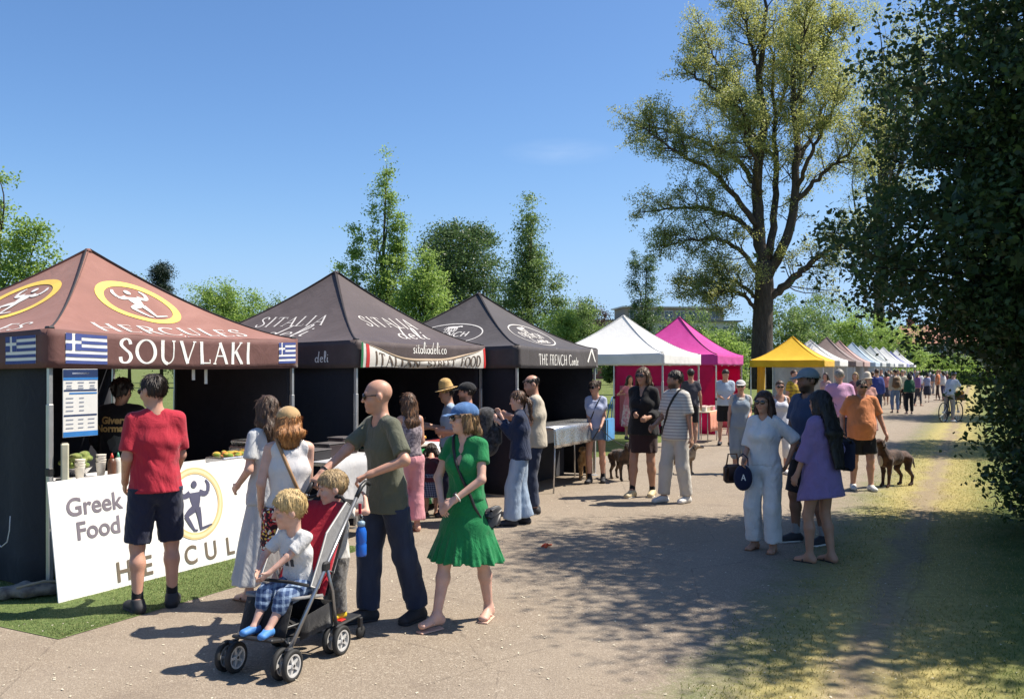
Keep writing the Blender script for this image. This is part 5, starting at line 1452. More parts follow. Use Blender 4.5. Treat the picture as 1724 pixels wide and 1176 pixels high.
m = MB(); m.tube([(-.2, -.12, .30), (0, -.30, .235), (.2, -.12, .30)], .010, 8); m.build('footrest_bar', BLACKP, push, True)
m = MB(); m.box((0, -.285, .232), (.30, .13, .022), rotx(R(-12)), .008); m.build('footrest', BLACKP, push)
m = MB(); m.grid(lambda a, b: ((a - .5) * .37, -.17 + .30 * b, .455 - .05 * b + .02 * abs(a - .5) ** 2 - .02 * math.sin(a * 3.14)), 10, 6); thicken(m.build('seat', GREYPF, push, True), .02)
m = MB(); m.grid(lambda a, b: ((a - .5) * (.37 - .03 * b), .13 + .31 * b + .035 * math.sin(a * 3.14), .41 + .54 * b), 10, 8); thicken(m.build('seat_back', REDF, push, True), .025)
m = MB(); m.grid(lambda a, b: ((a - .5) * .38, .165 + .315 * b + .045 * math.sin(a * 3.14), .40 + .57 * b), 10, 6); thicken(m.build('back_cover', BLKF2, push, True), .006)
m = MB(); m.tube([(-.18, .40, .965), (-.10, .475, .985), (.10, .475, .985), (.18, .40, .965)], .012, 8); m.build('top_edge', BLKF2, push, True)
m = MB(); m.grid(lambda a, b: ((a - .5) * .34, -.17 - .08 * b, .44 - .20 * b), 6, 4); thicken(m.build('calf_panel', BLKF2, push, True), .006)
m = MB()
m.grid(lambda a, b: ((a - .5) * .36, -.12 + .36 * b, .20 + .03 * math.cos(a * 6.28) * .5), 6, 4)
m.grid(lambda a, b: (-.185, -.12 + .36 * a, .19 + (.13 + .03 * a) * b), 4, 2); m.grid(lambda a, b: (.185, -.12 + .36 * a, .19 + (.13 + .03 * a) * b), 4, 2); m.grid(lambda a, b: ((a - .5) * .37, .24, .19 + .16 * b), 4, 2)
thicken(m.build('basket', BLKF2, push, True), .004)
m = MB(); m.tube([(-.19, -.04, .51), (-.12, -.13, .545), (.12, -.13, .545), (.19, -.04, .51)], .011, 8); m.build('bumper_strap', BLKF2, push, True)
m = MB(); m.box((0, .52, .145), (.30, .26, .018), bevel=.008); bb = m.build('ride_board', BLACKP, push)
m = MB(); m.tube([(-.10, .26, .17), (-.10, .42, .15)], .012, 6); m.tube([(.10, .26, .17), (.10, .42, .15)], .012, 6); m.build('board_arms', BLACKP, bb)
for sx_ in (-1, 1):
    m = MB(); m.lathe([(.0, -.012), (.042, -.012), (.045, 0), (.042, .012), (0, .012)], (.17 * sx_, .60, .046), n=16, axis='x'); m.build('board_wheel', TYRE, bb, True)
    m = MB(); m.box((.17 * sx_, .595, .105), (.03, .03, .09), bevel=.006); m.build('board_leg', BLACKP, bb)
m = MB(); m.box((.09, .46, .157), (.07, .06, .008), bevel=.003); m.build('board_reflector', M_plain((.5, .02, .02), .4), bb)
# blue bottle clipped to the frame
bpos = l2w(PC, PCY, (.255, .47, .60))
bt = empty('drink_bottle', bpos, R(PCY), 'blue plastic drink bottle clipped to the pushchair by a red strap', 'bottle')
m = MB(); m.lathe([(0, 0), (.034, 0), (.037, .012), (.037, .075), (.033, .085), (.037, .095), (.037, .16), (.030, .185), (.022, .195), (.022, .2), (0, .2)], n=18); m.build('flask', M_plain((.015, .11, .48), .2, name='blue_plastic'), bt, True)
m = MB(); m.lathe([(.0, .2), (.026, .2), (.026, .228), (.015, .235), (0, .235)], n=14); m.build('screw_cap', M_plain((.25, .35, .45), .35), bt, True)
m = MB(); m.tube([(.0, 0, .235), (.012, 0, .26), (-.005, .0, .285), (-.018, 0, .26), (0, 0, .235)], .004, 6); m.build('clip_ring', TUBE, bt, True)
m = MB(); m.box((-.01, .0, .315), (.02, .006, .07)); m.build('strap', REDF, bt)
CLOG = M_plain((.055, .20, .50), .6, name='blue_clog')
_b = l2w(PC, PCY, (.045, .055, 0))
PEOPLE['boy'] = person(0, 0, 1.06, -26, 'blond boy in white T-shirt and blue checked shorts sitting in the pushchair', h=.0068, pos=(_b[0], _b[1], 0), seed=60, child=.8, tone=PALE, hips=(0, .02, .815), lean=8, head=(-46, 6, 0), feet=((-.11, -.54, .41), (.09, -.56, .41)), knees=((-.2, -.6, 1), (.2, -.6, 1)),
    hands=((-.20, -.38, 1.0), (-.05, -.42, .98)), elbows=((-1, .3, -.4), (1, .2, -.4)), curl=.25, top=dict(mat=F_((.62, .61, .60), bump=.4), sleeve=.75, hem=.80, g=.022, tuck=1), bottom=dict(kind='shorts', mat=F_((.03, .06, .15), (.22, .30, .42), 'plaid', 14), to=1.22, g=(.026, .045)),
    hair=dict(style='short', mat=M_hair(HB['blond'], (.70, .52, .26)), g=.018, rough=.004, line=-.010), shoes=dict(mat=CLOG), footyaw=(-4, 4))
tb = l2w(PC, PCY, (.03, .52, .155))
PEOPLE['toddler'] = person(0, 0, .98, -45, 'toddler with fair hair riding the board behind the pushchair seat', h=.0068, pos=tb, seed=61, child=.9, tone=PALE, head=(-25, 12, 0), feet=((-.09, .0, 0), (.09, .0, 0)), hands=((-.22, .02, 1.1), w2l(862 + tb.x / tb.y * FPX, tb.y, .98, -45, HANDLE_L + Vector((.01, .03, -.10)), tb.z)), elbows=(None, (1, -.2, -.6)),
    top=dict(mat=F_((.60, .58, .55)), sleeve=.5, hem=.72, g=.022), bottom=dict(kind='trousers', mat=F_((.20, .19, .18), (.12, .11, .10), 'mottle', 30), g=(.03, .04)), hair=dict(style='short', mat=M_hair(HB['dblond'], (.5, .36, .18)), g=.020, rough=.004), shoes=dict(mat=M_plain((.62, .42, .02), .5)))

# ------------------------------------------------------------------ straps, bags, watch, phone
def strap_loop(I, sh, hip, name_mat, w=.012, g=.03, n=40, half=False):
    """closed loop hugging the torso through a shoulder and the opposite hip; canonical coordinates"""
    T = I['torso'](g)
    A = I['Nk'] + I['sx'] * .085 * sh - I['up'] * .02; B = I['Pv'] + I['sx'] * .13 * hip + I['up'] * .02
    C = (A + B) / 2; d1 = nrm(A - B); d2 = I['fw'] - d1 * I['fw'].dot(d1); d2 = nrm(d2)
    pts = []
    for i in range(n):
        a = 2 * math.pi * i / n
        d = d1 * math.cos(a) + d2 * math.sin(a)
        rr = np.linspace(.55, .02, 160)
        P = C[None] + rr[:, None] * d[None]
        v = np.min([b.ev(P[:, 0], P[:, 1], P[:, 2]) for b in T], 0)
        k = np.argmax(v < 0) if (v < 0).any() else 100
        pts.append(C + d * (rr[k] + .004))
    return [I['w'](p) for p in pts], I['w'](B + I['sx'] * .05 * hip), d2
def crossbag(I, sh, hip, label, mat, size=(.20, .07, .14), yaw=0, drop=.04, sname='shoulder_bag', g=.03, w=.011, off=(0, 0, 0)):
    pts, B, _ = strap_loop(I, sh, hip, None, g=g)
    B = B + Vector(off)
    e = empty(sname, B, 0, label, 'bag')
    m = MB(); P = [tuple(p - B) for p in pts]; m.tube(P + [P[0]], w, 6, False); m.build('strap', mat, e, True)
    m = MB(); m.box((0, 0, -drop), size, rotz(R(yaw)), .03); ob = m.build('pouch', mat, e, True)
    m = MB(); m.box((0, 0, -drop + size[2] * .28), (size[0] * 1.02, size[1] * 1.12, size[2] * .5), rotz(R(yaw)), .02); m.build('flap', mat, ob, True)
    return e
LB = M_plain((.015, .014, .016), .45, name='black_leather'); TANL = M_plain((.30, .17, .08), .6, name='tan_leather')
crossbag(PEOPLE['green'], -1, 1, 'small black shoulder bag on the green dress', LB, (.07, .19, .15), -20, .10, off=(.05, .06, 0))
crossbag(PEOPLE['cap'], 1, -1, 'tan cross-body bag of the woman in tan cap', TANL, (.16, .07, .12), 0, .02, g=.022, w=.013)
crossbag(PEOPLE['striped'], 1, -1, 'black cross-body bag over the striped shirt', LB, (.16, .07, .13), 0, .0, g=.045, w=.015)
crossbag(PEOPLE['lightblue'], 1, -1, 'thin dark cross-body bag on the pale blue T-shirt', LB, (.14, .06, .12), 0, .02, g=.03, w=.009)
I = PEOPLE['green']
def ringat(I, side, mat, name, r=.034, w=.018):
    wr, el = I['Wr'][side], I['El'][side]; ax = nrm(wr - el); c = wr - ax * .025
    s_ = nrm(np.cross(ax, (0, 0, 1.0))); t_ = np.cross(ax, s_)
    m = MB()
    for k in (-1, 1): pass
    pr = []
    for a in np.linspace(0, 2 * np.pi, 20): pr.append(c + (s_ * math.cos(a) + t_ * math.sin(a)) * r)
    m.tube(pr, .006, 6, False); ob = m.build(name, mat, I['E'], True)
    return ob, c, s_, t_, ax
ob, c, s_, t_, ax = ringat(I, 1, SOLEW, 'watch')
m = MB(); f_ = nrm(-t_ + .2 * s_) if (-t_)[2] > t_[2] else nrm(t_ + .2 * s_)
m.lathe([(0, -.004), (.019, -.004), (.019, .005), (0, .006)], n=16, rot=np.stack([s_, np.cross(f_, s_), f_], 1)); P = np.concatenate(m.v) + c + f_ * .036; mk('watch_face', P, m.f, LB, ob)
ringat(PEOPLE['olive'], 0, BLACKP, 'wristband')
# phone in the straw-hatted person's hand
I = PEOPLE['straw']
p = I['w'](I['Wr'][0] + I['fw'] * .08 + np.array([0, 0, .04]))
ph = empty('phone', p, R(-80), 'dark phone held by the person in straw hat', 'phone')
m = MB(); m.box((0, 0, 0), (.075, .010, .15), rotx(R(-35)), .004); m.build('case', BLACKP, ph)
m = MB(); m.box((0, .007, .001), (.066, .003, .138), rotx(R(-35))); m.build('screen', GLASSM, ph)
def rucksack(I, label, mat, size=(.30, .17, .46), back=.17, zoff=.0, straps=True):
    c = I['Ch'] - I['fw'] * back + I['up'] * (zoff - .05)
    S_ = I['S']; o = I['w'](c)
    e = empty('rucksack', o, I['E'].rotation_euler[2], label, 'bag')
    pr = [Bone((0, 0, -size[2] * .32), (0, 0, size[2] * .30), (size[0] / 2, size[1] / 2), (size[0] * .42, size[1] * .42), (1, 0, 0), .03), Bone((0, size[1] * .45, -size[2] * .25), (0, size[1] * .42, .0), (size[0] * .36, .05), None, (1, 0, 0), .02)]
    hh = float(np.clip(o.y / 891, .008, .05))
    sdf('pack', pr, hh, mat, e)
    if straps:
        for s_ in (-1, 1):
            m = MB(); m.tube([(s_ * .09, -.06, .17), (s_ * .105, -.16, .255), (s_ * .11, -.29, .19), (s_ * .125, -.315, .0), (s_ * .15, -.20, -.14), (s_ * .13, -.06, -.18)], .015, 6); m.build('strap', mat, e, True)
    return e
rucksack(PEOPLE['blackcap'], 'big black rucksack on the man in black cap', F_((.012, .012, .014), (.05, .05, .055), 'mottle', 20), (.36, .30, .52), .24, -.08)
rucksack(PEOPLE['orange'], 'dark rucksack worn by the stout man in orange', BLKF2, (.30, .18, .40), .24)
rucksack(PEOPLE['rucksack'], 'brown rucksack on the beige jacket far down the path', F_((.15, .09, .05)), (.34, .2, .46), .2)
# round navy bag with a letter beside the woman in white
I = PEOPLE['white']; wr = I['w'](I['Wr'][0]); o = Vector((wr.x - .02, wr.y - .05, wr.z - .17))
e = empty('round_bag', o, R(-10), 'round navy bag with a white letter A held by the woman in white', 'bag')
m = MB(); m.lathe([(0, -.05), (.085, -.05), (.105, -.035), (.11, 0), (.105, .035), (.085, .05), (0, .05)], n=24, axis='y'); P = np.concatenate(m.v) * np.array([.85, 1, 1.2]); mk('pouch', P, m.f, F_((.012, .016, .045)), e, True)
m = MB(); m.tube([(-.05, 0, .12), (-.045, .0, .2), (0, .02, .24), (.045, 0, .2), (.05, 0, .12)], .007, 6); m.build('handle', F_((.012, .016, .045)), e, True)
text_on('lettering', 'A', .06, lambda a, b, off: (a, -.052 - off, b), WHITEP, e, cy=-.02, serif=0, thick=.16, thin=.12)
e = empty('handbag', Vector((wr.x - .10, wr.y + .06, wr.z - .14)), R(20), 'brown leather handbag behind the round navy bag', 'bag')
m = MB(); m.box((0, 0, 0), (.20, .09, .19), None, .03); m.build('pouch', M_plain((.09, .045, .03), .5), e, True)
m = MB(); m.tube([(-.07, 0, .09), (-.05, 0, .2), (.05, 0, .2), (.07, 0, .09)], .008, 6); m.build('handle', LEATH, e, True)
# navy tote on the purple shirt's shoulder
I = PEOPLE['purple']; o = I['w'](I['Pv'] - I['sx'] * .34 + np.array([0, .02, .16]))
e = empty('tote_bag', o, I['E'].rotation_euler[2] + R(80), 'dark navy tote hanging from the purple shirt shoulder', 'bag')
m = MB(); m.box((0, 0, 0), (.30, .09, .30), None, .035); m.build('pouch', F_((.012, .014, .03)), e, True)
sh_ = I['w'](I['Sh'][0] + I['up'] * .05) - o; inv = Matrix.Rotation(-(I['E'].rotation_euler[2] + R(80)), 3, 'Z'); q = inv @ sh_
m = MB(); m.tube([(-.11, 0, .13), (q.x * .8 - .05, q.y * .8, q.z * .6), (q.x, q.y, q.z + .02), (q.x * .8 + .05, q.y * .8, q.z * .6), (.11, 0, .13)], .012, 6); m.build('handle', F_((.012, .014, .03)), e, True)
# blue tote of the dog walker
I = PEOPLE['lightblue']; o = I['w'](I['Sh'][1] + I['sx'] * .09 + np.array([0, .02, -.50]))
e = empty('tote_bag', o, R(60), 'bright blue tote bag beside the denim shorts', 'bag')
m = MB(); m.box((0, 0, 0), (.30, .07, .36), None, .02); m.build('pouch', F_((.04, .16, .34)), e, True)
m = MB(); m.tube([(-.09, 0, .17), (-.05, -.03, .40), (.0, -.05, .52), (.05, -.03, .40), (.09, 0, .17)], .010, 6); m.build('handle', F_((.04, .16, .34)), e, True)
# print on the stallholder's back and the boy's chest, laid on the cloth
def print_on(I, name, items, mat, back=True):
    me = I['top'].data
    bvh = BVHTree.FromPolygons([v.co for v in me.vertices], [p.vertices for p in me.polygons])
    d = Vector(tuple(I['fw'] * (1 if back else -1))); sx = I['sx'] * (-1 if back else 1); up = I['up']
    for txt, size, b, kind in items:
        if kind == 't': P, F = font_mesh(txt, size, .004)
        else: P, F = txt
        out = []
        for p_ in P:
            o = I['Pv'] + sx * p_[0] + up * (b + p_[1]); o = Vector(tuple(o)) - d * .6
            h_ = bvh.ray_cast(o, d)
            out.append(tuple((h_[0] if h_[0] is not None else o + d * .45) - d * .006))
        mk(name, out, F, mat, I['E'])
GOLDP = M_plain((.50, .33, .12), .7, name='gold_print')
print_on(PEOPLE['vendor'], 'print', [('Giverny', .095, .385, 't'), ('Normandy', .095, .305, 't')], GOLDP)
disc = ([(0, 0, 0)] + [(.085 * math.cos(a) * (1 + .12 * math.sin(5 * a)), .085 * math.sin(a) * (1 + .1 * math.cos(7 * a)), 0) for a in np.linspace(0, 6.283, 25)[:-1]], [[0, 1 + i, 1 + (i + 1) % 24] for i in range(24)])
print_on(PEOPLE['vendor'], 'print', [(disc, 0, .18, 'd'), ([(-.01, -.16, 0), (.01, -.16, 0), (.006, -.07, 0), (-.006, -.07, 0)], 0, .18, 'd')][:1], M_plain((.07, .075, .07), .8))
bl = lambda x0, y0, x1, y1, n=5: ([(x0 + (x1 - x0) * i / n, y0 + (y1 - y0) * j / 2, 0) for j in range(3) for i in range(n + 1)], [[j * (n + 1) + i, j * (n + 1) + i + 1, (j + 1) * (n + 1) + i + 1, (j + 1) * (n + 1) + i] for j in range(2) for i in range(n)])
print_on(PEOPLE['boy'], 'print', [(bl(-.06, .0, .06, .02), 0, .33, 'd'), (bl(-.06, -.11, -.01, -.02), 0, .33, 'd'), (bl(.02, -.11, .06, -.03), 0, .33, 'd')], M_plain((.05, .05, .06), .8), False)

# ------------------------------------------------------------------ dogs
def dog(px, Y, yaw, label, hgt=.55, coat=((.04, .018, .010), (.085, .04, .02)), chest=None, sit=False, hd=0, seed=0, ears='flop', headup=.0):
    o = gp(px, Y); S = hgt / .55
    e = empty('dog', o, R(yaw), label, 'dog'); e.scale = (S, S, S)
    h = float(np.clip(Y / 891 * .8, .007, .05)) / S
    ch, hp_ = np.array((0, -.20, .44)), np.array((0, .22, .45))
    B = [Bone(ch, (0, .02, .45), (.10, .135), (.085, .11), (1, 0, 0), .05), Bone((0, .02, .455), hp_, (.082, .10), (.078, .092), (1, 0, 0), .05), Ell((0, -.28, .44), (.075, .06, .11), None, .05)]
    Hq = rotz(R(hd)); hc = np.array((0, -.36, .66 + headup))
    def hq(x, y, z): return hc + Hq @ np.array((x, y, z))
    B += [Bone((0, -.25, .50), hq(0, .03, -.03), .078, .058, (1, 0, 0), .05), Ell(hq(0, 0, 0), (.062, .075, .062), Hq.T, .03), Bone(hq(0, -.05, -.015), hq(0, -.145, -.03), (.040, .036), (.030, .027), (1, 0, 0), .03), Ell(hq(0, -.165, -.018), (.016, .012, .012), None, .008)]
    for s_ in (-1, 1):
        B.append(Bone(hq(s_ * .055, .015, .035), hq(s_ * .085, .01, -.055) if ears == 'flop' else hq(s_ * .06, .02, .09), (.014, .032), (.010, .02), (1, 0, 0), .012))
        x = s_ * .075
        fo = -.03 if s_ > 0 else .02
        B += [Bone((x, -.21, .42), (x, -.19 + fo, .24), .052, .034, (1, 0, 0), .03), Bone((x, -.19 + fo, .24), (x, -.205 + fo, .06), .032, .022, (1, 0, 0), .02), Bone((x, -.205 + fo, .04), (x, -.245 + fo, .022), .026, .024, (1, 0, 0), .02)]
        ho = .04 if s_ > 0 else -.03
        B += [Bone((x, .21, .42), (x, .155 + ho, .27), .070, .044, (1, 0, 0), .03), Bone((x, .155 + ho, .27), (x, .265 + ho, .15), .040, .025, (1, 0, 0), .02), Bone((x, .265 + ho, .15), (x, .245 + ho, .045), .024, .021, (1, 0, 0), .015), Bone((x, .245 + ho, .035), (x, .195 + ho, .022), .025, .023, (1, 0, 0), .015)]
    B += [Bone((0, .29, .49), (0, .40, .40), .024, .018, (1, 0, 0), .03), Bone((0, .40, .40), (0, .45, .27), .018, .010, (1, 0, 0), .02)]
    ob = sdf('body', B, h, M_fabric(coat[0], coat[1], 'mottle', 9, .7, bump=.4), e)
    if chest is not None: sdf('chest_patch', [Ell((0, -.325, .42), (.045, .03, .10), None, .01)], h, F_(chest), e)
    cr = [hc + Hq @ np.array((.072 * math.cos(a), .055 + .03 * math.sin(a), -.055 + .062 * math.sin(a))) for a in np.linspace(0, 6.283, 18)]
    m = MB(); m.tube(cr, .010, 6, False); m.build('collar', LB, e, True)
    return dict(e=e, neck=o + Vector(tuple(rotz(R(yaw)) @ (hc + Hq @ np.array((0, .05, -.04))) * S)))
D1 = dog(1507, 14.0, -62, 'brown dog with pale chest walking beside the stout man in orange', .56, ((.030, .013, .008), (.075, .035, .02)), (.45, .40, .34), seed=1, hd=-8, headup=.03)
D2 = dog(984, 14.9, -10, 'golden brown dog behind the denim shorts', .44, ((.30, .17, .07), (.45, .28, .13)), seed=2, hd=10)
D3 = dog(1044, 14.8, 20, 'dark brown dog between the denim shorts and the black top', .50, ((.03, .02, .014), (.10, .06, .035)), seed=3, hd=-25)
D4 = dog(1146, 15.6, 70, 'pale tan dog behind the cream trousers', .42, ((.26, .18, .11), (.42, .32, .22)), seed=4)
def lead(a, b, label, sag=.08):
    m = MB(); P = [a.lerp(b, t) - Vector((0, 0, sag * math.sin(math.pi * t))) for t in np.linspace(0, 1, 12)]
    m.tube([tuple(p) for p in P], .007, 5); return tag(m.build('dog_lead', LB, None, True), label, 'lead')
lead(PEOPLE['orange']['w'](PEOPLE['orange']['Wr'][1] - np.array([0, .02, .07])), D1['neck'], 'dark lead from the stout man to the brown dog', .02)
wl_ = PEOPLE['lightblue']['w'](PEOPLE['lightblue']['Wr'][1] + PEOPLE['lightblue']['fw'] * .07)
lead(wl_, D3['neck'], 'dark slack lead running down to the dark brown dog', .06); lead(wl_, D2['neck'], 'thin lead from the dog walker to the golden dog', .04)

# ------------------------------------------------------------------ bicycle
def bicycle(o, yaw, label):
    e = empty('bicycle', o, R(yaw), label, 'bicycle')
    FR = M_plain((.03, .03, .035), .4, .4, name='bike_frame')
    for y, nm in ((-.52, 0), (.52, 1)):
        w = empty('wheel', (0, y, .345)); w.parent = e
        m = MB(); m.tube([(0, .33 * math.cos(a), .33 * math.sin(a)) for a in np.linspace(0, 2 * math.pi, 33)], .018, 6, False); m.build('tyre', TYRE, w, True)
        m = MB()
        for k in range(12):
            a = k * math.pi / 6; m.tube([(.02 * (-1) ** k, 0, 0), (0, .315 * math.cos(a), .315 * math.sin(a))], .004, 4)
        m.lathe([(0, -.04), (.03, -.04), (.03, .04), (0, .04)], n=8, axis='x'); m.build('spokes', RIM, w)
    A, Bm, Cst, Hd = (0, .52, .345), (0, .07, .29), (0, .20, .86), (0, -.36, .82)
    m = MB()
    for p, q, r in ((A, Bm, .014), (A, (0, .17, .78), .012), (Bm, Cst, .017), ((0, .18, .76), Hd, .017), (Bm, (0, -.375, .72), .020), (Hd, (0, -.52, .345), .016)): m.tube([p, q], r, 8)
    m.build('frame', FR, e, True)
    m = MB(); m.tube([Hd, (0, -.34, .98)], .014, 6); m.tube([(-.30, -.28, 1.02), (-.1, -.36, 1.0), (.1, -.36, 1.0), (.30, -.28, 1.02)], .014, 6); m.build('handlebar', FR, e, True)
    m = MB(); m.box((0, .22, .89), (.13, .25, .05), None, .02); m.build('saddle', BLACKP, e, True)
    m = MB(); m.lathe([(0, -.01), (.09, -.01), (.09, .01), (0, .01)], (.05, .07, .29), 14, 'x'); m.tube([(.09, .07, .29), (.09, .12, .13)], .009, 6); m.tube([(-.09, .07, .29), (-.09, .02, .45)], .009, 6); m.build('crankset', FR, e)
    return e
cy = gp(1601, 30.6)
bicycle(cy, 128, 'dark bicycle standing across the path at the right')
bk = empty('basket', l2w(cy, 128, (0, -.62, .84)), R(128), 'wicker basket of yellow and orange flowers on the far bicycle', 'basket')
m = MB(); m.box((0, 0, 0), (.34, .24, .22), None, .03); m.build('wicker', F_((.22, .12, .05), bump=.6), bk, True)
sdf('flowers', [Ell((random.uniform(-.14, .14), random.uniform(-.09, .09), .13 + random.uniform(0, .05)), (.055, .055, .045), None, .01) for _ in range(9)], .02, F_((.65, .35, .03), (.6, .10, .03), 'mottle', 12), bk)
m = MB(); m.tube([(0, .12, -.02), (0, .30, .1)], .012, 5); m.build('bracket', BLACKP, bk)
# ------------------------------------------------------------------ stall contents
FOIL = M_plain((.62, .62, .63), .28, .9, name='foil', bump=.9, bscale=28)
STEEL = M_plain((.55, .55, .56), .25, .9, name='steel')
def tl(T, x, y, z=0.0):
    return T.e.location + U * x + V * y + Vector((0, 0, z))
def table(T, x0, x1, y0, y1, h, label, topm, legm=None, cloth=None, drop=.0):
    c = tl(T, (x0 + x1) / 2, (y0 + y1) / 2); L, W = x1 - x0, y1 - y0
    e = empty('trestle_table', c, ROWROT, label, 'table')
    m = MB(); m.box((0, 0, h - .02), (L, W, .035), None, .008); m.build('tabletop', topm, e)
    for sx_ in (-1, 1):
        for sy in (-1, 1):
            m = MB(); m.tube([(sx_ * (L / 2 - .18), sy * (W / 2 - .05), h - .04), (sx_ * (L / 2 - .12), sy * (W / 2 - .05), .0)], .013, 6); m.build('leg', legm or ALU, e, True)
    if cloth:
        for i, (a0, a1, mt) in enumerate(cloth):
            m = MB()
            def f(a, b, a0=a0, a1=a1):
                x = -L / 2 - .01 + (L + .02) * (a0 + (a1 - a0) * a)
                w = .018 * math.sin(x * 17) * b + .01 * math.sin(x * 31 + 1) * b
                return (x, -W / 2 - .012 - w - .02 * b, h + .003 - drop * b)
            m.grid(f, 24, 6); m.grid(lambda a, b, a0=a0, a1=a1: (-L / 2 - .01 + (L + .02) * (a0 + (a1 - a0) * a), -W / 2 - .012 + (W + .02) * b, h + .003), 4, 2)
            thicken(m.build('cloth', mt, e, True), .003)
    return e
CLW = F_((.62, .61, .60)); WOODT = M_plain((.30, .26, .22), .6, name='laminate')
# the white Greek Food board along the counter
bd = empty('sign_board', tl(T1, -.167, -.36), ROWROT, 'long white board reading Greek Food HERCULES under the counter', 'sign')
BLN, BH, LEAN = 2.92, .955, .14
def bfn(a, b, off): return (a, b * LEAN / BH - off, b * math.sqrt(1 - (LEAN / BH) ** 2))
m = MB(); m.box((BLN / 2, LEAN / 2 + .006, BH / 2 + .002), (BLN, .010, BH), rotx(-math.atan2(LEAN, BH)), .002); m.build('panel', M_plain((.80, .78, .76), .45, name='white_board', var=.03), bd)
LET = M_plain((.17, .15, .18), .7, name='letter_grey'); LETB = M_plain((.14, .11, .08), .7, name='letter_brown'); RINGG = M_plain((.62, .47, .22), .7, name='ring_gold')
font_on('lettering', 'Greek', .205, bfn, LET, bd, .40, .67, .004, .004, 1.0); font_on('lettering', 'Food', .205, bfn, LET, bd, .42, .47, .004, .004, 1.0)
for i, ch in enumerate('HERCULES'): font_on('lettering', ch, .235, bfn, LETB, bd, .62 + .2424 * i, .06, .004, .004, .95)
ring_on('emblem_ring', .335, .335, .062, bfn, RINGG, bd, 1.467, .60, .004, 56)
ring_on('emblem_key', .318, .318, .028, bfn, M_plain((.72, .60, .36), .7), bd, 1.467, .60, .005, 72)
ribbons_on('emblem_figure', ATHLETE, bfn, M_plain((.07, .07, .12), .7), bd, 1.467, .59, .40, .004, ATH_DISC)
table(T1, .12, 2.85, -.16, .46, .90, 'serving counter behind the white Greek Food board', CLW)
def item(name, label, cat, T, x, y, z, rz=0.0, group=None):
    return empty(name, tl(T, x, y, z), ROWROT + rz, label, cat, group)
CT = .902
e = item('till_screen', 'cream backed till screen at the left end of the counter', 'till', T1, .16, .02, CT, R(-35))
m = MB(); m.box((0, 0, .17), (.06, .20, .32), None, .01); m.build('housing', M_plain((.55, .52, .38), .5), e); m = MB(); m.box((0, .03, .012), (.14, .16, .02), None, .006); m.build('foot', M_plain((.4, .38, .3), .5), e)
for k, (x, y, hh, c, lb) in enumerate(((.36, .10, .10, (.70, .66, .58), 'pack of white cups lying on the counter beside the till'), (.60, .14, .12, (.66, .62, .55), 'stack of paper tubs beside the sauce bottles'))):
    e = item('paper_cups', lb, 'cups', T1, x, y, CT)
    for j in range(4):
        m = MB(); m.lathe([(.030, 0), (.042, hh), (.044, hh + .004), (.040, hh)], (.0 + .004 * (j % 2), 0, j * .022), 12); m.build('cup', M_plain(c, .6), e, True)
for k, (x, y, c, lb) in enumerate(((.70, .04, (.60, .58, .50), 'white sauce bottle with a green nozzle on the counter'), (.80, .08, (.45, .42, .36), 'grey sauce bottle on the Greek counter'), (.62, .02, (.10, .04, .02), 'dark sauce bottle on the Greek counter'))):
    e = item('sauce_bottle', lb, 'bottle', T1, x, y, CT, 0, 'sauce bottles')
    m = MB(); m.lathe([(0, 0), (.035, 0), (.037, .02), (.037, .12), (.028, .15), (.014, .16), (0, .16)], n=14); m.build('flask', M_plain(c, .4), e, True)
    m = MB(); m.lathe([(.015, .16), (.014, .175), (.005, .205), (0, .205)], n=10); m.build('nozzle', M_plain((.05, .25, .15) if k == 0 else (.5, .05, .03), .4), e, True)
for k, x in enumerate((.98, 1.08)):
    e = item('cutlery_pot', ('steel cutlery pot nearest the man in red', 'steel cutlery pot beside its twin on the counter')[k], 'pot', T1, x, .08, CT)
    m = MB(); m.lathe([(0, 0), (.045, 0), (.047, .13), (.050, .132), (.044, .13), (.042, .01), (0, .01)], n=16); m.build('pot', STEEL, e, True)
    for j in range(5):
        m = MB(); m.box((random.uniform(-.02, .02), random.uniform(-.02, .02), .11), (.012, .004, .15), rotx(random.uniform(-.15, .15))); m.build('fork', M_plain((.6, .5, .35), .6), e)
def lettuce(e, n, r, c1, c2, nm):
    B = [Ell((random.uniform(-r, r), random.uniform(-r * .7, r * .7), .04 + random.uniform(0, .05)), (random.uniform(.025, .05), random.uniform(.02, .045), random.uniform(.015, .03)), None, .006) for _ in range(n)]
    sdf(nm, B, .009, F_(c1, c2, 'mottle', 18), e)
e = item('salad_bowl', 'bowl of green leaves beside the stallholder', 'bowl', T1, .52, .36, CT)
m = MB(); m.lathe([(0, 0), (.07, 0), (.13, .07), (.135, .075), (.125, .07), (.06, .012), (0, .012)], n=20); m.build('bowl', STEEL, e, True)
B = [Ell((random.uniform(-.09, .09), random.uniform(-.09, .09), .08 + random.uniform(0, .12)), (.05, .04, .03), None, .006) for _ in range(14)]; sdf('leaves', B, .011, F_((.10, .16, .03), (.24, .27, .08), 'mottle', 14), e)
e = item('salad_tray', 'tray of red and green salad on the right of the Greek counter', 'tray', T1, 2.02, .02, CT)
m = MB(); m.box((0, 0, .03), (.42, .26, .06), None, .012); m.build('tray', STEEL, e)
lettuce(e, 16, .13, (.55, .30, .05), (.16, .25, .03), 'salad'); lettuce(e, 6, .12, (.50, .04, .02), (.55, .22, .04), 'peppers')
e = item('chafing_dish', 'steel chafing dish wrapped in foil on the Greek counter', 'dish', T1, 2.50, .06, CT)
m = MB(); m.grid(lambda a, b: ((a - .5) * .62 + .01 * math.sin(b * 30), -.19 - .03 * math.sin(a * 25) * b * .3, .14 * b), 20, 4); m.box((0, 0, .07), (.58, .36, .14), None, .02); m.build('foil_wrap', FOIL, e, False)
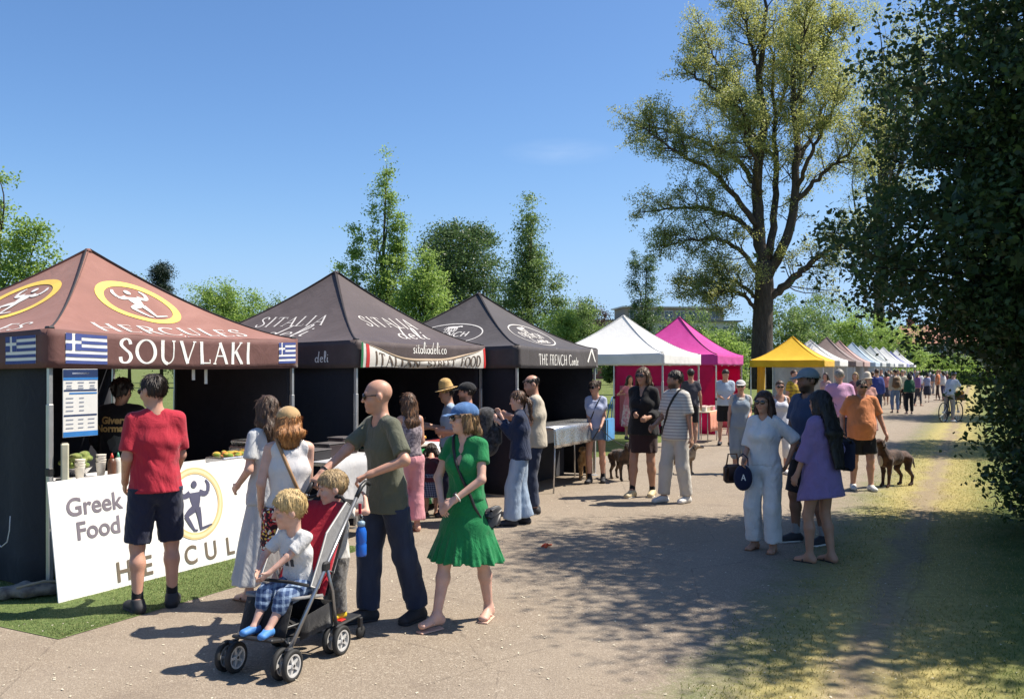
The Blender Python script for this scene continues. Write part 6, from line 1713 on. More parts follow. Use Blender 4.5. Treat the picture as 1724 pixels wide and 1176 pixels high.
m = MB(); m.box((0, .0, .175), (.56, .34, .05), None, .024); ld = m.build('lid', STEEL, e, True); m = MB(); m.tube([(-.05, 0, .20), (-.04, 0, .235), (.04, 0, .235), (.05, 0, .20)], .008, 6); m.build('handle', STEEL, ld, True)
# menu hanging from the front leg
e = item('menu_board', 'blue and white menu sheet hanging from the front leg of the Greek stall', 'menu', T1, .10, -.03, 1.28, 0)
m = MB(); m.box((.17, 0, .285), (.33, .008, .57), None, .002); m.build('sheet', M_plain((.66, .65, .62), .5, var=.04), e)
def strip(e, nm, x0, z0, x1, z1, mt, y=-.0065, parent=None):
    m = MB(); m.add([(x0, y, z0), (x1, y, z0), (x1, y, z1), (x0, y, z1)], [[0, 1, 2, 3]]); return m.build(nm, mt, parent or e)
MB1 = M_plain((.012, .03, .10), .5, name='menu_navy'); MB2 = M_plain((.03, .17, .45), .5, name='menu_blue'); MT = M_plain((.22, .24, .30), .6, name='menu_text')
strip(e, 'header', .006, .50, .334, .568, MB1); strip(e, 'header_band', .006, .478, .334, .499, MB2)
for i, z in enumerate((.385, .36, .175)): strip(e, 'bar', .012 + (.05 if i == 1 else 0), z, .325, z + .013, (MB1, MB2, MB1)[i])
strip(e, 'footer', .006, .002, .334, .045, MB2)
strip(e, 'text_line', .09, .527, .25, .541, M_plain((.30, .34, .45), .6))            # print too small to read
for xx in (.06, .17, .28):
    for zz, ww in ((.452, .030), (.425, .022), (.405, .026)): strip(e, 'text_line', xx - ww, zz, xx + ww, zz + .009, MT)
for zz in (.322, .287, .252, .217):
    strip(e, 'text_line', .03, zz, .10, zz + .008, MT); strip(e, 'text_line', .155, zz, .20, zz + .008, MT)
for zz in (.142, .107, .072):
    for xx, ww in ((.065, .035), (.17, .025), (.27, .032)): strip(e, 'text_line', xx - ww, zz, xx + ww, zz + .008, MT)
# weight bag and green mat at the stall corner
e = item('weight_bag', 'flat dusty weight bag at the foot of the Greek stall leg', 'bag', T1, .0, .02, .015)
B = [Bone((-.22, .0, .055), (.12, -.12, .05), (.10, .05), (.11, .045), (0, 1, 0), .05), Bone((-.30, .12, .045), (-.1, .1, .05), (.09, .045), (.1, .045), (0, 1, 0), .05)]
sdf('sack', B, .010, F_((.12, .10, .085), (.24, .20, .16), 'mottle', 10), e, lambda F, X, Y, Z: np.maximum(F - folds(X, Y, Z, 3, .007, 1.2, .4), .0 - Z))
m = MB(); m.tube([(-.28, -.02, .1), (-.1, -.1, .125), (.1, -.2, .09)], .012, 5); m.build('strap', F_((.3, .26, .2)), e, True)
M0 = Vector((-3.11, 6.12, .0))
def mat_pt(a, b, z): p = M0 + U * a + V * b; return (p.x, p.y, z)
TURF = NT('artificial_turf'); _v = TURF.mapping(); TURF.col(TURF.ramp(TURF.noise(_v, 45, 4), [(.3, (.070, .110, .030)), (.6, (.13, .175, .055)), (.8, (.25, .27, .10))])); TURF.set(.9, 0, .2); TURF.bump(TURF.noise(_v, 220, 2), .8, .01)
m = MB(); m.grid(lambda a, b: mat_pt(-.02 + 3.5 * a, -.02 + 3.9 * b, .008 + .003 * math.sin(a * 9) * math.sin(b * 7)), 30, 20); mt = tag(m.build('turf_mat', TURF.m), 'bright green artificial turf mat under the Greek stall', 'mat')
n = 46000
a_, b_ = rng.uniform(0, 3.45, n), 2.2 * rng.uniform(0, 1, n) ** 1.5
X = M0.x + U.x * a_ + V.x * b_; Y = M0.y + U.y * a_ + V.y * b_
A_ = X * U.x + Y * U.y; B_ = -(X * V.x + Y * V.y)
ob = blades('pile', A_, B_, .014, .0028, M_blade([(0, (.09, .135, .04)), (.6, (.18, .22, .08)), (1, (.38, .38, .17))], 'turf_pile', .25), .6, None, .006)
ob.parent = mt; ob['kind'] = 'stuff'
# looped guy string on the dark wall
m = MB(); m.tube([tuple(tl(T1, -.045 - .01, y, z)) for y, z in ((.42, .62), (.43, .5), (.46, .40), (.54, .35), (.60, .38))], .005, 5); tag(m.build('guy_string', CLW, None, True), 'loop of pale string hanging on the dark wall of the Greek stall', 'string')

# Italian stall: banner, tables
bn = empty('banner', tl(T2, 0.02, -.03), ROWROT, 'sagging white banner reading ITALIAN STREET FOOD with green and red ends', 'banner')
BZ0, BZ1 = 1.865, 2.165
def ban(a, b):
    """a 0..1 along, b 0..1 up; the top edge sags and rolls forward"""
    x = a * 2.94
    s_ = math.sin(math.pi * a) ** .8
    zt = BZ1 - .19 * s_ + .01 * math.sin(a * 17)
    z = BZ0 + .01 * math.sin(a * 12) + (zt - BZ0) * b
    y = -.015 - .03 * math.sin(math.pi * b) * s_ - .012 * math.sin(a * 14 + b * 2)
    return x, y, z
BANW = M_canvas((.66, .63, .58), .12, (.74, .72, .68), 'banner_vinyl', .45, .05)
m = MB(); m.grid(ban, 40, 8); m.build('sheet', BANW, bn, True)
m = MB(); m.grid(lambda a, b: (ban(a, 1)[0], ban(a, 1)[1] - .03 * math.sin(b * 3.1) * math.sin(math.pi * a), ban(a, 1)[2] - .05 * b * math.sin(math.pi * a)), 30, 4); m.build('rolled_edge', M_canvas((.36, .27, .18), .1, None, 'shaded_lip', .5), bn, True)  # curled tan lip, its shadow put into the colour
def banp(x, z, off): 
    a = x / 2.94; b = z; p = ban(a, b); return (p[0], p[1] - off, p[2])
for (x0, x1, c) in ((.0, .035, (.02, .16, .06)), (.09, .15, (.5, .03, .03)), (2.88, 2.94, (.5, .03, .03))):
    m = MB(); m.grid(lambda a, b: banp(x0 + (x1 - x0) * a, b, .004), 2, 8); m.build('stripe', M_plain(c, .6), bn, True)
BLT = M_plain((.10, .07, .05), .7)
for wd, x0, x1 in (('ITALIAN', .27, 1.20), ('STREET', 1.36, 2.10), ('FOOD', 2.26, 2.78)):
    A2, F2, L2 = strokes(wd, 1.0, .17, .07, .16, .10)
    q0, q1 = A2[:, 0].min(), A2[:, 0].max()
    mk('lettering', [banp(x0 + (a - q0) / (q1 - q0) * (x1 - x0), .10 + .66 * b, .004 + .0003 * (l % 10)) for (a, b), l in zip(A2, L2)], F2, BLT, bn)
table(T2, .85, 2.75, -.05, .60, .84, 'Italian stall table with a green, white and red cloth', WOODT, None, [(0, .33, F_((.008, .20, .05))), (.33, .66, F_((.66, .64, .62))), (.66, 1, F_((.42, .02, .02)))], .74)
table(T2, -1.05, .05, -.42, .18, .88, 'white clothed side table between the two nearest stalls', WOODT, None, [(0, 1, F_((.42, .42, .43)))], .55)
e = item('fruit_tray', 'tray heaped with orange pastries on the Italian table', 'tray', T2, 1.22, .06, .845)
m = MB(); m.box((0, 0, .015), (.42, .28, .03), None, .01); m.build('tray', WOODT, e)
for k in range(16):
    m = MB(); m.lathe([(0, -.03), (.03, -.02), (.042, 0), (.03, .022), (0, .03)], (((k % 6) - 2.5) * .066, ((k // 6) - 1) * .075, .055 + .03 * ((k * 7) % 3)), 8); m.build('pastry', M_plain((.62, .28, .03), .5), e, True)
for k in range(3):
    e = item('crate', ('dark plastic crate on the white side table', 'low crate stacked behind the dark crate', 'small dark box at the edge of the side table')[k], 'crate', T2, -.85 + .34 * k, -.1 + .08 * k, .885)
    m = MB(); m.box((0, 0, .05 + .02 * k), (.28, .22, .10 + .04 * k), None, .012); m.build('crate_body', M_plain((.03 + .01 * k, .028, .03), .5), e); m = MB(); m.box((0, 0, .105 + .04 * k), (.29, .23, .012), None, .003); m.build('rim', M_plain((.10, .09, .09), .5), e)
for k in range(2):
    e = item('wall_fan', ('pale round fan on the dark wall of the Italian stall', 'small pale speaker on the dark wall')[k], 'fan' if k == 0 else 'speaker', T2, .60 + .5 * k, 2.80, 1.45 - .4 * k)
    m = MB(); m.lathe([(0, -.03), (.10, -.03), (.12, 0), (.10, .03), (0, .03)], n=18, axis='y'); m.build('cage', M_plain((.10, .09, .10), .5), e, True); m = MB(); m.lathe([(0, -.05), (.03, -.045), (.03, -.02), (0, -.02)], n=10, axis='y'); m.build('hub', BLACKP, e, True)
# French stall: folding table under crinkled foil wrap
table(T3, .45, 2.75, -.35, .30, .98, 'folding table wrapped in crinkled silver sheet at the cow stall', WOODT, None, [(0, 1, FOIL)], .30)
e = item('counter_skirt', 'black skirted counter inside the cow stall', 'counter', T3, 1.5, .75, 0); m = MB(); m.box((0, 0, .45), (2.5, .5, .9), None, .02); m.build('skirt', NAVYW, e); m = MB(); m.box((0, 0, .915), (2.56, .56, .03), None, .008); m.build('tabletop', WOODT, e)
# pink stall: low table with orange cloth and goods
c = gp(1186, 22.6)
e = empty('display_table', c, ROWROT, 'small table with peach cloth and wares in front of the pink stall', 'table')
m = MB(); m.box((0, 0, .76), (1.1, .55, .03), None, .006); m.build('tabletop', M_plain((.6, .55, .42), .5), e)
for sx_ in (-1, 1):
    for sy in (-1, 1):
        m = MB(); m.tube([(sx_ * .5, sy * .22, .75), (sx_ * .42, sy * .2, 0)], .014, 6); m.build('leg', ALU, e, True)
m = MB(); m.grid(lambda a, b: ((a - .5) * 1.12, -.29 - .02 * math.sin(a * 22) * b, .78 - .5 * b), 18, 4); thicken(m.build('cloth', F_((.60, .22, .13)), e, True), .004)
for k in range(8):
    o = c + U * ((k % 4) * .25 - .38) + V * ((k // 4) * .2 - .1)
    g_ = empty('gift_box', (o.x, o.y, .778), ROWROT + k, ('pale', 'cream', 'peach', 'rose', 'white', 'tan', 'coral', 'ivory')[k] + ' little box on the table by the pink stall', 'box', 'little boxes by the pink stall')
    m = MB(); m.box((0, 0, .05), (.14, .11, .10), None, .006); m.build('box', M_plain(((.6, .55, .5), (.62, .52, .35), (.6, .3, .2), (.6, .2, .25), (.7, .7, .68), (.4, .28, .16), (.6, .16, .1), (.66, .62, .5))[k], .6), g_); m = MB(); m.box((0, 0, .105), (.146, .116, .022), None, .004); m.build('lid', M_plain((.62, .45, .4), .6), g_)
e = empty('stool', gp(1232, 24.8), .3, 'small hot pink stool inside the pink stall', 'stool'); m = MB(); m.lathe([(0, .40), (.16, .40), (.17, .43), (.15, .46), (0, .46)], n=16); m.build('seat', M_plain((.6, .03, .25), .5), e, True)
for k in range(4): m = MB(); m.tube([(.11 * math.cos(k * 1.571), .11 * math.sin(k * 1.571), .41), (.16 * math.cos(k * 1.571), .16 * math.sin(k * 1.571), 0)], .014, 6); m.build('leg', M_plain((.6, .03, .25), .5), e, True)
# dropped red flower on the tarmac
o = gp(920, dy(921)); e = empty('dropped_flower', o, .5, 'crumpled red petals lying alone on the tarmac', 'flower')
for k in range(3):
    sdf('petal', [Ell((.035 * math.cos(k * 2.1), .03 * math.sin(k * 2.1), .022), (.035, .025, .010), roty(.5 * k) @ rotx(.4 - .3 * k), .005)], .006, F_((.42, .04, .02), (.55, .12, .03), 'mottle', 30), e)
# ------------------------------------------------------------------ trees
def M_leaf(stops, tr=.45, rough=.45, spec=.4, name='leaf'):
    t = NT(name)
    c = t.ramp(t.attr('tint').outputs['Fac'], stops)
    t.col(c); t.set(rough, 0, spec)
    b = t.n.new('ShaderNodeBsdfTranslucent'); t.link(t.mix(.5, c, tuple(min(1, 1.6 * x) for x in stops[-1][1])), b.inputs[0])
    ms = t.n.new('ShaderNodeMixShader'); ms.inputs[0].default_value = tr
    t.link(t.b.outputs[0], ms.inputs[1]); t.link(b.outputs[0], ms.inputs[2]); t.link(ms.outputs[0], t.out.inputs[0])
    return t.m
def M_bark(c, name='bark'):
    t = NT(name); v = t.mapping((1, 1, .25))
    n = t.noise(v, 9, 6, .65, .8)
    t.col(t.ramp(n, [(.3, tuple(x * .55 for x in c)), (.55, c), (.75, tuple(x * 1.5 for x in c))])); t.set(.9, 0, .2)
    t.bump(n, .9, .06)
    return t.m
def leafmesh(name, C, size, mat, parent, tint, asp=.55, upb=.35, seed=0, droop=0.0, tri=False):
    r = np.random.default_rng(seed); n = len(C)
    nv = r.normal(size=(n, 3)); nv[:, 2] += upb * 2; nv /= np.linalg.norm(nv, axis=1)[:, None]
    d = r.normal(size=(n, 3)); d[:, 2] -= droop; d -= nv * (d * nv).sum(1)[:, None]; d /= np.linalg.norm(d, axis=1)[:, None] + 1e-9
    w = np.cross(nv, d); s = (size * r.uniform(.6, 1.35, n))[:, None]
    P = np.empty((n, 4, 3), np.float32)
    P[:, 0] = C - d * s * .5; P[:, 2] = C + d * s * .5
    b = nv * s * .10
    if tri:
        P = np.stack([C - d * s * .5, C + d * s * .5 + w * s * asp * .25, C + w * s * asp * .75 - d * s * .1 + b], 1).astype(np.float32)
        ob = mk(name, P.reshape(-1, 3), np.arange(n * 3).reshape(n, 3), mat, parent)
        at = ob.data.attributes.new('tint', 'FLOAT', 'POINT'); at.data.foreach_set('value', np.repeat(np.clip(tint, 0, 1), 3).astype(np.float32))
        return ob
    P[:, 1] = C - d * s * .05 + w * s * asp * .5 + b; P[:, 3] = C - d * s * .05 - w * s * asp * .5 + b
    ob = mk(name, P.reshape(-1, 3), np.arange(n * 4).reshape(n, 4), mat, parent)
    at = ob.data.attributes.new('tint', 'FLOAT', 'POINT'); at.data.foreach_set('value', np.repeat(np.clip(tint, 0, 1), 4).astype(np.float32))
    return ob
def curve(a, b, r, bend=.15, n=6, up=0.0, rr=None):
    rr = rr or rng
    a, b = np.array(a, float), np.array(b, float); L = np.linalg.norm(b - a)
    off = rr.normal(size=3) * bend * L
    ts = np.linspace(0, 1, n)
    return np.array([a + (b - a) * t + off * math.sin(math.pi * t) + np.array([0, 0, up * L * math.sin(math.pi * t)]) for t in ts])
def tree(label, o, trunk, env, nclump, crad, nleaf, lsize, leafm, bark, limbs=14, name='tree', seed=0, surf=.45, asp=.55, tr=.16, flat=.7, group=None, inner=0.0, cat='tree', droop=0, tvar=.18):
    """trunk: list of local points; env: ellipsoids (cx,cy,cz,rx,ry,rz) in local coords"""
    r = np.random.default_rng(seed + 100)
    e = empty(name, (o[0], o[1], 0), 0, label, cat, group)
    trunk = np.array(trunk, float); m = MB()
    m.tube(trunk, np.linspace(tr, tr * .08, len(trunk)) * np.where(np.arange(len(trunk)) == 0, 1.35, 1), 9)
    env = np.array(env, float); vol = env[:, 3] * env[:, 4] * env[:, 5]; vol = vol ** .62; pk = r.choice(len(env), nclump, p=vol / vol.sum())
    d = r.normal(size=(nclump, 3)); d /= np.linalg.norm(d, axis=1)[:, None]
    rad = r.uniform(0, 1, nclump) ** surf
    C = env[pk, :3] + d * rad[:, None] * env[pk, 3:]
    ok = C[:, 2] > .15; C = C[ok]; nclump = len(C)
    for i in r.choice(nclump, min(limbs, nclump), replace=False):
        c = C[i]; zz = trunk[:, 2]
        t = np.clip(.15 + .75 * (c[2] - zz[0]) / (zz[-1] - zz[0]) - r.uniform(.05, .25), .08, .92)
        b = np.array([np.interp(t, np.linspace(0, 1, len(trunk)), trunk[:, k]) for k in range(3)])
        pts = curve(b, c, 0, .08, 6, .08, r); m.tube(pts, np.linspace(tr * .34 * (1 - t * .6), .012, 6), 5)
    m.build('trunk', bark, e, True)
    far_ = o[1] > 40; nleaf = int(nleaf * (1.9 if far_ else 1.7)); lsize = lsize * (.66 if far_ else .62)
    cl = np.repeat(np.arange(nclump), nleaf)
    off = r.normal(size=(len(cl), 3)) * crad * np.array([1, 1, flat]) * .55
    L = C[cl] + off * r.uniform(.6, 1.5, nclump)[cl][:, None]
    tint = .5 + (r.normal(size=nclump) * tvar)[cl] + r.normal(size=len(cl)) * .12
    keep = L[:, 2] > .03
    leafmesh('crown', L[keep], lsize, leafm, e, tint[keep], asp if not far_ else .8, seed=seed, droop=droop, tri=far_)
    return e
BARK = M_bark((.055, .042, .032)); BARKD = M_bark((.028, .024, .022)); BARKG = M_bark((.12, .10, .075))
LF_BRIGHT = M_leaf([(0, (.090, .160, .035)), (.5, (.175, .285, .060)), (1, (.30, .40, .10))], .5)
LF_MID = M_leaf([(0, (.058, .108, .036)), (.5, (.110, .185, .055)), (1, (.19, .265, .080))], .45)
LF_DARK = M_leaf([(0, (.036, .072, .028)), (.5, (.068, .124, .042)), (1, (.12, .185, .060))], .35)
LF_PINE = M_leaf([(0, (.010, .022, .014)), (.5, (.020, .036, .022)), (1, (.035, .055, .03))], .15)
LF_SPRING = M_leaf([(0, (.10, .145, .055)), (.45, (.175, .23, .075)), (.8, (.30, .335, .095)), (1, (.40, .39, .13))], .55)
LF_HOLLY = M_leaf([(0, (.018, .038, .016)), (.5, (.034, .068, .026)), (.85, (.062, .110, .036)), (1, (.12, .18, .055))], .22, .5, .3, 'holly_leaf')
LF_COPPER = M_leaf([(0, (.03, .016, .014)), (.5, (.055, .028, .022)), (1, (.08, .045, .03))], .3)
def at(px, Y): p = gp(px, Y); return (p.x, p.y)
def zz(py, Y): return CAMZ + (HORIZ - py) / FPX * Y
# left edge maple
tree('bright leafy tree at the left edge behind the Greek stall', at(-20, 24), [(0, 0, 0), (.1, 0, 2), (.2, .1, 4), (.3, .1, 6.4)], [(0, 0, 3.7, 1.7, 1.7, 1.9), (.95, 0, 5.1, .35, .5, .9), (1.5, -.2, 5.3, .28, .4, .7), (1.75, -.2, 3.9, .3, .4, .45), (1.2, -.2, 4.2, .5, .6, .6), (.2, .1, 6.1, .3, .5, 1.2), (-.9, 0, 5.2, .8, .9, 1.3), (1.9, 0, 4.6, .22, .4, .35)], 190, .30, 70, .15, LF_BRIGHT, BARK, 26, seed=1, surf=.5)
# young trees behind stalls two and three
tree('tall young pale green tree with whippy top behind the Italian stall', at(640, 34), [(0, 0, 0), (0, 0, 3), (.1, .1, 6), (.25, 0, 9.6)], [(0, 0, 3.3, 1.45, 1.4, 1.7), (.15, 0, 5.2, .75, .75, 2.2), (.25, 0, 8.5, .24, .24, 1.7), (-.95, 0, 6.2, .26, .3, 1.7), (-1.5, .2, 5.2, .28, .3, 1.0), (-1.05, 0, 4.6, .6, .6, 1.0), (.85, 0, 6.3, .22, .25, 1.7), (-.25, 0, 7.8, .2, .2, 1.4), (.55, 0, 7.0, .25, .25, 1.3), (1.0, 0, 4.6, .5, .5, 1.0)], 430, .25, 52, .15, LF_BRIGHT, BARK, 34, seed=2, surf=.55)
tree('yellow-green leafy tree between the whippy tree and the dome tree', at(718, 32), [(0, 0, 0), (0, 0, 2.5), (.05, 0, 5.6)], [(0, 0, 3.2, 1.15, 1.1, 2.3), (.1, 0, 5.0, .5, .5, 1.3), (-.5, 0, 4.3, .5, .5, 1.0)], 130, .36, 85, .15, LF_BRIGHT, BARK, 20, seed=3)
tree('dense dark dome shaped tree behind the dark stalls', at(776, 76), [(0, 0, 0), (0, 0, 6), (0, 0, 12)], [(0, 0, 9.6, 3.8, 3.6, 4.9), (0, 0, 11.0, 3.6, 3.5, 3.2), (-1.9, 0, 6.5, 1.8, 2, 3.5), (1.9, 0, 6.5, 1.6, 2, 3.5)], 300, .85, 75, .34, LF_DARK, BARKD, 22, seed=4, surf=.3)
tree('narrow cone shaped tree right of the dome tree', at(892, 50), [(0, 0, 0), (0, 0, 5), (.05, 0, 10.6)], [(0, 0, 3.8, 1.75, 1.6, 3.6), (0, 0, 6.6, 1.2, 1.2, 2.6), (-.1, 0, 8.8, .7, .7, 1.9), (.05, 0, 10.5, .3, .3, 1.3), (1.55, 0, 5.6, .4, .5, 1.5)], 250, .48, 70, .20, LF_MID, BARK, 26, seed=5, surf=.4)
tree('low bushy tree beside the cone shaped tree', at(940, 46), [(0, 0, 0), (0, 0, 2), (0, 0, 4)], [(0, 0, 2.6, 1.3, 1.2, 2.3), (.5, 0, 4.0, .5, .5, 1.0)], 90, .42, 75, .18, LF_BRIGHT, BARK, 14, seed=6)
tree('rounded grey-green tree above the cow stall corner', at(975, 72), [(0, 0, 0), (0, 0, 3), (0, 0, 6)], [(0, 0, 4.4, 2.4, 2.2, 3.0), (-1.5, 0, 4.0, 1.8, 1.8, 2.6)], 130, .7, 70, .28, LF_MID, BARK, 14, seed=7)
tree('copper leaved tree peeping out near the distant flats', at(988, 118), [(0, 0, 0), (0, 0, 4), (0, 0, 8)], [(0, 0, 7.2, 3.0, 3, 3.2)], 80, 1.0, 60, .4, LF_COPPER, BARKD, 8, seed=8)
tree('dark shrubby tree between dome and cone trees', at(842, 66), [(0, 0, 0), (0, 0, 3), (0, 0, 5)], [(0, 0, 4.0, 2.6, 2.2, 3.2)], 110, .75, 70, .3, LF_DARK, BARKD, 10, seed=9)
# far left row
tree('rounded far tree just right of the terracotta peak', at(218, 100), [(0, 0, 0), (0, 0, 5), (0, 0, 9)], [(0, 0, 7.8, 3.0, 3, 4.4)], 120, .9, 60, .38, LF_MID, BARKD, 10, seed=10)
tree('dark flat-topped pine between far trees on the left', at(272, 96), [(0, 0, 0), (0, 0, 6), (.1, 0, 12.2)], [(0, 0, 11.8, 1.1, 1.1, 1.2), (0, 0, 10.2, 1.4, 1.4, .7), (0, 0, 8.8, 1.8, 1.7, .6), (0, 0, 7.0, 1.9, 1.8, .8), (0, 0, 12.9, .5, .5, .5)], 170, .55, 70, .26, LF_PINE, BARKD, 16, seed=11, surf=.6)
tree('wide bright green tree between the two nearest tent peaks', at(375, 84), [(0, 0, 0), (0, 0, 4), (0, 0, 8)], [(-1.5, 0, 6.4, 2.6, 2.4, 3.4), (1.6, 0, 6.2, 2.4, 2.4, 3.5), (0, 0, 4.4, 4.2, 3, 3.4), (.6, 0, 8.6, 1.2, 1.2, 1.5)], 260, .75, 70, .32, LF_BRIGHT, BARK, 18, seed=12, surf=.35)
tree('small far tree at the left slope of the Italian tent', at(468, 105), [(0, 0, 0), (0, 0, 4), (0, 0, 8.5)], [(0, 0, 6.6, 2.2, 2, 3.6)], 80, .8, 55, .38, LF_MID, BARK, 10, seed=13)
tree('broad far tree low behind the terracotta tent', at(315, 110), [(0, 0, 0), (0, 0, 4), (0, 0, 7)], [(0, 0, 5.2, 4.2, 3, 4.6)], 110, 1.0, 60, .42, LF_MID, BARK, 10, seed=14)
tree('far low tree behind the Italian tent peak', at(520, 110), [(0, 0, 0), (0, 0, 3), (0, 0, 6)], [(0, 0, 4.2, 4.5, 3, 3.8)], 100, 1.0, 60, .42, LF_MID, BARK, 10, seed=15)
tree('far low tree left of the rounded far tree', at(140, 105), [(0, 0, 0), (0, 0, 3), (0, 0, 6)], [(0, 0, 4.4, 4.5, 3, 4.4)], 100, 1.0, 60, .42, LF_DARK, BARK, 10, seed=16)
# behind white, pink and yellow tents
tree('young twin-spired tree above the white gazebo', at(1086, 62), [(0, 0, 0), (0, 0, 4), (.1, 0, 9.6)], [(-.75, 0, 8.2, .4, .4, 2.0), (.3, 0, 8.4, .38, .38, 2.2), (0, 0, 5.6, 1.1, 1.0, 2.2)], 110, .36, 65, .17, LF_DARK, BARK, 14, seed=17)
for k, (px, Y, rx, h_, lf) in enumerate(((1108, 88, 2.6, 5.6, LF_MID), (1165, 92, 4.2, 8.0, LF_MID), (1212, 84, 2.8, 5.4, LF_BRIGHT), (1250, 95, 3.0, 6.8, LF_DARK), (1335, 88, 3.8, 9.2, LF_MID), (1395, 104, 4.6, 11.0, LF_MID), (1450, 98, 3.4, 9.0, LF_BRIGHT), (1500, 112, 4.2, 8.6, LF_BRIGHT), (1040, 98, 1.6, 3.6, LF_MID), (1560, 120, 2.6, 4.0, LF_BRIGHT), (1610, 118, 2.6, 3.6, LF_BRIGHT))):
    tree(('grey-green tree right above the white gazebo roof', 'green tree behind the pink gazebo peak', 'pale green bush right of the pink gazebo peak', 'dark tree just left of the big trunk', 'mid green tree right of the big trunk', 'large tree behind the far white gazebos', 'bright green tree behind the brown gazebo', 'bright green tree left of the red-roofed house', 'low shrub left of the white gazebo peak', 'clipped bright shrub in front of the red-roofed house', 'low shrub beside the far house')[k],
         at(px, Y), [(0, 0, 0), (0, 0, h_ * .4), (0, 0, h_ * .8)], [(0, 0, h_ * .58, rx, rx * .8, h_ * .42), (rx * .4, 0, h_ * .4, rx * .8, rx * .7, h_ * .38), (-rx * .5, 0, h_ * .45, rx * .7, rx * .7, h_ * .4)], 120, rx * .2, 62, .36, lf, BARK, 12, seed=20 + k, surf=.35, group='trees behind the far gazebos')
# far hedge line
hd = empty('hedge', (*at(1560, 96), 0), 0, 'long clipped hedge across the far end of the path', 'hedge')
n = 9000; Lp = np.stack([rng.uniform(-7, 14, n), rng.uniform(-.6, .6, n), rng.uniform(.05, 1.7, n)], 1); leafmesh('foliage', Lp, .3, LF_BRIGHT, hd, rng.normal(.5, .2, n)); m = MB(); m.box((3.5, 0, .75), (20.4, .8, 1.4)); m.build('core', M_plain((.02, .04, .01), .9), hd)

# the big half-leafed tree, limbs laid out one by one (offsets in metres from its base)
BT = at(1283, 45); kk = 45 / FPX
def bl_(px, py, dyv=0.0): return np.array([(px - 1283) * kk, dyv, zz(py, 45)])
big = empty('tree', (BT[0], BT[1], 0), 0, 'huge spreading tree with half-open yellow-green leaves behind the yellow gazebo', 'tree')
m = MB(); m.tube([bl_(1283, 655), bl_(1283, 600), bl_(1284, 540), bl_(1287, 480), bl_(1286, 440)], [.68, .54, .50, .46, .40], 14)
limb = []
def L_(pts, r0, r1): limb.append((np.array(_spl([tuple(p) for p in pts], 4)) if False else np.array(pts), r0, r1))
L_([bl_(1286, 450), bl_(1280, 380, .2), bl_(1276, 300, .1), bl_(1284, 220, -.2), bl_(1281, 130, .1), bl_(1288, 40, 0), bl_(1290, -25, .2)], .36, .06)
L_([bl_(1290, 470), bl_(1318, 415, -.3), bl_(1336, 340, -.4), bl_(1340, 250, -.2), bl_(1334, 150, 0), bl_(1345, 60, .2), bl_(1350, -20, .4)], .30, .05)
L_([bl_(1292, 440), bl_(1312, 340, .6), bl_(1316, 240, .9), bl_(1310, 130, 1.0), bl_(1315, 20, 1.2)], .22, .04)
L_([bl_(1292, 505), bl_(1330, 470, -.6), bl_(1375, 430, -1.2), bl_(1420, 405, -1.6)], .26, .06)
L_([bl_(1336, 340, -.4), bl_(1372, 300, -1), bl_(1410, 270, -1.5), bl_(1440, 220, -1.8)], .14, .03)
L_([bl_(1338, 280, -.3), bl_(1375, 220, .6), bl_(1400, 160, 1.0), bl_(1420, 90, 1.2)], .13, .03)
L_([bl_(1336, 180), bl_(1370, 110, -.6), bl_(1395, 50, -1)], .10, .03)
L_([bl_(1275, 525), bl_(1255, 500, -.4), bl_(1225, 490, -.9), bl_(1185, 500, -1.3)], .12, .03)
L_([bl_(1275, 500), bl_(1240, 470, .4), bl_(1205, 472, .9), bl_(1160, 490, 1.2)], .11, .03)
L_([bl_(1278, 462), bl_(1250, 430, -.5), bl_(1205, 405, -1.1), bl_(1150, 412, -1.6), bl_(1115, 420, -1.8)], .14, .03)
L_([bl_(1278, 405), bl_(1248, 372, .2), bl_(1195, 345, .5), bl_(1140, 345, .8), bl_(1080, 352, 1.0)], .16, .03)
L_([bl_(1276, 380), bl_(1232, 330, -.6), bl_(1180, 290, -1.2), bl_(1120, 265, -1.7), bl_(1078, 235, -2.0)], .17, .03)
L_([bl_(1276, 315), bl_(1250, 265, .6), bl_(1205, 235, 1.2), bl_(1140, 205, 1.7), bl_(1085, 190, 2.0)], .15, .03)
L_([bl_(1280, 250), bl_(1245, 200, -.8), bl_(1195, 165, -1.5), bl_(1140, 140, -2)], .13, .03)
L_([bl_(1283, 200), bl_(1250, 140, .8), bl_(1215, 85, 1.4), bl_(1195, 25, 1.8)], .12, .03)
L_([bl_(1281, 140), bl_(1255, 75, -.8), bl_(1235, 10, -1.2)], .10, .03)
L_([bl_(1310, 200, .9), bl_(1345, 130, 2), bl_(1370, 60, 3), bl_(1385, 0, 3.4)], .10, .03)
L_([bl_(1316, 260, .9), bl_(1290, 210, 2.4), bl_(1260, 170, 3.6), bl_(1240, 130, 4.4)], .12, .03)
L_([bl_(1336, 320, -.4), bl_(1345, 270, -2.0), bl_(1360, 230, -3.2), bl_(1365, 180, -4)], .12, .03)
L_([bl_(1278, 330, 0), bl_(1255, 290, -1.8), bl_(1230, 260, -3.0), bl_(1215, 210, -3.8)], .12, .03)
L_([bl_(1340, 230, -.2), bl_(1330, 180, -1.6), bl_(1320, 120, -2.6), bl_(1325, 60, -3.2)], .10, .03)
r = np.random.default_rng(77); tips = []; twig = MB()
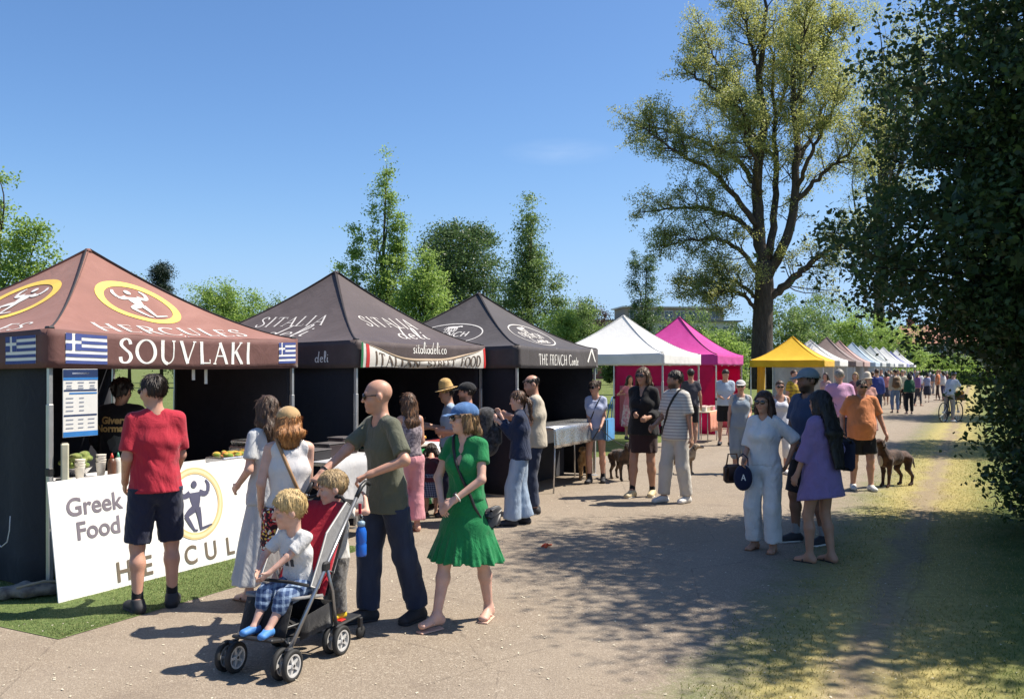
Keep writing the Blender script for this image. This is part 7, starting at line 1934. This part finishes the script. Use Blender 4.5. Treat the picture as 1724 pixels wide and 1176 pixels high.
for pts, r0, r1 in limb:
    P = np.array(_spl([tuple(p) for p in pts], 5)) if True else pts
    P = np.stack([np.interp(np.linspace(0, 1, 22), np.linspace(0, 1, len(pts)), pts[:, k]) for k in range(3)], 1)
    P[1:-1] += r.normal(size=P[1:-1].shape) * .05
    m.tube(P, np.linspace(r0, r1, len(P)), 8)
    L = np.linalg.norm(P[-1] - P[0])
    for i in range(5, 22):
        if r.uniform() > .98: continue
        for rep in range(1 + (r.uniform() < .55)):
            b = P[i]; t = i / 21
            main = nrm(P[min(i + 1, 21)] - P[i - 1]); d = r.normal(size=3); d -= main * d.dot(main) * .6
            d = nrm(nrm(d) + main * .8 + np.array([0, 0, .25]))
            ln = r.uniform(.9, 2.4) * (1.1 - .7 * t)
            q = curve(b, b + d * ln, 0, .12, 5, .05, r)
            twig.tube(q, np.linspace(.035, .012, 5), 4, False)
            for s_ in range(4):
                b2 = q[r.integers(2, 5)]; d2 = nrm(d * .7 + r.normal(size=3) * .7 + np.array([0, 0, .15])); l2 = r.uniform(.4, 1.1)
                q2 = curve(b2, b2 + d2 * l2, 0, .12, 4, .04, r); twig.tube(q2, np.linspace(.014, .005, 4), 3, False)
                tips += [q2[k] for k in (1, 2, 3)]
m.build('trunk', M_bark((.075, .062, .052)), big, True); twig.build('twigs', BARK, big)
tips = np.array(tips)
nl = 26; cl = np.repeat(np.arange(len(tips)), nl)
Lp = tips[cl] + r.normal(size=(len(cl), 3)) * .135
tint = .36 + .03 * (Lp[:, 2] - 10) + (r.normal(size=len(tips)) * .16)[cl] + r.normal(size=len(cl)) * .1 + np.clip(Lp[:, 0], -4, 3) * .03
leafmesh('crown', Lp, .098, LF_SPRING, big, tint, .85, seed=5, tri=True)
print('big tree tips', len(tips), 'leaves', len(cl))
# its neighbour further along, and trees on the right of the path
tree('tall bare-limbed yellowish tree behind the holly', at(1480, 118), [(0, 0, 0), (0, 0, 12), (.3, 0, 24), (.6, 0, 44)], [(0, 0, 40, 5.6, 5.2, 12.0), (-1.2, 0, 28, 5.2, 4.8, 7.2), (3.6, 0, 30, 5.2, 4, 8), (5, 0, 42, 4.8, 4, 10)], 330, 1.0, 46, .36, LF_SPRING, BARKG, 70, seed=40, surf=.6, tr=.8)
tree('green tree on the right of the path beyond the holly', (13.8, 21.0), [(0, 0, 0), (0, 0, 3), (0, 0, 6)], [(0, 0, 5.2, 2.8, 2.6, 2.6), (-.8, .3, 4.4, 2.0, 2.2, 1.6), (.5, 0, 7.2, 1.8, 1.8, 1.6)], 240, .5, 90, .15, LF_MID, BARK, 24, seed=41, surf=.4)
tree('second green tree on the right, farther up the path', (20.5, 33.5), [(0, 0, 0), (0, 0, 3), (0, 0, 7)], [(0, 0, 5.6, 3.2, 3, 3.0), (-1.2, 0, 4.8, 2.2, 2.4, 1.8)], 220, .6, 80, .2, LF_MID, BARK, 24, seed=42, surf=.4)
# the dark holly in the right foreground
ho = empty('holly_tree', (7.3, 9.7, 0), 0, 'dark glossy evergreen holly filling the right foreground', 'tree')
m = MB()
for k in range(5):
    a = k * 1.3; m.tube([(.2 * math.cos(a), .2 * math.sin(a), 0), (.35 * math.cos(a), .3 * math.sin(a), 2), (.7 * math.cos(a), .6 * math.sin(a), 4.5), (.9 * math.cos(a), .8 * math.sin(a), 7)], [.14, .11, .08, .03], 8)
env = np.array([(-1.75, -.1, 3.25, 2.2, 2.0, .95), (-1.2, -.1, 4.9, 2.25, 2.3, 1.2), (-.7, .1, 6.7, 2.3, 2.4, 1.9), (-.4, -.1, 1.35, 1.75, 1.9, 1.5), (.9, -.2, 4.2, 2.6, 2.8, 4.0), (-.9, -2.1, 5.6, 1.9, 1.7, 2.4), (.2, -2.0, 3.4, 1.6, 1.6, 1.8), (-1.2, -.2, 2.35, 1.45, 1.6, .75), (-.35, -.5, .85, 1.45, 1.6, .95), (-.9, .2, 4.0, 2.0, 1.8, 1.2)])
r = np.random.default_rng(9)
nc = 2700; vol = env[:, 3] * env[:, 4] * env[:, 5]; pk = r.choice(len(env), nc, p=vol ** .5 / (vol ** .5).sum())
d = r.normal(size=(nc, 3)); d /= np.linalg.norm(d, axis=1)[:, None]; rad = r.uniform(0, 1, nc) ** .33
C = env[pk, :3] + d * rad[:, None] * env[pk, 3:] + r.normal(size=(nc, 3)) * .12
lo_ = np.array([(-.95, -.1, 1.3, .95, 1.3, 1.15), (-.80, -.1, .55, 1.1, 1.3, .6), (-1.4, -.1, 2.5, 1.05, 1.3, .55), (-.5, -.9, 1.6, 1.2, 1.2, 1.6)])
pl_ = r.integers(0, 4, 620); dl_ = r.normal(size=(620, 3)); dl_ /= np.linalg.norm(dl_, axis=1)[:, None]
C = np.concatenate([C, lo_[pl_, :3] + dl_ * (r.uniform(0, 1, 620) ** .4)[:, None] * lo_[pl_, 3:]])
C = C[(C[:, 2] > .15) & ((C[:, 0] < 1.3) | (r.uniform(size=len(C)) < .35)) & ((C[:, 2] < 5.0) | (r.uniform(size=len(C)) < .62))]
for i in range(0, len(C), 4):
    b = np.array([.5 * math.cos(i), .45 * math.sin(i), np.clip(C[i][2] - .5, .4, 6.5)]); m.tube(curve(b, C[i], 0, .08, 5, .03, r), np.linspace(.028, .006, 5), 4, False)
m.build('trunk', BARKD, ho, True)
cl = np.repeat(np.arange(len(C)), 100)
off = r.normal(size=(len(cl), 3)) * np.array([.19, .19, .13]) * r.uniform(.6, 1.25, len(C))[cl][:, None]
Lp = C[cl] + off
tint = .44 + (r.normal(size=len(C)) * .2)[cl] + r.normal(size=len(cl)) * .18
k_ = Lp[:, 2] > .02
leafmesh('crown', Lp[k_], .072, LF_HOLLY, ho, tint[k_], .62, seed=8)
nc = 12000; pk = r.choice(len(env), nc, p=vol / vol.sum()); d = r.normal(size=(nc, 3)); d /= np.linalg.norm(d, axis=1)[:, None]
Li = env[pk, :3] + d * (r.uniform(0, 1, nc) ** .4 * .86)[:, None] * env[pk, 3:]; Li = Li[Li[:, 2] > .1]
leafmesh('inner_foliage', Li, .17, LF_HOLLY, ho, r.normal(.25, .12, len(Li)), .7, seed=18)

# ------------------------------------------------------------------ far buildings
BRICK = NT('brick'); _v = BRICK.mapping(); BRICK.col(BRICK.ramp(BRICK.noise(_v, 3, 5), [(.3, (.22, .085, .06)), (.7, (.32, .13, .09))])); BRICK.set(.9)
STONE = M_plain((.30, .25, .20), .9, name='stone'); REND = M_plain((.55, .54, .53), .7, name='render'); SLATE = M_plain((.14, .14, .15), .7, name='slate'); TILE = M_plain((.34, .15, .10), .8, name='roof_tile'); WGL = M_plain((.05, .07, .10), .12, 0, .7, name='window_glass'); FRW = M_plain((.65, .65, .63), .5, name='window_frame')
def windows(e, x0, x1, nx, zs, w, h, y, frame=True):
    for z in zs:
        for i in range(nx):
            x = x0 + (x1 - x0) * (i + .5) / nx
            m = MB(); m.box((x, y - .03, z), (w, .06, h)); wd = m.build('window', FRW, e)
            m = MB(); m.box((x - w * .24, y - .07, z), (w * .42, .03, h * .86)); m.build('pane', WGL, wd); m = MB(); m.box((x + w * .24, y - .07, z), (w * .42, .03, h * .86)); m.build('pane', WGL, wd)
c = at(1118, 150)
e = empty('apartment_building', (c[0], c[1], 0), R(8), 'long brick and white block of flats beyond the white gazebo', 'building')
m = MB(); m.box((0, 5, 3.3), (27, 10, 6.6)); m.build('wall', BRICK.m, e)
m = MB(); m.box((-.2, 5.3, 8.15), (26.4, 9.4, 3.1)); m.build('upper_storey', REND, e)
m = MB(); m.box((0, 5.0, 9.80), (27.6, 10.8, .22)); rf = m.build('roof', SLATE, e)
m = MB(); m.box((2.5, 5.5, 11.0), (17.5, 7.0, 2.2)); ph_ = m.build('penthouse', STONE, e); m = MB(); m.box((2.5, 5.4, 12.22), (18.6, 8.2, .22)); m.build('penthouse_roof', FRW, e)
windows(e, -13.2, 13.2, 12, (1.6, 4.6), 1.15, 1.5, 0); windows(e, -12.8, 12.4, 11, (8.15,), 1.6, 1.7, .6); windows(e, -5.8, 10.8, 8, (10.95,), 1.5, 1.3, 2.0)
c = at(1600, 128)
e = empty('brick_house', (c[0], c[1], 0), R(-12), 'stone house with a red tiled roof at the far end of the path', 'house')
m = MB(); m.box((0, 4, 2.7), (14, 8, 5.4)); m.build('wall', STONE, e)
m = MB(); m.add([(-7.4, -.4, 5.4), (7.4, -.4, 5.4), (7.4, 8.4, 5.4), (-7.4, 8.4, 5.4), (-6, 4, 8.2), (6, 4, 8.2)], [[0, 1, 5, 4], [1, 2, 5], [2, 3, 4, 5], [3, 0, 4], [3, 2, 1, 0]]); rf = m.build('roof', TILE, e)
m = MB(); m.box((-4.5, 4, 8.2), (1.0, .8, 2.0)); m.build('chimney', BRICK.m, rf)
windows(e, -6.4, 6.4, 6, (1.6, 4.2), 1.1, 1.5, 0)
